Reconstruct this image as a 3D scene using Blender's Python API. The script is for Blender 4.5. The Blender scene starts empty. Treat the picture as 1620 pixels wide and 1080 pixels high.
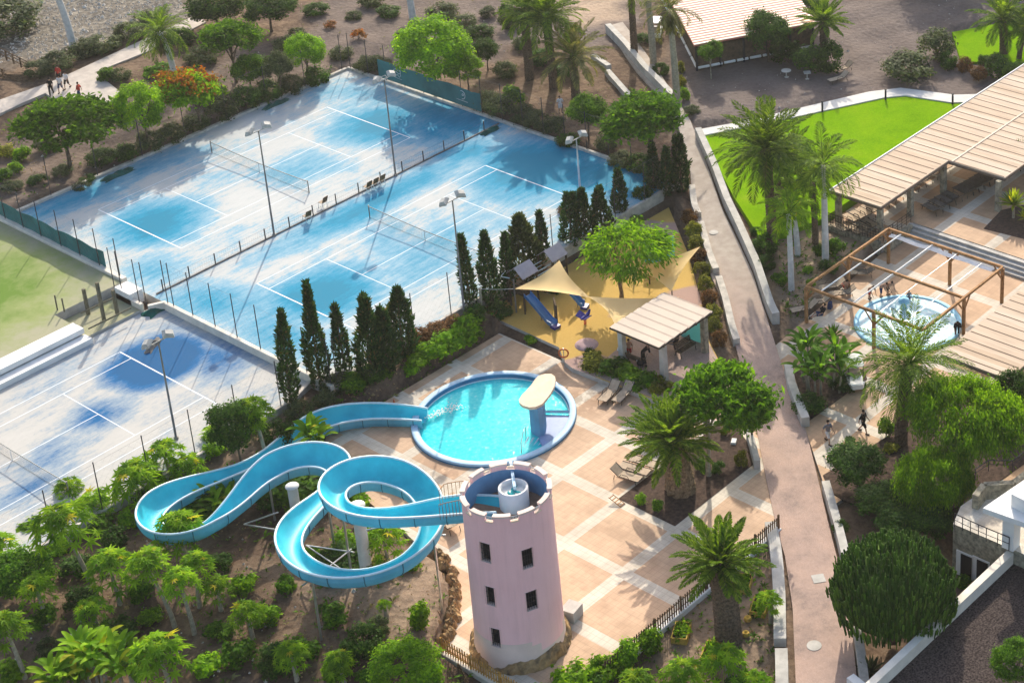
import bpy, bmesh, math, random
import numpy as np
from mathutils import Vector, Matrix
R_ = math.radians
SC = bpy.context.scene
COL = SC.collection
# ---------------------------------------------------------------- camera
CAM = np.array([-70.5815, -104.5897, 69.4891])
rv = np.array([-1.0762, 0.4945, 0.8168]); an = np.linalg.norm(rv); kx, ky, kz = rv/an
K = np.array([[0,-kz,ky],[kz,0,-kx],[-ky,kx,0]])
RC = np.eye(3)+math.sin(an)*K+(1-math.cos(an))*K@K
FOC = 2935.6; PPX = 810+373.57; PPY = 540-405.97
cd = bpy.data.cameras.new('camera'); cam = bpy.data.objects.new('camera', cd); COL.objects.link(cam)
M = Matrix([[RC[0][0],RC[1][0],RC[2][0],CAM[0]],[RC[0][1],RC[1][1],RC[2][1],CAM[1]],[RC[0][2],RC[1][2],RC[2][2],CAM[2]],[0,0,0,1]])
cam.matrix_world = M
cd.sensor_width = 36; cd.lens = FOC/1620*36; cd.shift_x = -373.57/1620; cd.shift_y = -405.97/1620
cd.clip_start = 1; cd.clip_end = 4000
SC.camera = cam
# ---------------------------------------------------------------- light
SUN_AZ, SUN_EL = 39.4, 29.5
w = bpy.data.worlds.new('World'); SC.world = w; w.use_nodes = True
nt = w.node_tree; sky = nt.nodes.new('ShaderNodeTexSky'); sky.sky_type = 'NISHITA'; sky.sun_disc = False; sky.dust_density = 3.0; sky.ozone_density = .6
sky.sun_elevation = R_(SUN_EL); sky.sun_rotation = R_(90-SUN_AZ)
nt.links.new(sky.outputs[0], nt.nodes['Background'].inputs[0]); nt.nodes['Background'].inputs[1].default_value = 0.15
sl = bpy.data.lights.new('sun', 'SUN'); so = bpy.data.objects.new('sun', sl); COL.objects.link(so)
sl.energy = 3.1; sl.angle = R_(0.5); sl.color = (1.0, 0.91, 0.77)
sd = Vector((math.cos(R_(SUN_AZ))*math.cos(R_(SUN_EL)), math.sin(R_(SUN_AZ))*math.cos(R_(SUN_EL)), math.sin(R_(SUN_EL))))
so.rotation_euler = sd.to_track_quat('Z', 'Y').to_euler(); so.location = (60, 50, 80)
SC.view_settings.view_transform = 'Standard'; SC.view_settings.look = 'None'
SC.view_settings.exposure = 0.97; SC.view_settings.gamma = 1
SC.render.engine = 'CYCLES'
try:
    SC.cycles.max_bounces = 6; SC.cycles.transparent_max_bounces = 8; SC.cycles.diffuse_bounces = 3
except Exception: pass
random.seed(7); rng = np.random.default_rng(7)
# ---------------------------------------------------------------- ground lookup
def P(x, y, z=0.0):
    d = RC.T@np.array([(x-PPX)/FOC, -(y-PPY)/FOC, -1.0]); t = (z-CAM[2])/d[2]; return CAM+t*d
def proj(X):
    Y = RC@(np.array(X, float)-CAM); return PPX+FOC*Y[0]/-Y[2], PPY-FOC*Y[1]/-Y[2]
def PXM(X):      # pixels per metre at a point
    Y = RC@(np.array(X, float)-CAM); return FOC/-Y[2]
def HT(p, ytop):
    lo, hi = 0.0, 40.0
    for _ in range(40):
        m = (lo+hi)/2
        if proj((p[0], p[1], p[2]+m))[1] > ytop: lo = m
        else: hi = m
    return lo
CP = np.array([(40,72,.3),(0,62,.2),(20,45,.3),(-10,40,.2),(-20,35,.1),(5,32,.15),(60,32,.6),(45,12,.5),(35,-3,.2),(41,-9,.2),(80,-8,.6),(80,20,.6),
 (33,-13,-.3),(28,-16,-.5),(18,-16,-.45),(10,-16,-.45),(4,-16,-.5),(-2,-16.3,-.6),(-6,-16,-.8),(-12,-15.5,-.9),(-20,-15.5,-1.0),(-30,-15.5,-1.2),(-40,-15,-1.4),
 (-14,-20,-1.5),(-20,-20,-1.9),(-16,-26,-1.35),(-19,-33,-.75),(-19.5,-37,-.9),(-24,-31,-1.5),(-30,-25,-2.3),(-40,-25,-2.6),(-27,-38,-2.4),(-22,-46,-2.2),(-12,-53,-1.8),
 (-6,-52,-1.7),(0,-50,-1.6),(10,-52,-1.6),(20,-58,-1.7),(5,-58,-2.2),(0,-60,-2.6),(35,-52,-1.5),(50,-45,-.9),(60,-35,-.6),(50,-22,-.35),(60,-22,-.25),(46,-12,0.0),
 (30,-24,-.6),(26,-30,-1.0),(22,-33,-1.35),(18,-38,-1.45),(30,35,.25),(33,10,.2),(100,60,1),(-60,60,0),(-60,-60,-3),(60,-90,-1),(120,-50,0)], float)
def hz(x, y):
    x = np.asarray(x, float); y = np.asarray(y, float)
    d2 = (x[..., None]-CP[:, 0])**2+(y[..., None]-CP[:, 1])**2+1.5
    ww = d2**-1.7
    return (ww*CP[:, 2]).sum(-1)/ww.sum(-1)
def G(px, py):
    z = -1.0
    for _ in range(8):
        p = P(px, py, z); z = float(hz(p[0], p[1]))
    return np.array([p[0], p[1], z])
ZD = -1.5
# ---------------------------------------------------------------- materials
MATS = {}
def nodes(name):
    m = bpy.data.materials.new(name); m.use_nodes = True; MATS[name] = m
    t = m.node_tree; return m, t, t.nodes['Principled BSDF']
def N(t, typ, **kw):
    n = t.nodes.new(typ)
    for k, v in kw.items():
        if k.startswith('i_'): n.inputs[k[2:]].default_value = v
        elif k.startswith('n'): n.inputs[int(k[1:])].default_value = v
        else: setattr(n, k, v)
    return n
def ramp(t, fac, stops):
    r = t.nodes.new('ShaderNodeValToRGB'); e = r.color_ramp.elements
    while len(e) < len(stops): e.new(0.5)
    for k, (p, c) in enumerate(stops):
        e[k].position = p; e[k].color = (c[0], c[1], c[2], 1)
    t.links.new(fac, r.inputs[0]); return r.outputs[0]
def mixc(t, fac, a, b, blend='MIX'):
    m = t.nodes.new('ShaderNodeMix'); m.data_type = 'RGBA'; m.blend_type = blend
    for v, i in ((fac, 0), (a, 6), (b, 7)):
        if hasattr(v, 'links') or hasattr(v, 'is_linked'): t.links.new(v, m.inputs[i])
        elif i == 0: m.inputs[0].default_value = v
        else: m.inputs[i].default_value = (*v, 1)
    return m.outputs[2]
def pos(t, obj=False):
    if obj: return t.nodes.new('ShaderNodeTexCoord').outputs['Object']
    return t.nodes.new('ShaderNodeNewGeometry').outputs['Position']
def noise(t, vec, scale, detail=4, rough=.6):
    n = N(t, 'ShaderNodeTexNoise', i_Scale=scale, i_Detail=detail, i_Roughness=rough); t.links.new(vec, n.inputs['Vector']); return n.outputs[0]
def math_(t, op, a, b=None, clamp=False):
    m = t.nodes.new('ShaderNodeMath'); m.operation = op; m.use_clamp = clamp
    for v, i in ((a, 0), (b, 1)):
        if v is None: continue
        if isinstance(v, (int, float)): m.inputs[i].default_value = v
        else: t.links.new(v, m.inputs[i])
    return m.outputs[0]
def bump(t, b, h, strength=.3, dist=.05):
    n = N(t, 'ShaderNodeBump', i_Strength=strength, i_Distance=dist); t.links.new(h, n.inputs['Height']); t.links.new(n.outputs[0], b.inputs['Normal'])
def mat(name, c, rough=.7, var=.15, scale=3, metal=0, bmp=.15, c2=None, spec=.3, obj=False):
    m, t, b = nodes(name)
    b.inputs['Roughness'].default_value = rough; b.inputs['Metallic'].default_value = metal; b.inputs['Specular IOR Level'].default_value = spec
    v = pos(t, obj); n = noise(t, v, scale, 6)
    lo = c2 if c2 else tuple(x*(1-var*1.6) for x in c); hi = tuple(min(1, x*(1+var)) for x in c)
    t.links.new(ramp(t, n, [(.32, lo), (.68, hi)]), b.inputs['Base Color'])
    if bmp:
        n2 = noise(t, v, scale*6, 3); bump(t, b, n2, bmp, .03)
    return m
def leafmat(name, dark, light, trans=.4, hue=None):
    m, t, b = nodes(name); b.inputs['Roughness'].default_value = .7; b.inputs['Specular IOR Level'].default_value = .08
    g = t.nodes.new('ShaderNodeNewGeometry'); o = t.nodes.new('ShaderNodeObjectInfo')
    c = ramp(t, g.outputs['Random Per Island'], [(0, dark), (.55, tuple((a+b_)/2 for a, b_ in zip(dark, light))), (.93, light)] + ([(1, hue)] if hue else []))
    n = noise(t, pos(t, True), .9, 2)
    c = mixc(t, 1.0, c, ramp(t, n, [(.35, (.72, .76, .78)), (.65, (1.25, 1.2, .95))]), 'MULTIPLY')
    hs = t.nodes.new('ShaderNodeHueSaturation'); t.links.new(c, hs.inputs['Color'])
    t.links.new(math_(t, 'ADD', math_(t, 'MULTIPLY', o.outputs['Random'], .4), .82), hs.inputs['Value'])
    t.links.new(hs.outputs[0], b.inputs['Base Color'])
    tr = t.nodes.new('ShaderNodeBsdfTranslucent')
    t.links.new(mixc(t, 1.0, hs.outputs[0], (1.6, 1.5, .55), 'MULTIPLY'), tr.inputs['Color'])
    mx = t.nodes.new('ShaderNodeMixShader'); mx.inputs[0].default_value = trans
    t.links.new(b.outputs[0], mx.inputs[1]); t.links.new(tr.outputs[0], mx.inputs[2])
    t.links.new(mx.outputs[0], t.nodes['Material Output'].inputs[0]); return m
# ---------------------------------------------------------------- mesh builder
class MB:
    def __init__(s): s.v = []; s.f = []; s.m = []; s.sm = []
    def add(s, vs, fs, mi=0, smooth=False):
        k = len(s.v); s.v += [tuple(map(float, a)) for a in vs]; s.f += [tuple(i+k for i in f) for f in fs]; s.m += [mi]*len(fs); s.sm += [smooth]*len(fs)
    def box(s, c, d, rz=0, mi=0, taper=1.0):
        hx, hy, h = d[0]/2, d[1]/2, d[2]; cs, sn = math.cos(rz), math.sin(rz); vs = []
        for z, k in ((0, 1), (h, taper)):
            for x, y in ((-hx,-hy),(hx,-hy),(hx,hy),(-hx,hy)): vs.append((c[0]+(x*cs-y*sn)*k, c[1]+(x*sn+y*cs)*k, c[2]+z))
        s.add(vs, [(0,3,2,1),(4,5,6,7),(0,1,5,4),(1,2,6,5),(2,3,7,6),(3,0,4,7)], mi)
    def prism(s, poly, z0, z1, mi=0, mt=None):
        n = len(poly); a = sum(poly[i][0]*poly[(i+1)%n][1]-poly[(i+1)%n][0]*poly[i][1] for i in range(n))
        if a < 0: poly = poly[::-1]
        z0s = z0 if hasattr(z0, '__len__') else [z0]*n; z1s = z1 if hasattr(z1, '__len__') else [z1]*n
        vs = [(p[0], p[1], z0s[i]) for i, p in enumerate(poly)]+[(p[0], p[1], z1s[i]) for i, p in enumerate(poly)]
        s.add(vs, [tuple(range(n, 2*n))], mi if mt is None else mt)
        s.add(vs, [tuple(range(n))[::-1]]+[(i,(i+1)%n,(i+1)%n+n,i+n) for i in range(n)], mi)
    def tube(s, pts, rad, n=8, mi=0, smooth=True, cap=True):
        pts = [Vector(map(float, p)) for p in pts]; L = len(pts)
        if not hasattr(rad, '__len__'): rad = [rad]*L
        vs = []; up = None
        for i, p in enumerate(pts):
            t = (pts[min(i+1, L-1)]-pts[max(i-1, 0)]); t = t.normalized() if t.length > 1e-9 else Vector((0,0,1))
            if up is None: up = Vector((0,0,1)) if abs(t.z) < .9 else Vector((1,0,0))
            a = t.cross(up)
            if a.length < 1e-6: up = Vector((0,1,0)); a = t.cross(up)
            a.normalize(); b = a.cross(t).normalized(); up = b
            for k in range(n):
                an = 2*math.pi*k/n; q = p+(a*math.cos(an)+b*math.sin(an))*rad[i]; vs.append(q)
        fs = [(i*n+k, i*n+(k+1)%n, (i+1)*n+(k+1)%n, (i+1)*n+k) for i in range(L-1) for k in range(n)]
        s.add(vs, fs, mi, smooth)
        if cap: s.add(vs[:n], [tuple(range(n))], mi); s.add(vs[-n:], [tuple(range(n))[::-1]], mi)
    def bar(s, a, b, r, n=6, mi=0): s.tube([a, b], r, n, mi, smooth=n > 4)
    def lathe(s, prof, c=(0,0,0), n=32, mi=0, smooth=True, sx=1, sy=1):
        vs = [(c[0]+r*sx*math.cos(2*math.pi*k/n), c[1]+r*sy*math.sin(2*math.pi*k/n), c[2]+z) for r, z in prof for k in range(n)]
        s.add(vs, [(i*n+k, i*n+(k+1)%n, (i+1)*n+(k+1)%n, (i+1)*n+k) for i in range(len(prof)-1) for k in range(n)], mi, smooth)
    def arr(s, V, Q, smooth=False):     # numpy verts (n,3), faces (m,k)
        k = len(s.v); s.v += V.tolist(); s.f += (Q+k).tolist(); s.m += [0]*len(Q); s.sm += [smooth]*len(Q)
    def mesh(s, name, mats):
        me = bpy.data.meshes.new(name); me.from_pydata(s.v, [], s.f); mats = mats if isinstance(mats, (list, tuple)) else [mats]
        for x in mats: me.materials.append(MATS[x] if isinstance(x, str) else x)
        if len(mats) > 1: me.polygons.foreach_set('material_index', s.m)
        me.polygons.foreach_set('use_smooth', s.sm); me.update(); return me
    def build(s, name, mats, parent=None, loc=None):
        o = bpy.data.objects.new(name, s.mesh(name, mats)); COL.objects.link(o)
        if loc is not None: o.location = [float(q) for q in loc]
        if parent: o.parent = parent
        return o
def tag(o, label=None, cat=None, group=None, kind=None):
    if label: o['label'] = label
    if cat: o['category'] = cat
    if group: o['group'] = group
    if kind: o['kind'] = kind
    return o
def thing(name, loc, label, cat, group=None, rz=0, sc=None):
    o = bpy.data.objects.new(name, None); o.empty_display_size = .3; COL.objects.link(o); o.location = [float(q) for q in loc]; o.rotation_euler = (0, 0, rz)
    if sc: o.scale = sc
    return tag(o, label, cat, group)
def part(name, me, parent, loc=(0,0,0), rot=(0,0,0), sc=(1,1,1)):
    o = bpy.data.objects.new(name, me); COL.objects.link(o); o.parent = parent; o.location = loc; o.rotation_euler = rot; o.scale = sc; return o
def kids(root): return [o for o in bpy.data.objects if o.parent == root]
def dup(root, loc, rz=0, label=None, group=None, sc=None):
    r = root.copy(); COL.objects.link(r); r.location = [float(q) for q in loc]; r.rotation_euler = (0, 0, rz)
    if label: r['label'] = label
    if group: r['group'] = group
    if sc: r.scale = sc
    for ch in root.children:
        c = ch.copy(); COL.objects.link(c); c.parent = r
        for g in ch.children:
            d = g.copy(); COL.objects.link(d); d.parent = c
    return r
def struct(name, mb, mats): return tag(mb.build(name, mats), kind='structure')
mat('white_paint', (.75,.75,.72), .5, .05, 2, bmp=.05); mat('line_paint', (.66,.70,.72), .8, .06, 3, bmp=0)
mat('kerb', (.50,.46,.40), .85, .2, 1.5); mat('concrete', (.46,.44,.40), .85, .15, 1.2); mat('concrete_dark', (.20,.185,.165), .9, .25, 1.5)
mat('cream_wall', (.70,.64,.54), .8, .1, 1); mat('white_wall', (.74,.73,.70), .8, .06, .8)
mat('post_metal', (.05,.05,.055), .5, .2, 5, metal=.3); mat('wire', (.25,.25,.25), .6, .1, 5, bmp=0); mat('net_cord', (.10,.10,.11), .8, .1, 5, bmp=0)
mat('pole_metal', (.22,.21,.19), .5, .15, 2, metal=.4); mat('steel', (.55,.56,.57), .35, .1, 3, metal=.8); mat('lamp_metal', (.42,.41,.37), .5, .15, 3); mat('lamp_glass', (.3,.32,.34), .15, .1, 3, bmp=0)
mat('canvas_teal', (.045,.17,.17), .8, .2, .5); mat('canvas_mark', (.50,.56,.55), .8, .05, 3, bmp=0); mat('green_tarp', (.01,.09,.07), .6, .3, 1.5)
mat('timber', (.36,.195,.085), .7, .25, 2.5, c2=(.22,.11,.045)); mat('timber_dark', (.10,.07,.045), .8, .3, 3); mat('timber_fence', (.15,.095,.055), .85, .35, 3); mat('timber_gold', (.50,.28,.08), .8, .3, 3)
mat('olive_post', (.16,.145,.10), .85, .25, 3); mat('brown_seat', (.16,.10,.055), .8, .2, 4)
mat('sling', (.42,.33,.24), .85, .12, 4); mat('sling_dark', (.10,.09,.08), .8, .15, 4); mat('frame_dark', (.10,.08,.06), .5, .2, 4)
mat('column_white', (.58,.58,.55), .7, .12, .8); mat('slide_blue', (.04,.56,.67), .5, .18, .8, spec=.28, bmp=.03, c2=(.02,.45,.60)); mat('slide_side', (.20,.52,.64), .45, .2, .9, spec=.4, bmp=.04, c2=(.13,.42,.55)); mat('slide_rim', (.60,.76,.80), .4, .08, 3, spec=.5, bmp=0)
mat('slide_joint', (.05,.20,.27), .6, .1, 3, bmp=0)
mat('pink_pale', (.74,.58,.50), .9, .08, .5)
mat('rock', (.34,.22,.10), .95, .4, 2.2, bmp=.8, c2=(.10,.075,.05)); mat('stone_wall', (.30,.27,.20), .95, .4, 3, bmp=.7, c2=(.13,.12,.09))
mat('blue_inner', (.15,.30,.47), .8, .1, .7); mat('floor_brown', (.30,.20,.14), .85, .15, 2); mat('dark_void', (.012,.012,.015), .6, .1, 2, bmp=0)
mat('teal_paint', (.02,.30,.33), .6, .1, 3, bmp=0); mat('cream_paint', (.70,.56,.41), .8, .06, 2); mat('pool_rim', (.36,.54,.68), .6, .1, 2, bmp=.05); mat('pool_blue', (.05,.20,.36), .5, .15, 1.2, bmp=.05)
mat('pool_floor', (.03,.58,.64), .6, .12, .7, bmp=0, c2=(.02,.50,.60)); mat('pool_wade', (.20,.28,.48), .4, .15, .8, bmp=.05)
mat('baby_floor', (.72,.84,.86), .6, .1, 1, bmp=0); mat('baby_blue', (.28,.54,.68), .5, .1, 1, bmp=0)
mat('sail', (.90,.68,.34), .8, .08, .5, bmp=.05); mat('roof_metal', (.54,.44,.345), .6, .05, .4, bmp=.03); mat('roof_plank', (.54,.435,.335), .75, .08, .5, bmp=.05, c2=(.45,.36,.275)); mat('roof_gap', (.16,.11,.075), .8, .1, 2)
mat('roof_red', (.62,.22,.16), .8, .15, 1.5); mat('roof_rib', (.85,.72,.60), .8, .1, 2); mat('mound_purple', (.38,.27,.27), .9, .08, 1, bmp=.05); mat('grey_roof', (.36,.33,.35), .8, .08, 2)
mat('play_blue', (.04,.17,.40), .35, .1, 1, spec=.5, bmp=0); mat('play_navy', (.03,.03,.22), .4, .1, 1, bmp=0); mat('play_turq', (.20,.50,.50), .5, .1, 1, bmp=0)
mat('black_cloth', (.02,.02,.022), .9, .2, 6); mat('skin', (.42,.25,.17), .6, .08, 8, bmp=0); mat('hair_dark', (.03,.02,.015), .6, .2, 8); mat('red_cloth', (.45,.04,.03), .9, .1, 6); mat('grey_cloth', (.18,.18,.20), .9, .1, 6); mat('white_cloth', (.65,.63,.62), .9, .05, 6); mat('navy_cloth', (.03,.05,.12), .9, .1, 6)
mat('bark', (.13,.095,.065), .95, .35, 5, bmp=.6); mat('bark_pale', (.34,.30,.22), .9, .2, 5, bmp=.3); mat('bark_white', (.56,.55,.52), .85, .12, 3, bmp=.2); mat('bark_palm', (.15,.105,.07), .95, .4, 7, bmp=.9, c2=(.06,.045,.03)); mat('bark_pine', (.24,.17,.10), .95, .4, 6, bmp=.8, c2=(.09,.06,.035))
mat('gravel_black', (.070,.054,.049), .95, .6, 9, bmp=.8); mat('bed_soil', (.070,.047,.036), .95, .5, 4, bmp=.6, c2=(.028,.019,.016)); mat('plaza', (.46,.41,.36), .9, .12, 1.2); mat('bright_path', (.60,.58,.54), .9, .08, 1)
mat('planter_yellow', (.45,.30,.06), .8, .2, 4); mat('terracotta', (.52,.30,.17), .8, .1, 3); mat('orange_ring', (.60,.14,.05), .6, .1, 3, bmp=0); mat('iron', (.035,.035,.04), .5, .2, 5)
leafmat('leaf_mid', (.030,.090,.008), (.12,.26,.014), .5); leafmat('leaf_bright', (.07,.18,.008), (.24,.42,.014), .5); leafmat('leaf_dark', (.016,.052,.010), (.060,.14,.016), .4)
leafmat('leaf_grey', (.030,.048,.022), (.10,.135,.055), .3); leafmat('leaf_cypress', (.012,.038,.014), (.042,.10,.025), .25, hue=(.14,.10,.04)); leafmat('leaf_yellow', (.10,.16,.010), (.30,.38,.02), .5, hue=(.5,.38,.03))
leafmat('leaf_papaya', (.08,.19,.010), (.27,.44,.02), .5, hue=(.45,.38,.03)); leafmat('leaf_palm', (.045,.105,.012), (.18,.28,.03), .45); leafmat('leaf_palm_dry', (.10,.11,.04), (.26,.25,.11), .35)
leafmat('leaf_pepper', (.06,.16,.010), (.18,.34,.015), .5); leafmat('leaf_flame', (.12,.055,.012), (.36,.14,.018), .4, hue=(.5,.06,.02)); leafmat('leaf_red', (.07,.04,.02), (.22,.10,.03), .3); leafmat('leaf_cactus', (.018,.052,.007), (.095,.175,.022), .1)
leafmat('leaf_hedge', (.07,.085,.010), (.26,.27,.03), .4)
m, t, b = nodes('pink_wall'); v = pos(t); mp = N(t, 'ShaderNodeMapping'); mp.inputs['Scale'].default_value = (2.2, 2.2, .16); t.links.new(v, mp.inputs['Vector'])
a = mixc(t, .35, ramp(t, noise(t, v, .45, 6), [(.3, (.84,.50,.48)), (.7, (.93,.58,.56))]), ramp(t, noise(t, mp.outputs[0], 1.0, 6, .7), [(.30, (.66,.42,.40)), (.48, (.88,.56,.54)), (.7, (.93,.62,.60))])); t.links.new(a, b.inputs['Base Color']); b.inputs['Roughness'].default_value = .9; bump(t, b, noise(t, v, 9, 4), .15, .02)
m, t, b = nodes('roof_plank'); v = pos(t); sp = t.nodes.new('ShaderNodeSeparateXYZ'); t.links.new(v, sp.inputs[0]); wn = N(t, 'ShaderNodeTexWhiteNoise'); wn.noise_dimensions = '1D'; t.links.new(math_(t, 'FLOOR', math_(t, 'MULTIPLY', sp.outputs[0], .98)), wn.inputs['W'])
mp = N(t, 'ShaderNodeMapping'); mp.inputs['Scale'].default_value = (6, .5, 1); t.links.new(v, mp.inputs['Vector'])
a = mixc(t, 1.0, ramp(t, wn.outputs['Value'], [(0, (.47,.36,.26)), (.5, (.53,.42,.32)), (1, (.56,.46,.36))]), ramp(t, noise(t, mp.outputs[0], .6, 6, .7), [(.3, (.78,.77,.76)), (.62, (1.04,1.03,1.02))]), 'MULTIPLY'); t.links.new(a, b.inputs['Base Color']); b.inputs['Roughness'].default_value = .8
# position driven surfaces
def blobmask(t, v, blobs):
    acc = None
    for (x, y, rx, ry, s) in blobs:
        m = N(t, 'ShaderNodeVectorMath', operation='SUBTRACT'); t.links.new(v, m.inputs[0]); m.inputs[1].default_value = (x, y, 0)
        k = N(t, 'ShaderNodeVectorMath', operation='MULTIPLY'); t.links.new(m.outputs[0], k.inputs[0]); k.inputs[1].default_value = (1/rx, 1/ry, 0)
        l = N(t, 'ShaderNodeVectorMath', operation='LENGTH'); t.links.new(k.outputs[0], l.inputs[0])
        q = math_(t, 'MULTIPLY', math_(t, 'SUBTRACT', 1.0, l.outputs['Value'], True), s)
        acc = q if acc is None else math_(t, 'MAXIMUM', acc, q)
    return acc
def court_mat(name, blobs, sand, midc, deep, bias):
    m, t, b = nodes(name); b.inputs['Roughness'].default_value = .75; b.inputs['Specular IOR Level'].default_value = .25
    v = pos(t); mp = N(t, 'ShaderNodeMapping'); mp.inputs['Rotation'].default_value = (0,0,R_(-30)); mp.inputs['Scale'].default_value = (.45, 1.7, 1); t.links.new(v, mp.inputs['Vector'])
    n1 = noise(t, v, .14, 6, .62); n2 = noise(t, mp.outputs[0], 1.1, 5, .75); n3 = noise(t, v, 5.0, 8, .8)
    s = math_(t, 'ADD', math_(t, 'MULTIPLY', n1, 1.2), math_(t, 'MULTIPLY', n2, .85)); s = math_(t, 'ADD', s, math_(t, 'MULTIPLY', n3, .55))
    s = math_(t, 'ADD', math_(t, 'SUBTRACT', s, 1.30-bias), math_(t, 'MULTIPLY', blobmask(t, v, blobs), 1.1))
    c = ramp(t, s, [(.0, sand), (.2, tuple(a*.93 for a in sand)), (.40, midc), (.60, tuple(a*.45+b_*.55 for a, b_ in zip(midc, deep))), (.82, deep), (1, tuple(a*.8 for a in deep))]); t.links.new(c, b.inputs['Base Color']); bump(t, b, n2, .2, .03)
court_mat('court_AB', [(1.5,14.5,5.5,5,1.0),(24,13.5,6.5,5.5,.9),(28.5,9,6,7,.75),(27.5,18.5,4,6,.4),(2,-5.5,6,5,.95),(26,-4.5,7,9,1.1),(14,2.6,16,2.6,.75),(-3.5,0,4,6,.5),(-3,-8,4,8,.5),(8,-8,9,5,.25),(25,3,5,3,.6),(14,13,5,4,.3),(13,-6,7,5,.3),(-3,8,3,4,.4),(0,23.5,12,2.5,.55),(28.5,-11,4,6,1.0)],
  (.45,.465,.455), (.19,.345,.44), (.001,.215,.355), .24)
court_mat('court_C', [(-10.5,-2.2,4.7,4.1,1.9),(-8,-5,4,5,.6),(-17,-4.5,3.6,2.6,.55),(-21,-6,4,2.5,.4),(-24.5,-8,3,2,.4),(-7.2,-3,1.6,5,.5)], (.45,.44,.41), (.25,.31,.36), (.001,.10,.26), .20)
m, t, b = nodes('court_green'); v = pos(t); n1 = noise(t, v, .5, 6, .7)
s = math_(t, 'ADD', math_(t, 'MULTIPLY', n1, .9), math_(t, 'MULTIPLY', blobmask(t, v, [(-15,17,10,11,1.0)]), .9))
t.links.new(ramp(t, s, [(.42, (.31,.30,.20)), (.70, (.23,.27,.10)), (1, (.11,.19,.03))]), b.inputs['Base Color']); b.inputs['Roughness'].default_value = .9
def tiles(name, ox, oy, sx, sy, hw, csq, cband, small=.42):
    m, t, b = nodes(name); b.inputs['Roughness'].default_value = .65; b.inputs['Specular IOR Level'].default_value = .3
    v = pos(t); sp = t.nodes.new('ShaderNodeSeparateXYZ'); t.links.new(v, sp.inputs[0])
    def band(o, off, per, h):
        f = math_(t, 'FRACT', math_(t, 'ADD', math_(t, 'DIVIDE', math_(t, 'SUBTRACT', o, off), per), 100.5)); f = math_(t, 'MULTIPLY', math_(t, 'ABSOLUTE', math_(t, 'SUBTRACT', f, .5)), per)
        return math_(t, 'LESS_THAN', f, h)
    bx = math_(t, 'MAXIMUM', band(sp.outputs[0], ox, sx, hw), band(sp.outputs[1], oy, sy, hw))
    gr = math_(t, 'MAXIMUM', band(sp.outputs[0], ox+small/2, small, .018), band(sp.outputs[1], oy+small/2, small, .018))
    n = noise(t, v, .5, 6, .6); n2 = noise(t, v, 2.5, 2)
    a = mixc(t, bx, csq, cband); a = mixc(t, 1.0, a, ramp(t, n, [(.3, (.76,.73,.70)), (.55, (1.0,.99,.98)), (.7, (1.08,1.07,1.06))]), 'MULTIPLY'); 
    if name == 'deck_tiles':
        wet = math_(t, 'MULTIPLY', blobmask(t, v, [(4.5,-29,3,2.5,1.6),(-4.5,-31,2.5,1.6,1.6),(-6.8,-27,1.6,3,1.4),(5.6,-24,1.6,2.6,1.2),(-9,-36,2,3,.8)]), ramp(t, noise(t, v, 1.3, 6, .7), [(.42, (0,0,0)), (.5, (1,1,1))]), True); a = mixc(t, wet, a, mixc(t, 1.0, a, (.70,.66,.64), 'MULTIPLY'))
    a = mixc(t, math_(t, 'MULTIPLY', gr, .32), a, tuple(x*.55 for x in csq))
    wn = N(t, 'ShaderNodeTexVoronoi', i_Scale=1/small, feature='F1', distance='CHEBYCHEV', i_Randomness=0.0); t.links.new(v, wn.inputs['Vector'])
    sc_ = t.nodes.new('ShaderNodeSeparateColor'); t.links.new(wn.outputs['Color'], sc_.inputs[0]); a = mixc(t, 1.0, a, ramp(t, sc_.outputs[0], [(0, (.93,.92,.91)), (1, (1.04,1.03,1.02))]), 'MULTIPLY')
    t.links.new(a, b.inputs['Base Color'])
tiles('deck_tiles', 2.62, -33.4, 4.98, 4.8, .43, (.52,.36,.24), (.58,.53,.44))
tiles('terrace_tiles', 31.5, -36.2, 4.6, 4.6, .45, (.47,.315,.20), (.52,.475,.40))
tiles('villa_tiles', 3, -61, 2.4, 2.4, .4, (.55,.50,.42), (.60,.57,.5), .4)
m, t, b = nodes('brick_path'); v = pos(t); mp = N(t, 'ShaderNodeMapping'); mp.inputs['Rotation'].default_value = (0,0,R_(-55)); t.links.new(v, mp.inputs['Vector'])
br = N(t, 'ShaderNodeTexBrick', i_Scale=4.2, offset=.5); br.inputs['Mortar Size'].default_value = .018; br.inputs['Color1'].default_value = (.46,.335,.275,1); br.inputs['Color2'].default_value = (.40,.285,.23,1); br.inputs['Mortar'].default_value = (.20,.135,.11,1); t.links.new(mp.outputs[0], br.inputs['Vector'])
a = mixc(t, 1.0, br.outputs[0], ramp(t, noise(t, v, .45, 8, .72), [(.3, (.62,.66,.70)), (.48, (.96,.97,.98)), (.72, (1.2,1.17,1.13))]), 'MULTIPLY')
sp = t.nodes.new('ShaderNodeSeparateXYZ'); t.links.new(v, sp.inputs[0])
fx = math_(t, 'MULTIPLY', math_(t, 'SUBTRACT', sp.outputs[0], 17.0), .12, True)
a = mixc(t, fx, a, ramp(t, noise(t, v, 1.2, 5), [(.35, (.33,.28,.235)), (.65, (.42,.365,.31))]))
t.links.new(a, b.inputs['Base Color']); b.inputs['Roughness'].default_value = .85
m, t, b = nodes('grass'); v = pos(t); n = noise(t, v, .35, 7, .7); n2 = noise(t, v, 7, 3, .7)
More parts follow.
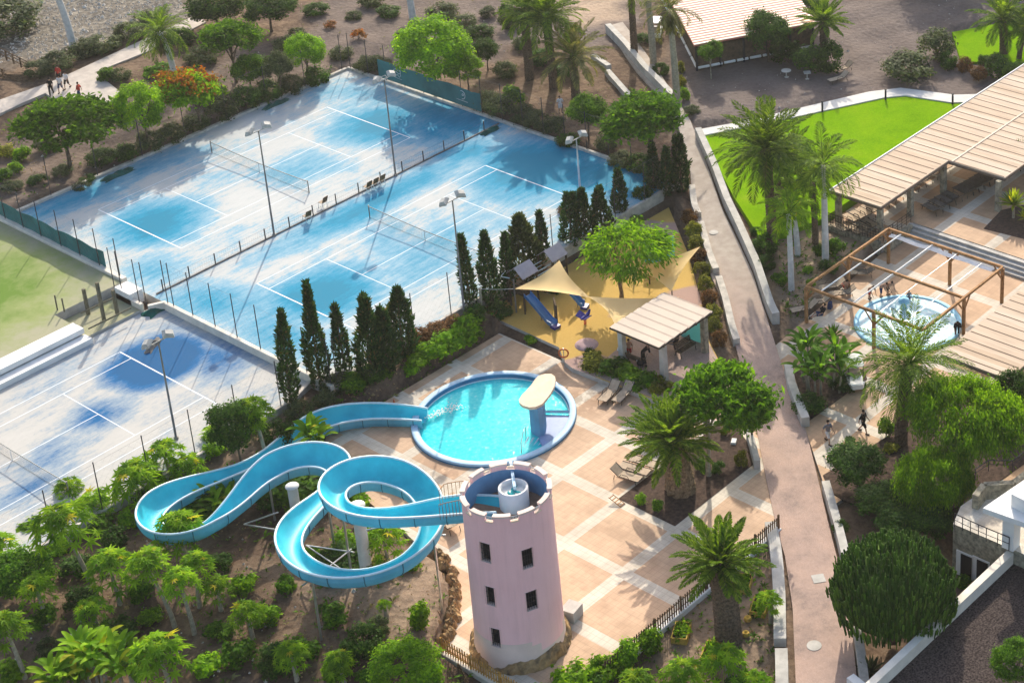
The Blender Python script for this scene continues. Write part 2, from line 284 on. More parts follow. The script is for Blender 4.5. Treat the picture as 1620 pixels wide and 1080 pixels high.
a = mixc(t, .55, ramp(t, n, [(.3, (.075,.20,.002)), (.48, (.14,.30,.003)), (.62, (.20,.34,.006)), (.76, (.34,.36,.06))]), ramp(t, n2, [(.3, (.08,.19,.002)), (.7, (.20,.34,.006))])); t.links.new(a, b.inputs['Base Color']); b.inputs['Roughness'].default_value = 1; b.inputs['Specular IOR Level'].default_value = 0; bump(t, b, n2, .5, .05)
m, t, b = nodes('rubber'); v = pos(t); n = noise(t, v, .12, 2, .5); n2 = noise(t, v, 8, 3)
a = ramp(t, n, [(.0, (.36,.24,.22)), (.435, (.36,.24,.22)), (.455, (.50,.32,.085)), (1, (.50,.32,.085))]); a = mixc(t, .12, a, ramp(t, n2, [(.3, (.2,.15,.05)), (.7, (.6,.45,.2))])); t.links.new(a, b.inputs['Base Color']); b.inputs['Roughness'].default_value = .9
m, t, b = nodes('terrain'); v = pos(t); at_ = N(t, 'ShaderNodeAttribute', attribute_name='zone'); sp = t.nodes.new('ShaderNodeSeparateColor'); t.links.new(at_.outputs['Color'], sp.inputs[0])
n = noise(t, v, .25, 8, .65); n2 = noise(t, v, 2.6, 6, .75); vo = N(t, 'ShaderNodeTexVoronoi', i_Scale=2.2); t.links.new(v, vo.inputs['Vector'])
a = ramp(t, math_(t, 'ADD', math_(t, 'MULTIPLY', n, .6), math_(t, 'MULTIPLY', n2, .45)), [(.35, (.045,.029,.020)), (.5, (.105,.069,.047)), (.66, (.20,.14,.092))])
g = ramp(t, math_(t, 'ADD', math_(t, 'MULTIPLY', n, .5), math_(t, 'MULTIPLY', n2, .5)), [(.35, (.105,.082,.073)), (.65, (.185,.150,.132))])
rb = ramp(t, math_(t, 'ADD', math_(t, 'MULTIPLY', vo.outputs['Distance'], .5), math_(t, 'MULTIPLY', n2, .5)), [(.25, (.07,.062,.052)), (.5, (.13,.115,.095)), (.68, (.24,.215,.175))])
sa = ramp(t, n2, [(.3, (.33,.24,.165)), (.7, (.46,.35,.25))])
a = mixc(t, sp.outputs[1], a, g); a = mixc(t, sp.outputs[0], a, rb); a = mixc(t, sp.outputs[2], a, sa); t.links.new(a, b.inputs['Base Color']); b.inputs['Roughness'].default_value = .95; bump(t, b, math_(t, 'ADD', n2, vo.outputs['Distance']), .55, .12)
m, t, b = nodes('water'); v = pos(t)
def water(name, tint, bs=.25):
    m = bpy.data.materials.new(name); m.use_nodes = True; MATS[name] = m; t = m.node_tree; t.nodes.remove(t.nodes['Principled BSDF'])
    v = pos(t); h = math_(t, 'ADD', noise(t, v, 2.2, 4, .6), noise(t, v, 7, 2, .6)); bp = N(t, 'ShaderNodeBump', i_Strength=bs, i_Distance=.08); t.links.new(h, bp.inputs['Height'])
    tr = t.nodes.new('ShaderNodeBsdfTransparent'); tr.inputs[0].default_value = (*tint, 1); gl = N(t, 'ShaderNodeBsdfGlossy', i_Roughness=.06); t.links.new(bp.outputs[0], gl.inputs['Normal'])
    df = t.nodes.new('ShaderNodeBsdfDiffuse'); t.links.new(ramp(t, noise(t, v, 3.5, 5, .7), [(.38, (.02,.68,.74)), (.60, (.10,.82,.84)), (.74, (.55,.95,.95))] if 'baby' not in name else [(.38, (.42,.74,.80)), (.6, (.80,.90,.92))]), df.inputs[0]); m1 = t.nodes.new('ShaderNodeMixShader'); m1.inputs[0].default_value = .55 if 'baby' in name else .72; t.links.new(tr.outputs[0], m1.inputs[1]); t.links.new(df.outputs[0], m1.inputs[2])  # palest stop of the pool ramp paints white sparkles into the water colour
    fr = N(t, 'ShaderNodeFresnel', i_IOR=1.33); t.links.new(bp.outputs[0], fr.inputs['Normal']); mx = t.nodes.new('ShaderNodeMixShader'); t.links.new(math_(t, 'MULTIPLY', fr.outputs[0], .2), mx.inputs[0]); t.links.new(m1.outputs[0], mx.inputs[1]); t.links.new(gl.outputs[0], mx.inputs[2]); t.links.new(mx.outputs[0], t.nodes['Material Output'].inputs[0])
water('pool_water', (.55,.97,.98)); water('baby_water', (.92,.99,1.0), .35)
for k_, m_ in MATS.items():
    p_ = m_.node_tree.nodes.get('Principled BSDF')
    if p_ and not k_.startswith(('slide','steel','lamp','play','post','pool_rim','leaf')): p_.inputs['Specular IOR Level'].default_value = min(.08, p_.inputs['Specular IOR Level'].default_value)
# ---------------------------------------------------------------- terrain
PCEN = (-.55,-25.42)
slabs = [([(PCEN[0]+5.6*math.cos(q*.3927), PCEN[1]+5.6*math.sin(q*.3927)) for q in range(16)], -3.2)]     # (polygon xy, level) that the terrain has to stay below
def poly_px(pts, z): return [tuple(P(x, y, z)[:2]) for x, y in pts]
PATHZ = lambda x: float(np.interp(x, [12, 20, 30, 42, 55], [-1.45, -1.1, -.55, .25, .6]))
def path_pt(px, py):
    z = 0
    for _ in range(12): p = P(px, py, z); z = PATHZ(p[0])
    return (p[0], p[1], z)
AB = [(-5.75,-15.0),(30.45,-15.0),(30.45,25.1),(-5.75,25.1)]
CC = [(-60,-13.75),(-8.1,-13.75),(-5.9,-13.0),(-5.9,4.35),(-60,4.35)]
DD = [(-60,4.6),(-11.9,4.6),(-11.9,7.9),(-6.2,7.9),(-6.2,34),(-60,34)]
DECK = [(-18.3,-47.9),(1.2,-47.9),(6.1,-43.2),(10.5,-38.5),(13.9,-33.2),(7.3,-33.2),(7.3,-18.0),(-8.6,-17.8)]+poly_px([(514,703),(533,722),(545,748),(560,772),(585,795),(612,816),(634,836),(656,856),(678,872),(700,880),(716,905),(723,940),(720,975),(712,1005),(702,1022)], ZD)
ZP = -1.15
PLAY = poly_px([(766,495),(1058,328),(1088,400),(1110,478),(1122,540),(1140,575),(1068,620),(1050,638),(905,582),(893,572),(884,549)], ZP)
LOWT = [(16.8,-35.3),(36.0,-33.6),(37.2,-33.6),(37.2,-62),(14,-62),(12,-50),(5.0,-49.2),(10.6,-43.1),(15.3,-37.6)]
UPT = [(37.2,-33.9),(37.2,-62),(80,-62),(80,-28.5),(33.0,-28.5),(33.0,-33.9)]
PL = [(960,42),(978,70),(1002,107),(1040,150),(1062,172),(1078,215),(1092,268),(1096,328),(1118,420),(1140,470),(1160,530),(1172,580),(1192,650),(1208,738),(1228,832),(1242,880),(1254,960),(1259,1080),(1262,1150)]
PR = [(985,35),(1010,68),(1040,110),(1066,150),(1092,190),(1106,228),(1122,270),(1142,330),(1162,370),(1190,430),(1212,498),(1236,575),(1256,630),(1275,680),(1290,740),(1304,800),(1325,885),(1337,950),(1349,1005),(1356,1080),(1362,1150)]
def resample(pts, n):
    p = np.array(pts, float); d = np.r_[0, np.cumsum(np.hypot(np.diff(p[:,0]), np.diff(p[:,1])))]; t = np.linspace(0, d[-1], n)
    return np.stack([np.interp(t, d, p[:,0]), np.interp(t, d, p[:,1])], 1)
pl = [path_pt(*q) for q in resample(PL, 70)]; pr_ = [path_pt(*q) for q in resample(PR, 70)]
LAWN = poly_px([(1110,214),(1252,186),(1400,153),(1430,151),(1505,162),(1570,160)], -.2)+[(60,-28.3),(32.6,-28.3),(30.5,-27.6)]+poly_px([(1245,368),(1200,372),(1160,310)], -.2)
LAWN2 = poly_px([(1506,51),(1575,38),(1650,20),(1700,60),(1640,105),(1580,100),(1520,97)], -.1)
SANDP = [(885,30),(930,-20),(1020,-20),(985,30),(962,48),(920,70)]
for pg, z in ((AB,0),(CC,-.5),(DD,.4),(DECK,ZD),(PLAY,ZP),(LOWT,ZD),(UPT,-.75),(LAWN,-.2),(LAWN2,-.1),(poly_px([(1098,206),(1112,214),(1252,186),(1400,154),(1432,151),(1505,162),(1575,161),(1650,150),(1650,140),(1575,148),(1510,150),(1480,146),(1425,139),(1375,145),(1235,178),(1165,194)], -.1),-.1)): slabs.append((pg, z-.25))
def inpoly(x, y, pg):
    r = np.zeros(x.shape, bool); n = len(pg)
    for i in range(n):
        x0, y0 = pg[i][:2]; x1, y1 = pg[(i+1) % n][:2]
        if y0 == y1: continue
        c = ((y0 > y) != (y1 > y)) & (x < (x1-x0)*(y-y0)/(y1-y0)+x0); r ^= c
    return r
gx = np.r_[-900,-500,-250,-120,-80, np.arange(-50,105,.5), 110,130,170,250,500,900]; gy = np.r_[-900,-500,-250,-140,-100, np.arange(-80,90,.5), 100,130,170,250,500,900]
X, Y = np.meshgrid(gx, gy, indexing='ij'); Z = hz(X, Y)
Z += .10*np.sin(X*.9+Y*.5)*np.cos(Y*.8-X*.3)*np.clip((X < 200), 0, 1) + rng.normal(0, .018, Z.shape)
for pg, z in slabs:
    ins = np.zeros(X.shape, bool)
    for dx, dy in ((0,0),(.55,0),(-.55,0),(0,.55),(0,-.55),(.4,.4),(-.4,.4),(.4,-.4),(-.4,-.4)): ins |= inpoly(X+dx, Y+dy, pg)
    Z[ins] = np.minimum(Z[ins], z)
pa = np.array(pl); pb = np.array(pr_)
PPOLY = [tuple(q[:2]) for q in pl]+[tuple(q[:2]) for q in pr_[::-1]]
ins = np.zeros(X.shape, bool)
for dx, dy in ((0,0),(.6,0),(-.6,0),(0,.6),(0,-.6)): ins |= inpoly(X+dx, Y+dy, PPOLY)
zp = np.interp(X, [12, 20, 30, 42, 55], [-1.45, -1.1, -.55, .25, .6]); Z[ins] = np.minimum(Z[ins], zp[ins]-.18)
mb = MB(); nx, ny = X.shape; idx = np.arange(nx*ny).reshape(nx, ny)
mb.arr(np.stack([X.ravel(), Y.ravel(), Z.ravel()], 1), np.stack([idx[:-1,:-1].ravel(), idx[1:,:-1].ravel(), idx[1:,1:].ravel(), idx[:-1,1:].ravel()], 1), True)
ground = struct('ground', mb, 'terrain')
def zone(pgpx, z=.3, soft=1.2):
    pg = poly_px(pgpx, z); a = np.zeros(X.shape)
    for dx, dy in ((0,0),(1,0),(-1,0),(0,1),(0,-1),(.5,.5),(-.5,.5),(.5,-.5),(-.5,-.5)): a += inpoly(X+dx*soft+.8*np.sin(Y), Y+dy*soft+.8*np.sin(X*1.3), pg)
    return a/9
zr = zone([(-60,200),(-60,-60),(330,-60),(300,30),(235,55),(110,85),(40,100),(0,98),(-30,110)])
zg = np.maximum(zone([(1075,215),(1060,130),(1080,-60),(1700,-60),(1700,150),(1500,180),(1250,190)]), zone([(860,60),(860,-60),(1040,-60),(1000,60),(940,90)]))
zg = np.maximum(zg, .8*zone([(450,70),(560,-60),(860,-60),(870,60),(760,100),(560,110)])); zg = np.maximum(zg, .55*zone([(-60,260),(120,170),(430,60),(560,100),(300,210),(0,330)]))
zb = np.maximum(.8*zone([(885,40),(880,-60),(1010,-60),(990,20),(955,45)]), .75*zone([(1230,370),(1300,360),(1400,380),(1290,450),(1285,520),(1240,500)], -1)); zb = np.maximum(zb, .45*zone([(640,880),(700,870),(740,950),(700,1000),(600,1010),(560,960),(420,900),(560,880)], -1))
zb = np.maximum(zb, .35*zone([(250,700),(440,640),(430,700),(260,790),(100,860)], -1.2)); zb = np.maximum(zb, .4*zone([(1020,960),(1220,850),(1235,1080),(1080,1080)], -1.7))
ca = ground.data.color_attributes.new('zone', 'FLOAT_COLOR', 'POINT'); ca.data.foreach_set('color', np.stack([zr.ravel(), zg.ravel(), zb.ravel(), np.ones(zr.size)], 1).astype(np.float32).ravel())
HZ = Z
def gz(x, y):
    i = np.clip(np.searchsorted(gx, x)-1, 0, nx-2); j = np.clip(np.searchsorted(gy, y)-1, 0, ny-2)
    u = (x-gx[i])/(gx[i+1]-gx[i]); v = (y-gy[j])/(gy[j+1]-gy[j])
    return float(HZ[i,j]*(1-u)*(1-v)+HZ[i+1,j]*u*(1-v)+HZ[i,j+1]*(1-u)*v+HZ[i+1,j+1]*u*v)
def G(px, py, lift=-.05):
    z = -1.0
    for _ in range(10): p = P(px, py, z); z = gz(p[0], p[1])
    return np.array([p[0], p[1], z+lift])

def transl(name, col, f):
    t = MATS[name].node_tree; tr = t.nodes.new('ShaderNodeBsdfTranslucent'); tr.inputs[0].default_value = (*col, 1); mx = t.nodes.new('ShaderNodeMixShader'); mx.inputs[0].default_value = f
    t.links.new(t.nodes['Principled BSDF'].outputs[0], mx.inputs[1]); t.links.new(tr.outputs[0], mx.inputs[2]); t.links.new(mx.outputs[0], t.nodes['Material Output'].inputs[0])
transl('slide_side', (.28,.72,.86), .45); transl('slide_blue', (.05,.42,.55), .2); transl('sail', (.95,.70,.30), .4); transl('play_turq', (.25,.6,.6), .4)
# ---------------------------------------------------------------- courts
def sheet(name, poly, z, depth, m, side='concrete'):
    mb = MB(); mb.prism(poly, z-depth, z, 1, 0); return struct(name, mb, [m, side])
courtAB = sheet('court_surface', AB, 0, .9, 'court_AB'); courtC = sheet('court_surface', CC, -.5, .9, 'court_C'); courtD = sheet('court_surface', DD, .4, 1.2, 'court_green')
def lines(court, ox, oy, z, wd=.07):
    mb = MB()
    def ln(x0, y0, x1, y1, w=wd):
        mb.add([(ox+min(x0,x1)-(w/2 if x0==x1 else 0), oy-max(y0,y1)-(w/2 if y0==y1 else 0), z), (ox+max(x0,x1)+(w/2 if x0==x1 else 0), oy-max(y0,y1)-(w/2 if y0==y1 else 0), z),
                (ox+max(x0,x1)+(w/2 if x0==x1 else 0), oy-min(y0,y1)+(w/2 if y0==y1 else 0), z), (ox+min(x0,x1)-(w/2 if x0==x1 else 0), oy-min(y0,y1)+(w/2 if y0==y1 else 0), z)], [(0,1,2,3)])
    e = wd/2+.001
    for x in (0, 23.77): ln(x, 0, x, 10.97, .11)
    for y in (0, 1.37, 9.6, 10.97): ln(.06, y, 23.71, y)
    for x in (5.485, 18.285): ln(x, 1.37+e, x, 9.6-e)
    ln(5.485+e, 5.485, 18.285-e, 5.485)
    return mb.build('court_line', 'line_paint', court)
lines(courtAB, 0, 20.22, .004); lines(courtAB, 0, 0, .004); lines(courtC, -35.08, 1.0, -.496)
mb = MB(); a = P(0,456,.4); b_ = P(44,480,.4); mb.bar((-13,17.5,.404),(-40,17.5,.404),.04,4); mb.build('court_line', 'line_paint', courtD)
def wallbox(name, a, b, wdt, z0, z1, m, label=None, cat='wall', kind=None):
    a = np.array(a[:2], float); b = np.array(b[:2], float); d = b-a; L = np.hypot(*d); rz = math.atan2(d[1], d[0]); c = (a+b)/2
    mb = MB(); mb.box((0,0,0), (L, wdt, z1-z0), rz); o = mb.build(name, m, None, (c[0], c[1], z0))
    bv = o.modifiers.new('b', 'BEVEL'); bv.width = .025; bv.segments = 1
    return tag(o, label, cat if label else None, kind=kind)
wallbox('court_kerb', (30.6,-15.5), (30.6,25.3), .3, -.5, .22, 'kerb', 'pale concrete kerb along the far end of the two big blue courts', 'kerb')
wallbox('court_kerb', (-5.9,25.28), (30.4,25.28), .35, -.5, .2, 'kerb', 'light concrete kerb along the upper left side of the blue courts', 'kerb')
wallbox('retaining_wall', (-5.95,7.9), (-5.95,34), .42, -.5, .62, 'cream_wall', 'cream kerb wall under the teal screen beside the green pitch', 'wall')
wallbox('retaining_wall', (-5.78,-15.4), (-5.78,3.2), .34, -.9, .10, 'cream_wall', 'cream topped low wall stepping down to the lower blue court', 'wall')
wallbox('retaining_wall', (-7.0,4.4), (-7.0,8.0), .3, -.9, .12, 'cream_wall', 'short cream wall return at the inner corner between three courts', 'wall')
wallbox('retaining_wall', (-6.83,3.9), (-5.7,3.3), .3, -.9, .11, 'cream_wall', 'stub of cream wall next to the green tarpaulin bundle', 'wall')
wallbox('court_kerb', (-60,-13.9), (-8.1,-13.9), .3, -1.0, -.38, 'kerb', 'thin pale kerb on the near side of the lower blue court', 'kerb')
wallbox('court_kerb', (-8.05,-13.9), (-5.9,-13.1), .3, -1.0, -.38, 'kerb', 'bent corner kerb of the lower blue court beside the cypresses', 'kerb')
wallbox('court_kerb', (-5.6,-15.15), (30.4,-15.15), .25, -.9, .08, 'kerb', 'kerb edging the blue court above the cypress row', 'kerb')
mb = MB()
mb.box((-35,4.95,-.5),(47,.55,1.25)); s1 = mb.build('upper_step', 'white_wall', None)
br_ = thing('court_bleacher', (-35,4.9,-.5), 'long white stepped terrace between the green pitch and lower blue court', 'bleacher')
bpy.data.objects.remove(s1)
mb = MB(); mb.box((0,.25,.52),(46.5,1.3,.40)); mb.build('upper_step', 'white_wall', br_)
mb = MB(); mb.box((0,-.85,0),(46.5,.9,.42)); mb.build('lower_step', 'white_wall', br_)
sheet('court_landing', [(-11.85,4.4),(-7.2,4.4),(-7.2,7.8),(-11.85,7.8)], -.30, .6, 'court_green')
# small white stair box at the wall end
mb = MB(); mb.box((-6.6,6.5,-.48),(1.1,1.9,1.05)); o = mb.build('wall_block', 'white_wall'); tag(o, 'white rendered block closing the end of the wall by the fence posts', 'block')
# ---------------------------------------------------------------- fences
def fence(name, pts, h, label, cat='fence', wires=True, r=.035, step=.6, parent=None):
    t = thing(name, pts[0], label, cat); o0 = np.array(pts[0], float)
    pm = MB(); pm.tube([(0,0,0),(0,0,h)], r, 6); pm.tube([(0,0,h),(0,0,h+.05)], [r*1.25, r*.6], 6); me = pm.mesh('post', 'post_metal')
    for p in pts: part('post', me, t, tuple(np.array(p, float)-o0))
    if wires:
        w = MB()
        for a, b in zip(pts[:-1], pts[1:]):
            a = np.array(a, float)-o0; b = np.array(b, float)-o0; d = b-a; L = np.hypot(d[0], d[1]); u = d/L; zt = h-.1
            for zz in (.1, zt): w.tube([a+[0,0,zz], b+[0,0,zz]], .006, 3, cap=False, smooth=False)
            k = -zt
            while k < L:
                for sgn in (1, -1):
                    s0 = max(0, k); s1 = min(L, k+zt-.1)
                    if s1 > s0:
                        z0 = .1+(s0-k) if sgn > 0 else zt-(s0-k); z1 = .1+(s1-k) if sgn > 0 else zt-(s1-k)
                        w.tube([a+u*s0+[0,0,z0], a+u*s1+[0,0,z1]], .002, 3, cap=False, smooth=False)
                k += step
        w.build('wire_mesh', 'wire', t)
    return t
rg = lambda a, b, n: list(np.linspace(a, b, n))
f1 = fence('chain_link_fence', [(-5.9,y,.60) for y in (33,31,28.8,26.4,23.94,21.4,18.91,16.19,13.66,11.13,8.53)], 3.15, 'chain link fence with thin dark posts on the wall beside the green pitch')
f2 = fence('chain_link_fence', [(-5.72,y,.08) for y in (3.0,2.3,.0,-2.6,-5.1,-7.7,-10.2,-12.7,-15.2)], 3.55, 'chain link fence between the middle blue court and the lower blue court')
fence('chain_link_fence', [(-6.9,7.86,.1),(-6.9,6.91,.1),(-6.9,4.81,.1),(-6.85,4.0,.1)], 3.55, 'four close set dark fence posts at the inner corner of three courts')
f3 = fence('chain_link_fence', [(30.62,y,.2) for y in rg(24.95,-15.3,17)], 3.5, 'chain link fence across the far end of the two big blue courts')
fence('chain_link_fence', [(x,25.3,.2) for x in rg(29.9,-5.4,9)], 3.5, 'chain link fence along the upper left kerb of the blue courts')
fence('chain_link_fence', [(x,-15.2,.06) for x in rg(-5.2,30.2,11)], 3.4, 'chain link fence behind the cypress row on the near side of the middle court')
fence('chain_link_fence', [(x,-13.9,-.4) for x in rg(-9.0,-50.5,13)], 3.5, 'chain link fence on the near side of the lower blue court above the papayas')
# low divider
t = thing('divider_net', (-5,4.85,0), 'low net divider with short dark posts between the two big blue courts', 'divider')
pm = MB(); pm.tube([(0,0,0),(0,0,1.0)], .05, 6); me = pm.mesh('post', 'post_metal')
for x in rg(0.2, 33.4, 15): part('post', me, t, (x,0,0))
mb = MB(); mb.box((17.4,0,0),(35.6,.10,.10)); mb.build('base_rail', 'concrete_dark', t)
w = MB()
for zz in (.2,.5,.95): w.tube([(0,0,zz),(35,0,zz)], .008, 3, cap=False)
k = 0
while k < 35: w.tube([(k,0,.1),(k,0,.95)], .003, 3, cap=False); k += .2
w.build('net', 'net_cord', t)
# canvas screens
def glyph(mb, X, Y0, Y1, seed):   # simple round emblem plus bars, drawn as thin raised strips on the canvas
    pass
def screen(a, b, zb, h, side, label, marks):
    a = np.array(a, float); b = np.array(b, float); d = b-a; L = np.hypot(*d); u = d/L; nrm = np.array([-u[1], u[0]])*side
    t = thing('windbreak_screen', (a[0], a[1], zb), label, 'screen'); mb = MB(); n = 24; vs = []
    for k in range(n+1):
        q = u*L*k/n+nrm*(.07+.025*math.sin(k*1.7)); hh = h+.06*math.sin(k*.8)-.05*(k % 4 == 2)
        vs += [(q[0], q[1], 0), (q[0], q[1], hh), (q[0]+nrm[0]*.012, q[1]+nrm[1]*.012, hh), (q[0]+nrm[0]*.012, q[1]+nrm[1]*.012, 0)]
    fs = [(4*k+j, 4*k+4+j, 4*k+4+(j+1)%4, 4*k+(j+1)%4) for k in range(n) for j in range(4)]+[(0,1,2,3),(4*n+3,4*n+2,4*n+1,4*n)]
    mb.add(vs, fs); mb.build('canvas', 'canvas_teal', t)
    for kind, s, sz in marks:
        m2 = MB(); c = u*s+nrm*.125
        def pt(x, z): return (c[0]+u[0]*x, c[1]+u[1]*x, z)
        def strip(ps, r=.03): m2.tube([pt(x, z) for x, z in ps], r, 4, smooth=False)
        hz_ = h*.55
        if kind == 'crest':
            strip([(-.45,hz_+.32),(-.15,hz_+.45),(.15,hz_+.3),(.5,hz_+.42)]); strip([(-.4,hz_+.05),(-.1,hz_+.2),(.2,hz_+.02),(.45,hz_+.15)]); strip([(-.45,hz_+.32),(-.4,hz_-.05)]); strip([(.45,hz_+.4),(.42,hz_-.2)]); strip([(-.3,hz_-.2),(.0,hz_-.1),(.3,hz_-.3)]); strip([(-.45,hz_-.42),(.55,hz_-.48)], .02)
        else:
            strip([(.38*math.cos(q), hz_+.1+.4*math.sin(q)) for q in np.linspace(1.9,-1.7,14)], .035); strip([(.1+.1*math.cos(q), hz_+.12+.1*math.sin(q)) for q in np.linspace(0,6.28,10)], .035); strip([(-.75,hz_-.45),(.65,hz_-.48)], .022)
        m2.build('emblem', 'canvas_mark', t)
    return t
screen((30.5,20.7), (30.5,7.2), .45, 1.75, -1, 'long teal canvas screen with pale emblems behind the far end of the upper court', [('crest',2.7,1),('arc',11.2,1)])
screen((-5.85,25.5), (-5.85,10.45), .62, 1.35, 1, 'teal canvas screen with pale emblems on the wall beside the green pitch', [('crest',5,1),('arc',12,1)])
# nets
def net(x, y0, y1, z, label):
    t = thing('tennis_net', (x, (y0+y1)/2, z), label, 'tennis net', 'tennis nets'); hw = abs(y1-y0)/2
    pm = MB(); pm.tube([(0,0,0),(0,0,1.1)], .045, 8); pm.tube([(0,0,1.1),(0,0,1.14)], [.06,.05], 8); me = pm.mesh('post', 'pole_metal')
    for s in (-1, 1): part('post', me, t, (0, s*hw, 0))
    top = lambda y: .914+.156*(abs(y)/hw)**1.5
    mb = MB(); n = 130; ys = np.linspace(-hw+.05, hw-.05, n)
    for y in ys: mb.tube([(0,y,.03),(0,y,top(y)-.05)], .003, 3, cap=False, smooth=False)
    for q in np.linspace(.03, .93, 12): mb.tube([(.0,y,q*top(y)) for y in ys[::6]], .003, 3, cap=False, smooth=False)
    mb.build('net', 'net_cord', t)
    mb = MB(); ys = np.linspace(-hw, hw, 20)
    for a, b in zip(ys[:-1], ys[1:]): mb.add([(-.015,a,top(a)-.07),(-.015,b,top(b)-.07),(-.015,b,top(b)),(-.015,a,top(a)),(.015,a,top(a)-.07),(.015,b,top(b)-.07),(.015,b,top(b)),(.015,a,top(a))], [(0,3,2,1),(4,5,6,7),(2,3,7,6),(0,1,5,4)])
    mb.build('headband', 'concrete', t)
    mb = MB(); mb.tube([(0,y,.03) for y in ys], .012, 4); mb.build('bottom_cord', 'net_cord', t)
    mb = MB(); mb.box((0,0,0),(.03,.05,.914)); mb.build('centre_strap', 'white_paint', t); return t
net(11.885, 21.13, 8.34, 0, 'tennis net across the uppermost blue court, nearest the teal screen'); net(11.885, .914, -11.88, 0, 'tennis net across the middle blue court in front of the cypresses'); net(-23.2, 1.9, -10.9, -.5, 'tennis net with sagging edge on the lower blue court at the left edge')
# court side chairs
def chair_thing(loc, rz, label, n=1):
    t = thing('court_chair' if n == 1 else 'court_bench', loc, label, 'chair' if n == 1 else 'bench', None, rz)
    for k in range(n):
        x = (k-(n-1)/2)*.72
        mb = MB(); mb.box((x,0,.42),(.5,.48,.04)); mb.build('seat', 'sling', t)
        mb = MB(); mb.add([(x-.27,-.24,.5),(x+.27,-.24,.5),(x+.27,-.42,1.02),(x-.27,-.42,1.02),(x-.27,-.28,.5),(x+.27,-.28,.5),(x+.27,-.46,1.02),(x-.27,-.46,1.02)], [(0,1,2,3),(7,6,5,4),(3,2,6,7),(0,4,5,1),(1,5,6,2),(0,3,7,4)]); mb.build('backrest', 'brown_seat', t)
        for sx in (-.24, .24):
            mb = MB(); mb.tube([(x+sx,.24,0),(x+sx,.24,.42)], .025, 5); mb.build('leg', 'white_paint', t)
            mb = MB(); mb.tube([(x+sx,-.3,0),(x+sx,-.22,.42),(x+sx,-.44,1.05)], .025, 5); mb.build('leg', 'white_paint', t)
    return t
chair_thing(P(592,297,0)*[1,1,0], 0, 'bench of three brown backed white framed seats beside the court divider', 3)
chair_thing(P(511,327,0)*[1,1,0], .1, 'single brown backed chair nearer the seat row at the court divider'); chair_thing(P(486,349,0)*[1,1,0], -.1, 'single brown backed chair nearest the lamp post at the court divider')
# green tarps
def tarp(px, py, z, l, w_, rz, label, m='green_tarp'):
    p = P(px, py, z); mb = MB(); n = 14; vs = []
    for i in range(n):
        for j in range(n):
            u = i/(n-1)*2-1; v = j/(n-1)*2-1; h = .28*max(0, 1-abs(v)**2)*max(0, 1-u**4)*(1+.4*math.sin(u*9+v*3))+.01
            vs.append((u*l/2*(1+.1*math.sin(v*4)), v*w_/2*(1+.15*math.sin(u*5)), h))
    mb.add(vs, [(i*n+j, (i+1)*n+j, (i+1)*n+j+1, i*n+j+1) for i in range(n-1) for j in range(n-1)], 0, True); o = mb.build('tarpaulin', m, None, (p[0], p[1], z+.004)); o.rotation_euler = (0,0,rz); return tag(o, label, 'tarpaulin')
tarp(252, 488, -.5, 2.6, 1.1, .1, 'crumpled green tarpaulin at the wall corner between the courts'); tarp(187, 277, 0, 3.0, .8, 0, 'dark green folded tarpaulin lying at the upper left court edge'); tarp(437, 166, 0, 2.9, .5, 0, 'dark green roll lying by the kerb near the top corner of the upper court'); tarp(776, 208, 0, 2.0, .6, .0, 'green bag on the divider end by the far fence'); tarp(243, 547, -.5, 2.0, .5, .5, 'small grey cloth lying on the dark blue patch of the lower court', 'concrete_dark')
# wood posts by green pitch
t = thing('timber_gate_frame', P(150,505,.0), 'weathered olive timber posts and rails beside the green pitch steps', 'fence'); b0 = P(150,505,.0)
for (x0, y0, x1, y1) in ((140,497,132,457),(165,507,153,447),(186,497,178,459),(91,490,87,467),(102,493,98,472)):
    q = P(x0, y0, -.3 if x0 > 120 else .4); h = HT(q, y1); mb = MB(); k = .13 if x0 > 120 else .05; mb.box(tuple(q-b0), (k*1.6, k*1.6, h)); mb.build('post', 'olive_post', t)
for (a, b) in (((128,495),(183,470)),((165,508),(207,487)),((140,520),(166,507))):
    mb = MB(); mb.bar(P(*a,.3)-b0, P(*b,.3)-b0, .06, 5); mb.build('rail', 'olive_post', t)
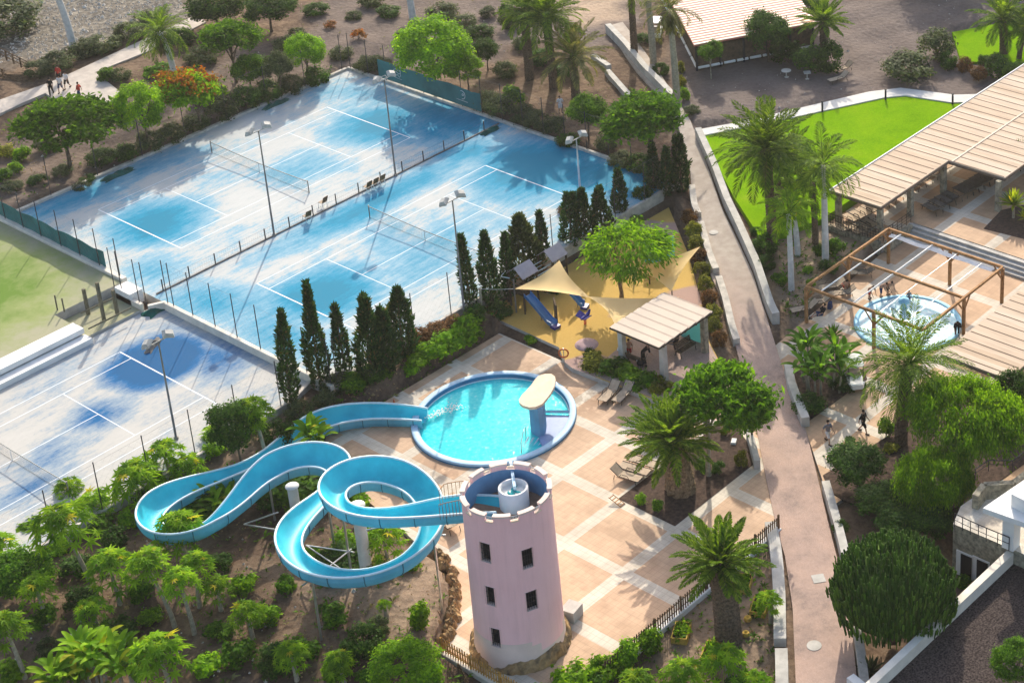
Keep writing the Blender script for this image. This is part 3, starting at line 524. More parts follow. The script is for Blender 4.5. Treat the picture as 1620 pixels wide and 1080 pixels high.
# ---------------------------------------------------------------- floodlights
def floodlight(px, py, ytop, z, label, frame=False, m='pole_metal', base=None):
    p = P(px, py, z) if base is None else np.array(base); h = HT(p, ytop); t = thing('floodlight_pole', (p[0], p[1], z), label, 'floodlight', 'floodlight poles round the courts')
    mb = MB(); mb.tube([(0,0,0),(0,0,.15),(0,0,.15),(0,0,h)], [.16,.16,.085,.05], 10); mb.build('pole', m, t)
    mb = MB(); mb.bar((-.75,0,h),(.75,0,h), .04, 6); mb.bar((-.75,0,h),(-.75,.0,h+.15), .03); mb.bar((.75,0,h),(.75,0,h+.15), .03)
    if frame:
        for a, b in (((-.8,-.3),(.1,-.3)),((.1,-.3),(.4,.3)),((-.8,-.3),(-.5,.35)),((-.5,.35),(.4,.3)),((-.3,-.3),(-.1,.3))): mb.bar((a[0],a[1],h+.1),(b[0],b[1],h+.1), .035, 4)
    mb.build('crossbar', 'lamp_metal', t)
    for s, rz in ((-1, .5), (1, -.4)):
        mb = MB(); vs = []
        for z_, k in ((.30,.62),(.10,1.0),(0,1.0)):
            for x, y in ((-.36,-.28),(.36,-.28),(.36,.28),(-.36,.28)): vs.append((x*k, y*k, z_))
        mb.add(vs, [(0,1,2,3),(0,4,5,1),(1,5,6,2),(2,6,7,3),(3,7,4,0),(4,8,9,5),(5,9,10,6),(6,10,11,7),(7,11,8,4)]); hd = mb.build('lamp_head', 'lamp_metal', t); hd.location = (s*.75, 0, h+.12); hd.rotation_euler = (.35*s, .28*s, rz)
        mb = MB(); mb.add([(-.33,-.25,-.01),(.33,-.25,-.01),(.33,.25,-.01),(-.33,.25,-.01)], [(3,2,1,0)]); mb.build('lens', 'lamp_glass', hd)
    return t
floodlight(279, 694, 540, -.5, 'floodlight pole on the near side of the lower blue court'); floodlight(434, 373, 207, 0, 'floodlight pole standing on the divider nearer the left'); floodlight(626, 278, 125, 0, 'tall floodlight pole with white lamp frame in front of the far screen', True)
floodlight(734, 490, 317, 0, 'floodlight pole rising beside the tall cypresses'); floodlight(918, 305, 220, 0, 'pale floodlight pole at the far right corner of the middle court', m='steel')
# ---------------------------------------------------------------- decks and paths

def clip(poly, x0, keep):
    o = []; n = len(poly)
    for i in range(n):
        a, b = poly[i], poly[(i+1) % n]; ia = (a[0]-x0)*keep >= 0; ib = (b[0]-x0)*keep >= 0
        if ia: o.append(a)
        if ia != ib: k = (x0-a[0])/(b[0]-a[0]); o.append((x0, a[1]+(b[1]-a[1])*k))
    return o
mb = MB()
for keep in (1, -1):
    pg = clip(DECK, PCEN[0], keep); n = len(pg); a = sum(pg[i][0]*pg[(i+1)%n][1]-pg[(i+1)%n][0]*pg[i][1] for i in range(n))
    if a < 0: pg = pg[::-1]
    on = [i for i in range(n) if abs(pg[i][0]-PCEN[0]) < 1e-6 and abs(pg[(i+1)%n][0]-PCEN[0]) < 1e-6][0]
    g = (on+1) % n; seq = pg[g:]+pg[:g]      # ends at the start of the cut edge
    up = seq[-1][1] < seq[0][1]               # walking along the cut from seq[-1] to seq[0]
    q0 = -math.pi/2 if up else math.pi/2; semi = [(PCEN[0]+5.35*math.cos(q0-keep*s_*math.pi/40*(-1)*(1 if up else -1)), PCEN[1]+5.35*math.sin(q0-keep*s_*math.pi/40*(-1)*(1 if up else -1))) for s_ in range(41)]
    semi[0] = (PCEN[0], semi[0][1]); semi[-1] = (PCEN[0], semi[-1][1])
    mb.prism(seq+semi, ZD-.6, ZD, 0)
struct('pool_deck', mb, 'deck_tiles'); sheet('playground_floor', PLAY, ZP, .8, 'rubber')
BRK = poly_px([(955,570),(985,545),(1050,505),(1110,500),(1121,541),(1138,574),(1068,618),(1049,635),(935,592)], ZP)
mb = MB(); mb.prism(BRK, ZP-.003, ZP+.006); struct('brick_floor', mb, 'brick_path')
sheet('lower_terrace', LOWT, ZD, .6, 'terrace_tiles'); sheet('upper_terrace', UPT, -.75, .9, 'terrace_tiles')
mb = MB(); n = len(pl)
vs = [(q[0], q[1], q[2]+.012) for q in pl]+[(q[0], q[1], q[2]+.012) for q in pr_]+[(q[0], q[1], q[2]-.6) for q in pl]+[(q[0], q[1], q[2]-.6) for q in pr_]
mb.add(vs, [(i+1, i, n+i, n+i+1) for i in range(n-1)]+[(i, i+1, 2*n+i+1, 2*n+i) for i in range(n-1)]+[(n+i+1, n+i, 3*n+i, 3*n+i+1) for i in range(n-1)]); struct('brick_path', mb, 'brick_path')
def drape(name, pg, z, th, m): mb = MB(); mb.prism(pg, z-th, z); return struct(name, mb, m)
drape('lawn', LAWN, -.2, .8, 'grass'); drape('lawn', LAWN2, -.1, .8, 'grass')
drape('white_path', poly_px([(1098,206),(1112,214),(1252,186),(1400,154),(1432,151),(1505,162),(1575,161),(1650,150),(1650,140),(1575,148),(1510,150),(1480,146),(1425,139),(1375,145),(1235,178),(1165,194)], -.10), -.10, .5, 'bright_path')
bed = [(-2.15,-42.62),(6.35,-42.62),(8.8,-38.0),(-2.15,-38.0)]
mb = MB(); mb.prism(bed, ZD-.1, ZD+.03); struct('planting_bed', mb, 'bed_soil')
mb = MB(); mb.prism(poly_px([(1556,362),(1584,333),(1640,320),(1640,380),(1620,378)], -.75), -.8, -.72); struct('planting_bed', mb, 'bed_soil')
mb = MB(); mb.prism(poly_px([(1256,590),(1277,668),(1340,622),(1372,600),(1365,585),(1300,570)], ZD), ZD-.1, ZD+.05); struct('planting_bed', mb, 'bed_soil')
mb = MB(); mb.prism(poly_px([(1302,752),(1313,778),(1332,790),(1440,830),(1540,790),(1640,720),(1640,600),(1560,610),(1480,640),(1420,640),(1405,690),(1340,730)], ZD), ZD-.1, ZD+.05); struct('planting_bed', mb, 'bed_soil')
drape('upper_left_path', poly_px([(-60,205),(0,181),(42,161),(152,115),(240,80),(326,36),(312,24),(235,60),(112,117),(75,133),(0,159),(-60,180)], .35), .42, .5, 'plaza')
drape('upper_left_path', poly_px([(60,140),(112,118),(152,116),(195,150),(150,178),(100,168)], .35), .416, .5, 'plaza')
# path side walls
def wallpath(pxs, w_, h, label, below=.4, side=1, m='kerb', zf=path_pt, shadowgap=0):
    pts = [zf(*q) for q in resample(pxs, max(4, len(pxs)*4))]; mb = MB(); vs = []; n = len(pts); o0 = np.array(pts[0], float)
    for i, p in enumerate(pts):
        d = np.array(pts[min(i+1,n-1)][:2])-np.array(pts[max(i-1,0)][:2]); d = d/np.hypot(*d); nn = np.array([-d[1], d[0]])*side*w_
        a = np.array([p[0],p[1],p[2]])-o0
        vs += [(a[0],a[1],a[2]-below),(a[0],a[1],a[2]+h),(a[0]+nn[0],a[1]+nn[1],a[2]+h),(a[0]+nn[0],a[1]+nn[1],a[2]-below)]
    fs = [(4*k+j, 4*k+(j+1)%4, 4*k+4+(j+1)%4, 4*k+4+j) for k in range(n-1) for j in range(4)]+[(3,2,1,0),(4*n-4,4*n-3,4*n-2,4*n-1)]
    mb.add(vs, fs if side > 0 else [f[::-1] for f in fs]); o = mb.build('low_wall', m, None, o0); return tag(o, label, 'wall')
wallpath([(958,50),(985,78),(1015,115),(1040,140),(1064,165)], .55, .75, 'grey garden wall on the right of the upper path below the palms', m='concrete')
wallpath([(1100,215),(1124,268),(1145,325),(1164,365),(1192,428),(1214,495),(1222,510)], .55, .75, 'long grey wall between the brick path and the lawn', m='concrete')
wallpath([(935,95),(960,112)], .5, .5, 'short stub of wall left of the upper path', side=1, m='concrete'); wallpath([(957,118),(985,150),(1003,168)], .5, .45, 'stepped grey wall on the left of the upper path', m='concrete')
wallpath([(1241,590),(1246,618),(1256,645),(1268,675)], .55, .7, 'curved planter wall around the banana plants', m='concrete')
wallpath([(1300,773),(1308,800),(1322,850),(1334,900)], .5, .6, 'grey wall edging the path left of the dark bushes', m='concrete'); wallpath([(1349,1000),(1355,1040),(1362,1100)], .5, .45, 'cream kerb block under the large cactus', m='kerb')
wallpath([(1090,300),(1094,330),(1100,345)], .5, .45, 'first pale kerb length left of the sandy path', side=1, m='kerb'); wallpath([(1104,358),(1115,400),(1124,425),(1128,433)], .5, .45, 'second pale kerb length beside the yellow hedge', m='kerb')
wallpath([(1132,445),(1143,480),(1152,520),(1160,545)], .5, .45, 'third pale kerb length ending at the shade pavilion', m='kerb'); wallpath([(1190,690),(1196,712),(1203,740)], .4, .6, 'short wall at the right end of the palm bed', m='concrete', side=-1)
wallpath([(1228,832),(1236,870),(1240,905),(1243,950),(1244,1018)], .7, .4, 'long grey kerb wall along the left of the brick path near the planters', side=-1, m='concrete'); wallpath([(1246,1032),(1247,1060),(1248,1110)], .7, .35, 'lowest grey kerb wall piece on the left of the path', side=-1, m='concrete')
# covers on the path
for (px, py, r, n, lab) in ((1295,915,.52,4,'square grey access cover set in the brick path'),(1288,1021,.42,20,'round grey access cover set in the brick path'),(1129,368,.36,20,'round sandy access cover in the upper path')):
    p = path_pt(px, py); mb = MB(); mb.lathe([(0,.02),(r,.02),(r,0)], (0,0,0), n, smooth=False); o = mb.build('access_cover', 'concrete', None, (p[0],p[1],p[2]+.016)); o.rotation_euler = (0,0,.1 if n == 4 else 0); tag(o, lab, 'cover')
# terrace steps
st = thing('terrace_steps', (36.9,-48,ZD), 'wide grey steps between the lower and upper terraces', 'steps')
for k in range(4):
    mb = MB(); mb.box((.15-.36*(3-k)-.18, 0, 0), (.36, 28.6, .19*(k+1)-.006)); mb.build('step', 'concrete', st)
wallbox('stone_wall', (32.85,-27.5), (32.85,-33.75), .35, ZD-.2, -.55, 'stone_wall', 'rubble stone wall below the sunbeds of the upper terrace', 'wall'); wallbox('stone_wall', (33.05,-34.1), (36.6,-34.1), .35, ZD-.2, -.55, 'stone_wall', 'rubble stone wall under the railing beside the wide steps', 'wall')
wallbox('pool_deck_kerb', (-18.3,-47.95), (1.4,-47.95), .35, -2.1, -1.38, 'white_wall', 'white kerb below the picket fence along the pool deck', 'kerb')
wallbox('pool_deck_kerb', (-18.45,-48.1), (-18.45,-39.2), .3, -2.1, -1.38, 'cream_wall', 'cream kerb below the golden picket fence left of the tower', 'kerb')
mb = MB(); a_ = P(905,975,ZD); mb.box((0,0,0),(1.0,.9,.75), .2); tag(mb.build('stone_block', 'concrete', None, (a_[0], a_[1], ZD)), 'grey block standing against the right foot of the tower', 'block')
# ---------------------------------------------------------------- pool
pc = (P(652,665,ZD)+P(912,655,ZD))/2; pc2 = (P(790,588,ZD)+P(770,739,ZD))/2; pc = np.array([PCEN[0], PCEN[1], ZD]); PR_ = 5.5
sp_ = thing('swimming_pool', pc, 'round turquoise swimming pool with raised blue rim at the end of the water slide', 'pool')
mb = MB(); mb.lathe([(PR_,0),(PR_,.2),(PR_-.06,.23),(PR_-.42,.23),(PR_-.45,.2)], n=80); mb.build('rim', 'pool_rim', sp_)
mb = MB(); mb.lathe([(PR_-.45,.2),(PR_-.45,-.12)], n=80); mb.build('rim_inside', 'pool_blue', sp_)
mb = MB(); mb.lathe([(PR_+.012,.0),(PR_+.012,.11)], n=80); mb.build('rim_base', 'pool_blue', sp_)
mb = MB(); mb.tube([((PR_-.5)*math.cos(q),(PR_-.5)*math.sin(q),-.10) for q in np.linspace(0,2*math.pi,81)], .05, 5, cap=False); mb.build('gutter', 'slide_rim', sp_)
mb = MB(); mb.lathe([(PR_-.44,-.1),(PR_-.46,-.75),(PR_-1.6,-1.15),(.01,-1.25)], n=64); mb.build('basin', 'pool_floor', sp_)
# wading segment on the right side: chord between two rim points
A1 = P(862,655,-1.5)-pc; A2 = P(866,712,-1.5)-pc; r0 = PR_-.48
def rimang(px, py): q = P(px, py, -1.5)-pc; return math.atan2(q[1], q[0])
a0, a1 = rimang(909,656), rimang(868,713)
if a0 < a1: a0 += 2*math.pi
arc = [(r0*math.cos(q), r0*math.sin(q)) for q in np.linspace(a1, a0, 22)]
inner = [tuple((P(862,655,-1.5)-pc)[:2]), tuple((P(853,694,-1.5)-pc)[:2])]
wade = arc+inner
mb = MB(); mb.prism(wade, -.9, -.03); mb.build('wading_floor', 'pool_wade', sp_)
# water everywhere else
cs = np.array(wade)
mb = MB(); n = 90; rr = r0-.0
vs = [(0,0,-.14)]+[(rr*math.cos(2*math.pi*k/n), rr*math.sin(2*math.pi*k/n), -.14) for k in range(n)]
mb.add(vs, [(0,k+1,(k+1)%n+1) for k in range(n)]); mb.build('water', 'pool_water', sp_)
mb = MB(); q0 = P(862,653,-1.5)-pc; q1 = P(908,653,-1.5)-pc; mb.bar((q0[0],q0[1],.1),(q1[0],q1[1],.1),.12,4); mb.build('divider_wall', 'pool_rim', sp_)
for k in range(5):
    c = P(836+k*8, 691+k*1.0, -1.6)-pc; e = P(824+k*6, 712+k*.5, -1.6)-pc; mb = MB(); mb.bar((c[0],c[1],-.10),(e[0],e[1],-.28),.06,4); mb.build('step_fin', 'slide_rim', sp_)
mb = MB()
for k in range(3): mb.lathe([(.9+.38*k,-.2-.18*k),(.9+.38*k,-.38-.18*k)], n=24)
c = P(850,712,-1.6)-pc; o = mb.build('steps', 'pool_rim', sp_); o.location = (c[0]-.2, c[1]+.2, -.0); 
t = thing('handrail', P(832,690,-1.6), 'curved steel handrail by the pool steps', 'handrail'); mb = MB(); mb.tube([(0,0,-.3),(0,0,.75),(-.5,-.35,.85),(-1.3,-.9,.6),(-1.5,-1.05,-.2)], .025, 6); mb.build('tube', 'steel', t)
# shade sculpture
slab = [(821,632),(822,637),(827,641),(837,644),(848,643),(857,639),(864,631),(871,622),(877,611),(879,601),(878,595),(872,591),(862,591),(852,594),(846,600),(840,609),(832,618),(825,625)]
zt = .75; cw = P(853,684,ZD-.1)
scp = thing('pool_canopy', cw, 'curved cream slab on a blue wall rising from the pool', 'pool canopy')
mb = MB(); mb.prism([tuple((P(x,y,zt)-cw)[:2]) for x, y in slab], zt-.2-cw[2], zt-cw[2]); mb.build('slab', 'cream_paint', scp)
wl = [(840,683),(847,688),(855,691),(861,690),(864,682),(865,674),(858,669),(848,672),(841,676)]
mb = MB(); mb.prism([tuple((P(x,y,ZD-.1)-cw)[:2]) for x, y in wl], -.4, zt-.2-cw[2]-.002); mb.build('wall', 'blue_inner', scp)
# ---------------------------------------------------------------- tower
TC = P(824,1011,ZD); TT = HT(TC, 772); TZ = TT   # height of merlon tops above the deck
tw = thing('slide_tower', TC, 'round pink tower with battlements from which the blue water slide starts', 'tower')
RB, RT = 2.52, 2.42
def rad(h): return RB+(RT-RB)*h/TZ
hp = TZ-.40; hf = TZ-1.75
# wall with window openings built as a grid shell (outer), inner cylinder above the floor
wins = [(768,873),(835,884),(776,942),(842,950),(784,1008)]
WN = []
for (wx, wy) in wins:
    best = None
    for th in np.linspace(-math.pi, math.pi, 361):
        for h in np.linspace(.8, TZ-2, 90):
            r = rad(h); X0 = (TC[0]+r*math.cos(th), TC[1]+r*math.sin(th), TC[2]+h); v = CAM-np.array(X0)
            if v[0]*math.cos(th)+v[1]*math.sin(th) < 0: continue
            x, y = proj(X0); d = (x-wx)**2+(y-wy)**2
            if best is None or d < best[0]: best = (d, th, h)
    WN.append(best[1:])
W2, H2 = .24, .64
na = 180; hs = sorted(set([0,.35,.6,TZ-.9,hp]+[h+s*H2 for _, h in WN for s in (-1, 1)]+list(np.arange(1, hp, .8))))
hs = [h for h in hs if h <= hp]
mb = MB(); ths = np.linspace(-math.pi, math.pi, na+1)[:-1]
for h in hs:
    r = rad(h)+(.10*max(0, 1-h/1.6)**1.5)
    for a in ths: mb.v.append((r*math.cos(a), r*math.sin(a), h))
def inwin(a, h):
    for th, wh in WN:
        if abs((a-th+math.pi) % (2*math.pi)-math.pi) < W2/RB*1.25 and abs(h-wh) < H2: return True
    return False
for i in range(len(hs)-1):
    for k in range(na):
        a = ths[k]+math.pi/na; hm = (hs[i]+hs[i+1])/2
        if inwin(a, hm): continue
        mb.f.append((i*na+k, i*na+(k+1)%na, (i+1)*na+(k+1)%na, (i+1)*na+k)); mb.m.append(1 if hm < 1.5+.45*math.sin(a*2+1)+.2*math.sin(a*5) else 0); mb.sm.append(True)
mb.build('wall', ['pink_wall', 'pink_pale'], tw)
for (th, h) in WN:
    r = rad(h); wv = Matrix.Translation((0,0,h))@Matrix.Rotation(th, 4, 'Z')
    mb = MB(); d = .30; w_ = W2*1.42; hh = H2
    mb.add([(r+.012,-w_,-hh),(r+.012,w_,-hh),(r+.012,w_,hh),(r+.012,-w_,hh),(r-d,-w_,-hh),(r-d,w_,-hh),(r-d,w_,hh),(r-d,-w_,hh)], [(0,1,5,4),(1,2,6,5),(2,3,7,6),(3,0,4,7)]); o = mb.build('window', 'pink_pale', tw); o.matrix_local = wv
    m2 = MB(); m2.add([(r-d,-w_,-hh),(r-d,w_,-hh),(r-d,w_,hh),(r-d,-w_,hh)], [(0,1,2,3)]); m2.build('pane', 'dark_void', o)
    m3 = MB()
    for k in range(5): y = -w_+w_*2*(k+.5)/5; m3.bar((r-.1,y,-hh),(r-.1,y,hh),.016,4)
    for k in range(4): z = -hh+hh*2*(k+.5)/4; m3.bar((r-.1,-w_,z),(r-.1,w_,z),.014,4)
    m3.build('grille', 'iron', o)
mb = MB(); n = 72; random.seed(3)
for j, (dr, h) in enumerate(((.42,-.4),(.36,.05),(.28,.25),(.16,.42),(.04,.55),(-.05,.62))):
    for k in range(n):
        a = 2*math.pi*k/n; q = dr+(random.uniform(-.08,.08) if j < 5 else 0); hh = h+(.16*math.sin(a*3+1)+.10*math.sin(a*7)+.2*math.cos(a+.6)+random.uniform(-.08,.08) if j > 1 else 0); rr = RB+q+(.0)
        mb.v.append((rr*math.cos(a), rr*math.sin(a), hh))
for j in range(5):
    for k in range(n): mb.f.append((j*n+k, j*n+(k+1)%n, (j+1)*n+(k+1)%n, (j+1)*n+k)); mb.m.append(0); mb.sm.append(False)
mb.build('rock_base', 'rock', tw)
# inside
ri = RT-.17
mb = MB(); mb.lathe([(ri,hf),(ri,hp)], n=64); mb.build('inner_wall', 'blue_inner', tw)
mb = MB(); mb.lathe([(ri,hf+.001),(.01,hf+.001)], n=64, smooth=False); mb.build('floor', 'floor_brown', tw)
mb = MB(); mb.lathe([(rad(hp),hp),(ri,hp)], n=64, smooth=False); mb.build('wall_top', 'pink_pale', tw)
def ringbox(mb, r0, r1, a0, a1, z0, z1, n=6, mi=0, mt=None):
    vs = []
    for k in range(n+1):
        a = a0+(a1-a0)*k/n; c, s = math.cos(a), math.sin(a); vs += [(r0*c,r0*s,z0),(r1*c,r1*s,z0),(r1*c,r1*s,z1),(r0*c,r0*s,z1)]
    fs = [(4*k+j, 4*k+(j+1)%4, 4*k+4+(j+1)%4, 4*k+4+j) for k in range(n) for j in range(4)]
    mb.add(vs, fs+[(0,3,2,1),(4*n,4*n+1,4*n+2,4*n+3)], mi)
toCam = math.atan2(CAM[1]-TC[1], CAM[0]-TC[0]); ME = []
NM = 11; pitch = 2*math.pi/NM; start = toCam-.16
slide_a = math.atan2(*(P(745,800,TC[2]+hf)-TC)[[1,0]])
for k in range(NM):
    a = start+k*pitch; aw = pitch*.32
    mb = MB(); ringbox(mb, ri, rad(TZ)+.02, a-aw, a+aw, hp+.002, TZ-.12); mb.build('merlon', 'pink_wall', tw)
    mb = MB(); ringbox(mb, ri-.04, rad(TZ)+.07, a-aw-.02, a+aw+.02, TZ-.12, TZ); mb.build('merlon_cap', 'pink_pale', tw)
    g0, g1 = a+aw, a+pitch-aw
    mid = (g0+g1)/2
    if abs((mid-slide_a+math.pi) % (2*math.pi)-math.pi) < pitch*.62: continue
    mb = MB(); rr = rad(TZ)-.05
    for j in range(6): q = g0+(g1-g0)*(j+.5)/6; mb.bar((rr*math.cos(q),rr*math.sin(q),hp-.45),(rr*math.cos(q),rr*math.sin(q),hp+.28),.018,4)
    mb.tube([(rr*math.cos(q),rr*math.sin(q),hp+.28) for q in np.linspace(g0,g1,5)], .02, 4); mb.build('railing', 'white_paint', tw)
    mb = MB(); ringbox(mb, rad(TZ)+.01, rad(TZ)+.09, g0+.02, g1-.02, hp-.02, hp+.05); mb.build('sill', 'cream_paint', tw)
# stair drum with fish motif
dc = P(812,775,TC[2]+hf+1.0)-TC; mb = MB(); n = 40; a_s = toCam+2.35
pr0 = [( .82,hf),(.82,hf+1.2),(.70,hf+1.2),(.70,hf+.25),(.01,hf+.25)]
mb.lathe(pr0, (dc[0],dc[1],0), n); mb.build('stair_drum', 'white_wall', tw)
fish = MB(); fz = hf+.9; fish.lathe([(.70,fz),(.01,fz)], (dc[0],dc[1],0), 32, smooth=False); fish.build('drum_lid', 'white_wall', tw)
f2_ = MB()
for pts, r in (([(-.45,-.35),(-.15,-.1),(.15,.15),(.5,.2)], [.02,.12,.13,.02]), ([(-.3,-.15),(-.25,.15),(-.1,.3)], [.08,.06,.01]), ([(.05,-.1),(.15,-.35),(.2,-.45)], [.08,.05,.01])):
    f2_.tube([(dc[0]+x, dc[1]+y, fz+.02) for x, y in pts], r, 6)
f2_.build('fish_motif', 'teal_paint', tw)
mb = MB(); e = P(806,735,TC[2]+hf+1.0)-TC; mb.add([(dc[0],dc[1]+.0,hf),(e[0],e[1],hf),(e[0],e[1],hf+1.25),(dc[0],dc[1],hf+1.25),(dc[0]+.12,dc[1]-.12,hf),(e[0]+.12,e[1]-.12,hf),(e[0]+.12,e[1]-.12,hf+1.25),(dc[0]+.12,dc[1]-.12,hf+1.25)], [(0,1,2,3),(7,6,5,4),(3,2,6,7),(0,3,7,4),(1,5,6,2)]); mb.build('partition', 'pool_rim', tw)
# ---------------------------------------------------------------- water slide
SP = [(792,798),(765,797),(740,797),(715,798),(695,801),(663,807),(633,812),(600,816),(567,815),(540,807),(522,795),(515,779),(521,761),(542,747),(570,740),(600,738),(632,744),(658,757),(677,776),(688,798),(692,822),(686,848),(668,873),(638,893),(600,907),(566,913),(533,914),(500,907),(472,894),(451,873),(447,856),(455,836),(470,817),(488,802),(508,788),(530,772),(545,752),(547,737),(536,724),(515,717),(490,716),(462,719),(433,729),(410,746),(390,770),(372,797),(350,822),(322,839),(290,849),(262,850),(240,843),(227,828),(228,811),(240,794),(262,778),(300,764),(340,755),(380,745),(412,730),(440,712),(462,691),(480,673),(505,658),(545,649),(595,646),(640,650),(672,656)]
zs0 = TC[2]+hf+.45; d = [0]
for a, b in zip(SP[:-1], SP[1:]): d.append(d[-1]+math.hypot(a[0]-b[0], (a[1]-b[1])*1.7))
d = np.array(d)/d[-1]; zs = zs0+(-.95-zs0)*(.06*d+.94*d**.93)
SW = np.array([P(x, y, z) for (x, y), z in zip(SP, zs)])
SW[:, 2] = zs
def catmull(pts, k=6):
    out = []; n = len(pts)
    for i in range(n-1):
        p0, p1, p2, p3 = pts[max(i-1,0)], pts[i], pts[i+1], pts[min(i+2,n-1)]
        for j in range(k):
            t = j/k; out.append(.5*((2*p1)+(-p0+p2)*t+(2*p0-5*p1+4*p2-p3)*t*t+(-p0+3*p1-3*p2+p3)*t**3))
    out.append(pts[-1]); return np.array(out)
for _ in range(3): SW[1:-1] = .25*SW[:-2]+.5*SW[1:-1]+.25*SW[2:]
PT = catmull(SW, 6)
L = np.r_[0, np.cumsum(np.linalg.norm(np.diff(PT, axis=0), axis=1))]; ns = int(L[-1]/.3); tt = np.linspace(0, L[-1], ns)
PT = np.stack([np.interp(tt, L, PT[:,k]) for k in range(3)], 1)
for _ in range(4): PT[1:-1] = .25*PT[:-2]+.5*PT[1:-1]+.25*PT[2:]
T = np.gradient(PT, axis=0); T[:,2] = 0; T /= np.linalg.norm(T, axis=1)[:,None]; NL = np.stack([-T[:,1], T[:,0], 0*T[:,0]], 1)
ang = np.unwrap(np.arctan2(T[:,1], T[:,0])); cur = np.gradient(ang)/.3
for _ in range(12): cur[1:-1] = .25*cur[:-2]+.5*cur[1:-1]+.25*cur[2:]
bank = np.clip(cur*1.3, -.40, .40)      # left turn -> right lip up
sl0 = PT[0].copy(); ws = thing('water_slide', sl0, 'long looping turquoise water slide winding from the pink tower to the pool', 'water slide')
HWD = .66
prof = [(u, -.52*(1-abs(u)**2.6)) for u in (-1,-.93,-.8,-.62,-.4,-.15,.15,.4,.62,.8,.93,1)]
def lip(i, s):    # height of lip s=+1 left
    return -s*bank[i]*.9
inn = MB(); out = MB(); rimb = [MB(), MB()]; jb = MB()
def section(i, off=0.0):
    r = []
    for u, z in prof:
        h = z+(-u*bank[i]*.9)*(1 if True else 0)+max(0, -u*bank[i])*.25
        q = PT[i]+NL[i]*u*(HWD+off)+np.array([0,0,h-(off*1.6 if abs(u) < .95 else 0)])-sl0; r.append(q)
    return r
n = len(prof); N_ = len(PT)
for i in range(N_): inn.v += [tuple(q) for q in section(i)]
for i in range(N_-1):
    for k in range(n-1): inn.f.append((i*n+k, (i+1)*n+k, (i+1)*n+k+1, i*n+k+1)); inn.m.append(0); inn.sm.append(True)
# outer shell: straight skirted sides and a flat-ish belly
oprof = [(-1.0,0),(-1.13,0),(-1.13,-.30),(-1.13,-.34),(-1.0,-.62),(-.6,-.80),(0,-.84),(.6,-.80),(1.0,-.62),(1.13,-.34),(1.13,-.30),(1.13,0),(1.0,0)]
m_ = len(oprof)
for i in range(N_):
    for u, z in oprof:
        uu = max(-1, min(1, u)); h = z+(-uu*bank[i]*.9)+max(0, -uu*bank[i])*.25
        out.v.append(tuple(PT[i]+NL[i]*u*HWD+np.array([0,0,h])-sl0))
for i in range(N_-1):
    for k in range(m_-1): out.f.append((i*m_+k, i*m_+k+1, (i+1)*m_+k+1, (i+1)*m_+k)); out.m.append(0); out.sm.append(False)
inn.build('channel', 'slide_blue', ws); out.build('shell', 'slide_side', ws)
for s in (-1, 1):
    mb = MB(); pts = []
    for i in range(N_):
        h = (-s*bank[i]*.9)+max(0, -s*bank[i])*.25; pts.append(PT[i]+NL[i]*s*HWD*1.06+np.array([0,0,h+.02])-sl0)
    mb.tube(pts, .075, 6); mb.build('lip', 'slide_rim', ws)
mb = MB()
for i in range(4, N_-2, 6):
    for sgn in (-1, 1):
        q = [PT[i]+NL[i]*u*HWD*1.025+np.array([0,0,(z*1.02-(-0.0))+(-max(-1,min(1,u))*bank[i]*.9)+max(0,-max(-1,min(1,u))*bank[i])*.25])-sl0 for u, z in oprof[1:-1]]
    mb.tube(q, .032, 4)
mb.build('joint_band', 'slide_joint', ws)
# support columns and braces
def support(px, py, ptop, r, zb=None, m='column_white'):
    g = G(px, py) if zb is None else P(px, py, zb); h = HT(g, ptop); mb = MB(); o = g-sl0
    mb.tube([(o[0],o[1],o[2]-.3),(o[0],o[1],o[2]+h)], r, 18); mb.lathe([(r+.1,h-.06),(r+.1,h),(.01,h+.02)], tuple(o), 18); mb.build('column', m, ws); return g, h
g1, h1 = support(580,905,798,.36); g2, h2 = support(474,845,768,.31)
def near_path(i): return PT[i]-sl0
mb = MB()
for (a, b, z1, z2) in (((484,862),(552,908),.3,2.2),((484,862),(560,873),.3,1.2),((500,912),(556,868),1.0,1.2),((386,829),(440,838),.2,2.6),((440,810),(386,829),1.5,.2),((580,838),(620,829),3.5,4.2)):
    mb.bar(P(*a,z1)-sl0, P(*b,z2)-sl0, .045, 6)
mb.build('brace', 'steel', ws)
for i in range(int(N_*.05), N_-3, int(N_/9)):
    p = PT[i]; zg = gz(p[0], p[1]); 
    if inpoly(np.array([p[0]]), np.array([p[1]]), DECK)[0]: zg = ZD
    h = p[2]-.86-zg
    if h < .35: continue
    low = [q for q in PT if math.hypot(q[0]-p[0], q[1]-p[1]) < 1.0 and q[2] < p[2]-1.2]
    if low: continue
    mb = MB(); o = p-sl0; mb.tube([(o[0],o[1],zg-sl0[2]-.1),(o[0],o[1],o[2]-.84)], .07, 8); mb.tube([tuple(o+NL[i]*.7+[0,0,-.82]), tuple(o-NL[i]*.7+[0,0,-.82])], .05, 6); mb.build('pillar', 'steel', ws)
# slide head railing
t = thing('slide_railing', P(722,800,zs0-.4), 'brown railed landing around the start of the slide beside the tower', 'railing'); b0 = P(722,800,zs0-.4)
mb = MB(); ln_ = [(697,800),(705,789),(725,785),(742,784)]; ln2 = [(697,822),(712,818),(728,815),(738,812)]
for l_ in (ln_, ln2):
    ps = [P(x, y, zs0-.2)-b0 for x, y in resample(l_, 9)]
    for q in ps: mb.bar(q, q+[0,0,1.0], .018, 4)
    mb.tube([q+[0,0,1.0] for q in ps], .022, 5)
mb.build('bars', 'timber', t)
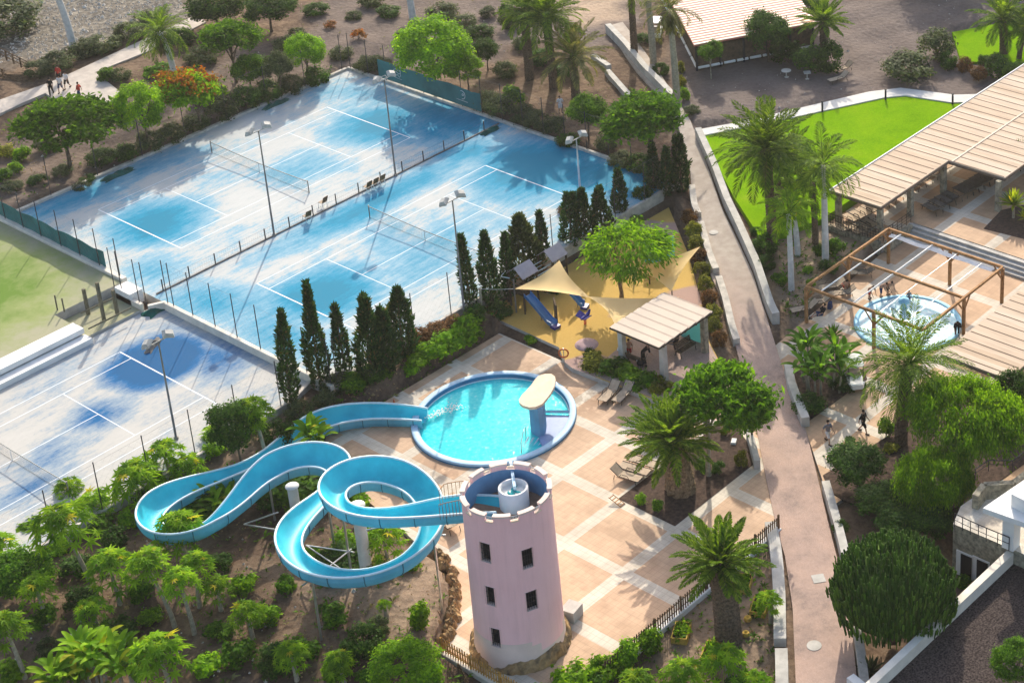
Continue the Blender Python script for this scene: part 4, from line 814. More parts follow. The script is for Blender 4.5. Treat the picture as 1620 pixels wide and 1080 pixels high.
# splash where the slide meets the pool
mb = MB(); q0 = P(676,660,ZD+.1); random.seed(5); vs = []
for k in range(170):
    u = random.random(); x = q0[0]+u*2.4+random.gauss(0,.1); y = q0[1]-u*.6+random.gauss(0,.12+.2*u); z = -1.50-pc[2]+pc[2]+random.random()*.18*(1-u); s = .03+.05*random.random(); mb.box((x-q0[0], y-q0[1], z-q0[2]), (s, s, s*.6), random.random()*3)
tag(mb.build('splash', 'white_paint', None, q0), 'white splash of water where the slide ends in the pool', 'splash', kind='stuff')
# ---------------------------------------------------------------- shade sails and playground
PLX = lambda px, py, z=ZP: P(px, py, z)
def sail(cs, label, sag=.5):
    c3 = [P(x, y, z) for x, y, z in cs]; o0 = c3[0]; n = 14; mb = MB(); idx = {}; cen = sum(c3)/3
    for i in range(n+1):
        for j in range(n+1-i):
            u, v = i/n, j/n; w = 1-u-v; q = c3[0]*w+c3[1]*u+c3[2]*v
            e = 4*(u*v*(1-w)**1.5+v*w*(1-u)**1.5+w*u*(1-v)**1.5)      # edges bow inward
            q = q+(cen-q)*.17*min(1, e)*(1-27*u*v*w if 27*u*v*w < 1 else 0)-np.array([0,0,1])*sag*27*u*v*w*.6; idx[i, j] = len(mb.v); mb.v.append(tuple(q-o0))
    for i in range(n):
        for j in range(n-i):
            mb.f.append((idx[i,j], idx[i+1,j], idx[i,j+1])); mb.m.append(0); mb.sm.append(True)
            if j < n-i-1: mb.f.append((idx[i+1,j], idx[i+1,j+1], idx[i,j+1])); mb.m.append(0); mb.sm.append(True)
    return tag(mb.build('shade_sail', 'sail', None, o0), label, 'shade sail')
sail([(814,457,2.2),(885,412,2.6),(934,471,2.0)], 'yellow triangular shade sail over the blue playground slide')
sail([(930,469,2.0),(1075,470,1.6),(972,512,1.5)], 'yellow shade sail stretching behind the pavilion roof')
sail([(1108,390,2.4),(1062,461,1.5),(1000,424,1.6)], 'narrow yellow shade sail beside the yellow hedge')
def pole(px, py, z, yt, r, m, label, cat='post', group=None):
    p = P(px, py, z); h = HT(p, yt); mb = MB(); mb.tube([(0,0,-.1),(0,0,h)], [r,r*.85], 10); mb.tube([(0,0,h),(0,0,h+.04)], [r*1.3,r], 10); return tag(mb.build('sail_post', m, None, p), label, cat, group), p, h
_, q, h = pole(764, 506, ZP, 457, .11, 'bark_pale', 'pale green post with a cable at the left corner of the playground')
mb = MB(); e = P(812,457,2.2); mb.tube([(0,0,0), tuple((e-q-[0,0,h])*.5-[0,0,.05]), tuple(e-q-[0,0,h])], .02, 5); tag(mb.build('sail_cable', 'steel', None, q+[0,0,h]), 'thin cable from the pale post to the tip of the yellow sail', 'cable')
pole(817, 494, ZP, 443, .07, 'pole_metal', 'dark post carrying the left tip of the yellow sail'); pole(831, 497, ZP, 458, .05, 'timber_dark', 'thin dark post just right of the sail tip post')
pole(886, 455, ZP, 411, .06, 'timber_dark', 'post behind the top corner of the yellow sail'); pole(1065, 500, ZP, 452, .05, 'pole_metal', 'dark post under the small sail by the pavilion')
# climbing frame with two grey roofs
pf0 = P(845,470,ZP); pf = thing('playground_tower', pf0, 'timber climbing frame with two grey roofs and a rail bridge', 'play structure')
def tower_hut(px, py, roofz, lab):
    c = P(px, py, roofz+ZP)-pf0; mb = MB(); s = .95
    for sx in (-1, 1):
        for sy in (-1, 1): m2 = MB(); m2.box((c[0]+sx*.72, c[1]+sy*.72, 0), (.11,.11,roofz-.1)); m2.build('post', 'timber_dark', pf)
    mb.box((c[0],c[1],1.25),(1.5,1.5,.1)); mb.build('platform', 'timber_dark', pf)
    for sgn, m in ((1, 'grey_roof'), (-1, 'timber_dark')):
        mb = MB(); r0 = roofz+.55; r1 = roofz-.15
        mb.add([(c[0]-.82, c[1], r0),(c[0]+.82, c[1], r0),(c[0]+.82, c[1]-sgn*.85, r1),(c[0]-.82, c[1]-sgn*.85, r1)]+[(c[0]-.82, c[1], r0-.05),(c[0]+.82, c[1], r0-.05),(c[0]+.82, c[1]-sgn*.85, r1-.05),(c[0]-.82, c[1]-sgn*.85, r1-.05)], [(0,3,2,1) if sgn > 0 else (0,1,2,3),(4,5,6,7),(0,4,7,3),(1,2,6,5),(3,7,6,2),(0,1,5,4)]); mb.build('roof', 'grey_roof', pf)
    for k in range(2):
        m2 = MB(); m2.bar((c[0]-.72,c[1]-.72,1.75+k*.35),(c[0]-.72,c[1]+.72,1.75+k*.35),.03,5); m2.bar((c[0]-.72,c[1]+.72,1.75+k*.35),(c[0]+.72,c[1]+.72,1.75+k*.35),.03,5); m2.build('rail', 'timber', pf)
    return c
c1 = tower_hut(826,427,2.9,''); c2 = tower_hut(873,400,2.9,'')
mb = MB(); mb.add([(c1[0]+.7,c1[1]-.4,1.3),(c2[0]-.7,c2[1]-.4,1.3),(c2[0]-.7,c2[1]+.4,1.3),(c1[0]+.7,c1[1]+.4,1.3),(c1[0]+.7,c1[1]-.4,1.2),(c2[0]-.7,c2[1]-.4,1.2),(c2[0]-.7,c2[1]+.4,1.2),(c1[0]+.7,c1[1]+.4,1.2)], [(0,1,2,3),(7,6,5,4),(0,4,5,1),(2,6,7,3)]); mb.build('bridge', 'timber', pf)
for s in (-.45, .45):
    for z in (1.7, 2.05, 2.4): mb = MB(); mb.bar((c1[0]+.7,c1[1]+s,z),(c2[0]-.7,c2[1]+s,z),.03,5); mb.build('bridge_rail', 'slide_rim' if z > 2 else 'timber', pf)
mb = MB(); q = P(806,440,1.6)-pf0; mb.tube([q, q+[-.2,.7,0], q+[.6,1.0,0], q+[1.2,.4,0], q+[1.0,-.4,0]], .04, 6); mb.build('hoop_rail', 'slide_rim', pf)
def chute(px0, py0, z0, px1, py1, label, m, w_=.28):
    a = P(px0, py0, ZP+z0); b = P(px1, py1, ZP+.3); d = (b-a)[:2]; L = np.hypot(*d); u = np.array([d[0]/L, d[1]/L, 0]); nn = np.array([-u[1], u[0], 0])
    t = thing('playground_slide', (b[0],b[1],ZP), label, 'slide'); o0 = np.array([b[0],b[1],ZP]); mb = MB(); pts = []
    for k in range(13):
        s = k/12; z = z0*(1-s)+.3*s if s < .85 else .3+.0*(s); z = z0+(.3-z0)*min(1, s/.85)**1.1; pts.append(np.array([a[0]+d[0]*s, a[1]+d[1]*s, ZP+z])-o0)
    pr = [(-1,.22),(-.98,0),(-.6,-.06),(.6,-.06),(.98,0),(1,.22),(1.1,.22),(1.1,-.1),(-1.1,-.1),(-1.1,.22)]; n = len(pr)
    for p in pts:
        for v, z in pr: mb.v.append(tuple(p+nn*v*w_+np.array([0,0,z])))
    for i in range(12):
        for k in range(n): mb.f.append((i*n+k, i*n+(k+1)%n, (i+1)*n+(k+1)%n, (i+1)*n+k)); mb.m.append(0); mb.sm.append(False)
    mb.build('chute', m, t); m2 = MB(); p = pts[-1]; m2.box(tuple(p+u*.1+[0,0,-.28]), (.5,.6,.2), math.atan2(u[1],u[0])); m2.build('end_box', 'play_navy', t)
    m3 = MB(); m3.bar(pts[6]+[0,0,-.1], (pts[6][0],pts[6][1],0), .04, 6); m3.build('leg', 'pole_metal', t); return t
chute(834,466,1.6,877,512,'longer bright blue playground slide coming out from under the sail','play_blue'); chute(903,462,1.2,923,481,'short blue playground slide whose end shows beside the climbing panel','play_blue')
t = thing('play_wall', P(880,505,ZP), 'purple brown climbing panel with white oval holes', 'play wall'); mb = MB(); mb.box((0,0,0),(1.2,.12,1.5),.9); mb.build('panel', 'timber_dark', t)
for i in range(3):
    for j in range(4):
        mb = MB(); c, s = math.cos(.9), math.sin(.9); x = (i-1)*.34+(j%2)*.12; mb.lathe([(.085,0),(.01,.03)], n=10); o = mb.build('hold', 'white_paint', t); o.matrix_local = Matrix.Translation((x*c+s*.066, x*s-c*.066, .3+j*.3))@Matrix.Rotation(.9, 4, 'Z')@Matrix.Rotation(math.pi/2, 4, 'X')
# spring rider
q = P(926,513,ZP); t = thing('spring_rider', q, 'dark blue winged spring rider on the purple play surface', 'spring toy')
mb = MB(); mb.tube([(.09*math.cos(k*.9), .09*math.sin(k*.9), k*.014) for k in range(36)], .02, 5); mb.build('spring', 'red_cloth', t)
mb = MB(); mb.tube([(-.42,0,.62),(-.1,0,.58),(.25,0,.62),(.5,.0,.85),(.58,0,1.0)], [.05,.16,.16,.10,.05], 10); mb.build('body', 'play_navy', t)
mb = MB()
for s in (-1, 1): mb.add([(-.3,s*.1,.62),(.3,s*.1,.62),(.12,s*.62,.95),(-.45,s*.5,.8),(-.3,s*.1,.57),(.3,s*.1,.57),(.12,s*.62,.91),(-.45,s*.5,.76)], [(0,1,2,3),(7,6,5,4),(0,4,5,1),(1,5,6,2),(2,6,7,3),(3,7,4,0)])
mb.build('wings', 'play_navy', t)
# rope net frame and turquoise panels
t = thing('rope_net', P(1020,440,ZP), 'rope climbing net hung between short posts beside the playground tree', 'climbing net'); b0 = P(1020,440,ZP)
pts = [P(x,y,ZP)-b0 for x, y in ((985,440),(1003,447),(1028,449),(1047,440))]
for p in pts: mb = MB(); mb.tube([p, p+[0,0,.9]], .06, 7); mb.build('post', 'timber_dark', t)
mb = MB()
for a, b in zip(pts[:-1], pts[1:]):
    for z in (.35,.85): mb.tube([a+[0,0,z], (a+b)/2+[0,0,z-.2], b+[0,0,z]], .02, 5)
a, b, c, d = [P(*q)-b0 for q in ((1030,425,1.2),(1062,418,1.2),(1052,440,-.3),(1025,440,-.4))]
for k in range(9):
    s = k/8; mb.tube([a+(b-a)*s, d+(c-d)*s], .015, 4); mb.tube([a+(d-a)*s, b+(c-b)*s], .015, 4)
mb.build('rope', 'timber_gold', t)
def panel(pts, z0, z1, label, m='play_turq'):
    o0 = P(*pts[0], z0); mb = MB(); vs = []
    for x, y in pts: p = P(x, y, z0)-o0; vs += [(p[0],p[1],0),(p[0],p[1],z1-z0)]
    n = len(pts); mb.add(vs+[(x+.04,y+.04,z) for x, y, z in vs], [(2*i,2*i+2,2*i+3,2*i+1) for i in range(n-1)]+[(2*n+2*i+1,2*n+2*i+3,2*n+2*i+2,2*n+2*i) for i in range(n-1)]+[(2*i+1,2*i+3,2*n+2*i+3,2*n+2*i+1) for i in range(n-1)]+[(0,1,2*n+1,2*n),(2*n-2,4*n-2,4*n-1,2*n-1)])
    return tag(mb.build('glazed_panel', m, None, o0), label, 'panel')
panel([(1020,415),(1042,417),(1068,412)], ZP, 1.0, 'turquoise panel behind the playground tree'); panel([(1078,532),(1118,546)], ZP, 1.0, 'pale turquoise wind panel at the right side of the pavilion')
t = thing('balance_mound', P(928,545,ZP), 'low purple rubber mound near the life ring', 'mound'); mb = MB(); mb.lathe([(.85,0),(.8,.06),(.6,.12),(.4,.16),(.01,.17)], n=28); o = mb.build('dome', 'mound_purple', t)
# pavilion
pz = 2.0; co = [P(960,517,pz), P(1052,464,pz), P(1133,493,pz), P(1040,547,pz)]
x0 = (co[0][0]+co[3][0])/2; x1 = (co[1][0]+co[2][0])/2; y1 = (co[0][1]+co[1][1])/2; y0 = (co[2][1]+co[3][1])/2
pv = thing('shade_pavilion', (x0,y0,ZP), 'open shade pavilion with cream ribbed roof on stone columns by the playground', 'pavilion'); X_, Y_ = x1-x0, y1-y0; hr = pz-ZP
mb = MB(); nr = 7; w_ = X_/nr
for k in range(nr):
    a = k*w_; mb.add([(a,0,hr),(a+w_*.72,0,hr+.05),(a+w_*.8,0,hr-.05),(a+w_,0,hr-.0),(a,Y_,hr),(a+w_*.72,Y_,hr+.05),(a+w_*.8,Y_,hr-.05),(a+w_,Y_,hr)], [(0,1,5,4),(1,2,6,5),(2,3,7,6)], 0, False)
mb.add([(0,0,hr-.09),(X_,0,hr-.09),(X_,Y_,hr-.09),(0,Y_,hr-.09)], [(3,2,1,0)]); mb.build('roof', 'roof_metal', pv)
mb = MB()
for a, b in (((0,0),(X_,0)),((X_,0),(X_,Y_)),((X_,Y_),(0,Y_)),((0,Y_),(0,0))): mb.bar((a[0],a[1],hr-.12),(b[0],b[1],hr-.12),.07,4)
mb.build('eaves_beam', 'timber_dark', pv)
for k in range(5): mb = MB(); mb.box((X_*(k+.5)/5,Y_/2,hr-.3),(.1,Y_-.1,.17)); mb.build('rafter', 'timber_dark', pv)
for cx, cy in ((.75,Y_-.35),(.75,.35),(X_-.6,Y_-.35),(X_-.6,.35)):
    mb = MB(); mb.box((cx,cy,0),(.42,.42,hr-.3),0,0,.94); mb.build('column', 'stone_wall' if cx > 1 else 'concrete', pv)
# bench
def bench(p, rz, label):
    t = thing('park_bench', p, label, 'bench', None, rz)
    for k in range(4): mb = MB(); mb.box((0,-.2+k*.13,.43),(1.7,.10,.035)); mb.build('seat_slat', 'timber_dark', t)
    for k in range(4): mb = MB(); mb.box((0,.28+k*.03,.52+k*.11),(1.7,.03,.085)); mb.build('back_slat', 'timber_dark', t)
    for s in (-.75, .75): mb = MB(); mb.tube([(s,-.3,0),(s,-.22,.3),(s,-.25,.62),(s,.2,.66)], .03, 6); mb.tube([(s,.35,0),(s,.2,.42),(s,.4,.95)], .03, 6); mb.build('side_frame', 'iron', t)
    return t
bench(P(1085,558,ZP), -.05+math.pi*.0, 'dark slatted bench at the right end of the pavilion'); bench(P(1005,575,ZP), 1.6, 'dark bench under the pavilion next to the people')
# life ring
q = P(893,575,ZP); t = thing('life_ring_stand', q, 'orange life ring on a short post between pool and playground', 'life ring'); mb = MB(); mb.tube([(0,0,-.6),(0,0,1.25)], .03, 6); mb.build('post', 'steel', t)
mb = MB(); u = np.array([.62,-.78,0]); mb.tube([tuple(u*.33*math.cos(a)+np.array([-.06,-.05,.9+.33*math.sin(a)])) for a in np.linspace(0,2*math.pi,25)], .06, 8, cap=False); mb.build('ring', 'orange_ring', t)
q = P(624,641,ZD); mb = MB(); mb.lathe([(.16,0),(.16,.03),(.10,.04),(.03,.48),(.01,.5)], n=14); tag(mb.build('traffic_cone', 'orange_ring', None, q), 'small orange cone beside the end of the slide', 'cone')
# grey sail lying in shade beside pool (shade net over the deck corner)
q0 = P(885,575,ZD)
# ---------------------------------------------------------------- pergola
PX0, PX1, PXm, PY0, PY1 = 21.35, 31.85, 26.5, -35.2, -45.2
pg = thing('timber_pergola', (PX0,PY1,ZD), 'large orange timber pergola frame over the small round pool', 'pergola'); ph = 2.9; W_, D_ = PX1-PX0, PY0-PY1
def beam(a, b, z, s=.15, m='timber', name='beam', h=.20):
    a = np.array(a, float); b = np.array(b, float); d = b-a; L = np.hypot(*d); mb = MB(); mb.box((0,0,0),(L,s,h)); o = mb.build(name, m, pg); o.location = ((a[0]+b[0])/2,(a[1]+b[1])/2,z); o.rotation_euler = (0,0,math.atan2(d[1],d[0])); return o
for k, (x, y) in enumerate([(0,D_),(W_/2,D_),(W_,D_),(W_,D_/2-.5),(W_,0),(W_/2,0),(0,D_/2-.9)]):
    mb = MB(); mb.box((x,y,0),(.20,.20,ph-.02)); mb.build('post', 'timber', pg)
    for dx, dy in ((1,0),(-1,0),(0,1),(0,-1)):
        ex, ey = x+dx*.75, y+dy*.75
        if -.1 < ex < W_+.1 and -.1 < ey < D_+.1 and (abs(y-D_) < .1 and dx or abs(x-W_) < .1 and dy or abs(y) < .1 and dx or abs(x) < .1 and dy): mb = MB(); mb.bar((x+dx*.1,y+dy*.1,ph-.85),(ex,ey,ph-.02),.07,4); mb.build('brace', 'timber', pg)
beam((0,0),(0,D_),ph); beam((W_,0),(W_,D_),ph); beam((.1,D_),(W_-.1,D_),ph+.004); beam((.1,0),(W_-.1,0),ph+.004); beam((W_/2,.1),(W_/2,D_-.1),ph-.01)
for k, f in enumerate((.12,.40,.62,.84)):
    y = D_*(1-f); mb = MB(); mb.bar((.1,y,ph+.05),(W_-.1,y,ph+.05), .055 if k < 2 else .022, 6); mb.build('cable_tube', 'steel' if k > 1 else 'white_paint', pg)
mb = MB(); n = 40
for i in range(n):
    for j in range(5): mb.v.append((W_-.35-.13*j-.05*math.sin(i*.5), .5+(D_-1)*i/(n-1), ph+.02-.10*(j % 2)))
for i in range(n-1):
    for j in range(4): mb.f.append((i*5+j,(i+1)*5+j,(i+1)*5+j+1,i*5+j+1)); mb.m.append(0); mb.sm.append(False)
mb.build('rolled_awning', 'white_cloth', pg)
# baby pool
bc = (P(1345,520,ZD)+P(1515,500,ZD)+P(1430,462,ZD))/3; bc = np.array([25.5,-41.2,ZD]); BR = 3.9
bp = thing('small_pool', bc, 'shallow round white and pale blue pool under the timber pergola', 'pool'); mb = MB(); mb.lathe([(BR,.0),(BR,.10),(BR-.35,.12),(BR-.38,.04)], n=56); mb.build('rim', 'baby_blue', bp)
mb = MB(); mb.lathe([(BR-.36,.02),(.01,.02)], n=56, smooth=False); mb.build('basin', 'baby_floor', bp); mb = MB(); mb.lathe([(BR-.37,.07),(.01,.07)], n=56, smooth=False); mb.build('water', 'baby_water', bp)
mb = MB(); mb.lathe([(.28,0),(.2,.25),(.12,.4),(.42,.5),(.38,.72),(.01,.85)], n=20); q = P(1430,488,ZD)-bc; o = mb.build('fountain', 'baby_blue', bp); o.location = (q[0],q[1],.05)
# ---------------------------------------------------------------- big slatted roofs
def slat_roof(poly, z, th, cols, label, colz, m='roof_plank', step=1.02, xr=None):
    o0 = np.array([poly[0][0], poly[0][1], colz]); t = thing('terrace_roof', o0, label, 'roof'); h = z-colz
    pl_ = [(a-o0[0], b-o0[1]) for a, b in poly]; mb = MB(); mb.prism(pl_, h-th, h); mb.build('deck', m, t)
    mb = MB(); n = len(pl_)
    for i in range(n): a, b = pl_[i], pl_[(i+1)%n]; mb.bar((a[0],a[1],h-th-.06),(b[0],b[1],h-th-.06),.11,4)
    mb.build('eaves_beam', 'roof_gap', t)
    mb = MB(); xs = [p[0] for p in pl_]; x = min(xs)+step*.5; 
    while x < max(xs):
        ys = []
        for i in range(n):
            a, b = pl_[i], pl_[(i+1)%n]
            if (a[0] > x) != (b[0] > x): ys.append(a[1]+(b[1]-a[1])*(x-a[0])/(b[0]-a[0]))
        ys.sort()
        for k in range(0, len(ys)-1, 2):
            a, b = ys[k]+.12, ys[k+1]-.12; mid = -.0
            mb.box((x,(a+b)/2,h+.003),(.085,b-a,.012))
        x += step
    mb.build('slat_gap', 'roof_gap', t)
    for cx, cy in cols: mb = MB(); mb.box((cx-o0[0],cy-o0[1],0),(.42,.42,h-th-.05),0,0,.92); mb.build('column', 'stone_wall', t)
    return t, h
RZ = 2.1; R1 = [(33.5,-33.35),(43.1,-33.35),(43.1,-38.6),(66,-38.6),(66,-28.6),(33.5,-28.6)]
t1, h1_ = slat_roof(R1, RZ, .14, [(33.8,-33.6+.5),(38,-33.1),(42.8,-33.1),(42.7,-38.3),(52,-38.3),(38,-29),(48,-29),(34,-29)], 'large cream slatted roof over the sunbeds of the upper terrace', -.75)
mb = MB(); mb.box((21.2,-0.0-.35,h1_+.016),(23.2,.16,.03)); mb.build('ridge_strip', 'roof_metal', t1)
mb = MB(); mb.box((16.0,4.78,h1_-.05),(32.6,.08,.12)); mb.build('gutter', 'white_paint', t1)
R2 = [(19.3,-53.0),(21.9,-47.9),(45,-47.9),(45,-64),(21,-64),(19.3,-60)]; R2 = [(19.4,-47.9),(50,-47.9),(50,-53.1),(19.4,-53.1)]
slat_roof(R2, 1.6, .14, [(24,-48.4),(30,-48.4),(30,-52.7),(38,-48.4),(21,-52.6)], 'cream slatted roof nearer the viewer beyond the date palm', ZD)
# terrace railings
def railing(a, b, z, label, h=1.0, n=10, m='frame_dark', base=None):
    a = np.array([*a, z], float); b = np.array([*b, z], float); t = thing('terrace_railing', a, label, 'railing'); mb = MB(); d = b-a
    for k in range(n+1): mb.bar(d*k/n+[0,0,0], d*k/n+[0,0,h], .03, 4)
    mb.build('posts', m, t)
    for zz in (.25,.5,.75,1.0): mb = MB(); mb.bar((0,0,h*zz), d+[0,0,h*zz], .025 if zz < 1 else .04, 4); mb.build('rail', m, t)
    return t
railing((33.0,-33.95), (36.8,-33.95), -.55, 'timber railing above the stone wall beside the wide steps', n=6, m='timber_dark'); railing((32.85,-33.6), (32.85,-27.5), -.55, 'iron railing on the stone wall behind the royal palms', n=24)
# ---------------------------------------------------------------- loungers
def mklounger(name, m, fr, flat=False, label='', loc=(0,0,0), rz=0, group=None):
    t = thing(name, loc, label, 'sun lounger', group, rz); bx, bz = (-.55, .85) if not flat else (-.75,.36)
    mb = MB(); mb.add([(-.30,-.33,.34),(1.15,-.33,.34),(1.15,.33,.34),(-.30,.33,.34),(-.30,-.33,.31),(1.15,-.33,.31),(1.15,.33,.31),(-.30,.33,.31)], [(0,1,2,3),(7,6,5,4),(0,4,5,1),(1,5,6,2),(2,6,7,3),(3,7,4,0)]); mb.build('seat', m, t)
    xb, zb = (-.85,.78) if not flat else (-.98,.36)
    mb = MB(); mb.add([(xb,-.33,zb),(-.31,-.33,.345),(-.31,.33,.345),(xb,.33,zb),(xb,-.33,zb-.03),(-.31,-.33,.315),(-.31,.33,.315),(xb,.33,zb-.03)], [(0,1,2,3),(7,6,5,4),(0,4,5,1),(1,5,6,2),(2,6,7,3),(3,7,4,0)]); mb.build('backrest', m, t)
    for s in (-.36, .36):
        mb = MB(); mb.tube([(1.18,s,.34),(-.3,s,.34),(xb-.02,s,zb)], .028, 5); mb.tube([(-.2,s,.34),(-.05,s,.55),(.4,s,.55),(.5,s,.34)], .022, 5); mb.build('side_rail', fr, t)
        for x in (-.55, .95): mb = MB(); mb.tube([(x,s,.33),(x+(.08 if x > 0 else -.08),s,0)], .025, 5); mb.build('leg', fr, t)
    return t
def faceto(a, b): return math.atan2(b[1]-a[1], b[0]-a[0])
GL = 'sun loungers on the pool deck'
La = mklounger('sun_lounger', 'sling', 'frame_dark', False, 'tan lounger under the hedge, left one of the pair beside the pool', P(966,626,ZD), 3.35, GL)
dup(La, P(988,627,ZD), 3.35, 'tan lounger under the hedge, right one of the pair beside the pool', GL)
Lb = mklounger('sun_lounger', 'sling', 'frame_dark', True, 'flat tan lounger nearest the planting bed corner, foot end to the pool', P(1021,737,ZD), 1.75, GL); 
Lf = Lb; dup(Lf, P(1006,748,ZD), 1.75, 'flat tan lounger in the middle of the three by the planting bed', GL); dup(La, P(989,757,ZD), 1.75+math.pi, 'tan lounger with raised backrest at the left of the three by the planting bed', GL)
dup(Lf, P(1046,712,ZD), 1.75, 'flat lounger half hidden under the palm fronds', GL); dup(La, P(1032,705,ZD), 1.9+math.pi, 'lounger with raised back just left of the palm trunk', GL)
dup(La, P(620,770,ZD), 1.7, 'lounger seen through the upper slide loop, left of two', GL); dup(La, P(640,772,ZD), 1.7, 'lounger seen through the upper slide loop, right of two', GL)
dup(La, P(712,836,ZD), 1.4, 'lounger in the shadow between slide and tower', GL)
q = P(976,795,ZD); t = thing('step_stool', q, 'small wooden ladder stool at the foot of the tan loungers', 'stool'); mb = MB()
mb.bar((-.2,-.5,.02),(-.2,.5,.3),.03,4); mb.bar((.2,-.5,.02),(.2,.5,.3),.03,4); mb.build('side_rail', 'timber', t)
for k in range(5): mb = MB(); mb.box((0,-.45+k*.22,.03+k*.06),(.4,.06,.03)); mb.build('rung', 'timber', t)
Ld = mklounger('sun_lounger', 'sling_dark', 'frame_dark', False, 'dark lounger at the near left end of the row left of the stone column', P(1478,336,-.75), 1.35, None)
n = 0
G1 = 'dark loungers on the upper terrace in front of the roof'
for px, py in ((1489,329),(1499,323),(1509,317)): n += 1; dup(Ld, P(px, py, -.75), 1.35, 'dark lounger among the four left of the middle stone column, %s from the left' % ('second','third','fourth')[n-1], G1)
n = 0
for px, py in ((1527,308),(1536,303),(1545,298),(1553,293),(1562,288),(1570,284)): n += 1; dup(Ld, P(px, py, -.75), 1.35, 'dark lounger in the long row right of the middle stone column, %s from the left' % ('first','second','third','fourth','fifth','sixth')[n-1], G1)
Ld['group'] = G1
Lw = None; G2 = 'pale loungers in the shade under the large roof'; k = 0
for px, py in ((1352,352),(1362,348),(1372,343),(1382,338),(1358,372),(1370,366),(1382,361),(1404,322),(1416,315),(1440,302),(1452,295),(1462,289),(1480,279),(1490,273),(1335,368)):
    k += 1; lab = 'pale lounger under the large slatted roof, %s from its near left corner' % ['first','second','third','fourth','fifth','sixth','seventh','eighth','ninth','tenth','eleventh','twelfth','thirteenth','fourteenth','fifteenth'][k-1]
    if Lw is None: Lw = mklounger('sun_lounger', 'sling', 'frame_dark', False, lab, P(px,py,-.75), 1.35, G2)
    else: dup(Lw, P(px,py,-.75), 1.35, lab, G2)
G3 = 'loungers on the lower terrace around the small pool'
dup(Ld, P(1366,436,ZD), 2.2, 'dark lounger in the shade behind the small pool, away from the others', G3)
for (px, py, rz, lab) in ((1318,457,2.5,'beige lounger left of the second pergola post'),(1335,468,2.4,'beige lounger with a reclining person beside the small pool'),(1275,492,2.6,'beige lounger with blue cloth at the outer pergola post'),(1297,482,2.5,'beige lounger loaded with bags behind the outer pergola post')): dup(La, P(px,py,ZD), rz, lab, G3)
t = thing('pool_bag', P(1313,487,ZD), 'dark blue bag standing between the beige loungers', 'bag'); mb = MB(); mb.box((0,0,0),(.45,.3,.5),.4,0,.8); mb.build('sack', 'navy_cloth', t); mb = MB(); mb.tube([(-.12,0,.45),(-.08,0,.68),(.08,0,.68),(.12,0,.45)], .02, 5); mb.build('handle', 'black_cloth', t)
# ---------------------------------------------------------------- picket fences
def picket(a, b, z, h, label, m, step=.2):
    a = np.array(a, float); b = np.array(b, float); d = b-a; L = np.hypot(*d); u = d/L; t = thing('picket_fence', (a[0],a[1],z), label, 'picket fence'); k = 0; mb = MB(); rz = math.atan2(d[1], d[0]); random.seed(2)
    for zz in (.25, .75): m2 = MB(); m2.bar((0,0,h*zz),(d[0],d[1],h*zz),.035,4); m2.build('rail', m, t)
    x = .05
    while x < L: mb.box((u[0]*x-u[1]*.05,u[1]*x+u[0]*.05,0),(.085,.03,h*(1+random.uniform(-.04,.04))),rz+random.uniform(-.06,.06)); x += step
    mb.build('pickets', m, t)
    x = 0
    while x < L+.1: m2 = MB(); m2.box((u[0]*x,u[1]*x,-.1),(.1,.1,h+.15),rz); m2.build('post', m, t); x += 2.3
    return t
picket((1.3,-47.95), (-14.5,-47.95), -1.38, .95, 'dark brown picket fence along the front of the pool deck', 'timber_fence'); picket((-18.45,-39.4), (-18.45,-47.6), -1.38, .95, 'golden picket fence left of the pink tower', 'timber_gold')
picket((-18.9,-41.2), (-21.5,-46.5), -1.9, .9, 'grey picket fence lower down beyond the golden one', 'timber_fence')
# planters
def planter(px, py, rz, label):
    q = G(px, py, 0); t = thing('planter_box', q, label, 'planter', 'yellow wooden planter boxes', rz); mb = MB()
    L, W, h = 1.45, .85, .42
    for x, y, a, b in ((0,W/2,L,.06),(0,-W/2,L,.06),(L/2-.03,0,.06,W-.07),(-L/2+.03,0,.06,W-.07)): m2 = MB(); m2.box((x,y,-.05),(a,b,h+.05)); m2.build('side_board', 'planter_yellow', t)
    mb.box((0,0,0),(L-.13,W-.07,h-.12)); mb.build('soil', 'bed_soil', t)
    v = MB(); c = rng.normal(0, 1, (120,3))*[L*.27,W*.24,.09]+[0,0,h]; leafquads(v, c, .16, .8); v.build('leaves', 'leaf_bright', t); return t
# bollards, misc
for px, py, yt, lab in ((1301,177,166,'leftmost dark bollard light on the lawn edge'),(1401,158,145,'middle dark bollard light where the white path bends'),(1507,165,153,'rightmost dark bollard light near the large roof')):
    q = P(px, py, -.2); mb = MB(); mb.tube([(0,0,-.05),(0,0,.8),(0,0,.82),(0,0,.95)], [.09,.09,.06,.10], 10); mb.lathe([(.11,.95),(.11,1.0),(.01,1.02)], n=10); tag(mb.build('bollard_light', 'iron', None, q), lab, 'bollard')
# red tiled pavilion building at the top
kb = thing('garden_restaurant', (50.0,-2.6,.2), 'low building with red striped roof and dark open sides at the top', 'building'); o0 = np.array([50.0,-2.6,.2])
E0, E1, T0, T1 = [P(*q)-o0 for q in ((1098,72,3.0),(1292,36,3.0),(1035,-45,2.6),(1215,-75,2.6))]
mb = MB(); nr = 20
for k in range(nr+1):
    s = k/nr; a = E0+(T0-E0)*s; b = E1+(T1-E1)*s; mb.v += [tuple(a), tuple(b), tuple(a-[0,0,.14]), tuple(b-[0,0,.14])]
for k in range(nr): i = 4*k; mb.f += [(i,i+1,i+5,i+4),(i+2,i+6,i+7,i+3),(i,i+4,i+6,i+2),(i+1,i+3,i+7,i+5)]; mb.m += [0]*4; mb.sm += [False]*4
mb.f.append((0,2,3,1)); mb.m.append(0); mb.sm.append(False); mb.build('roof', 'roof_red', kb); mb = MB()
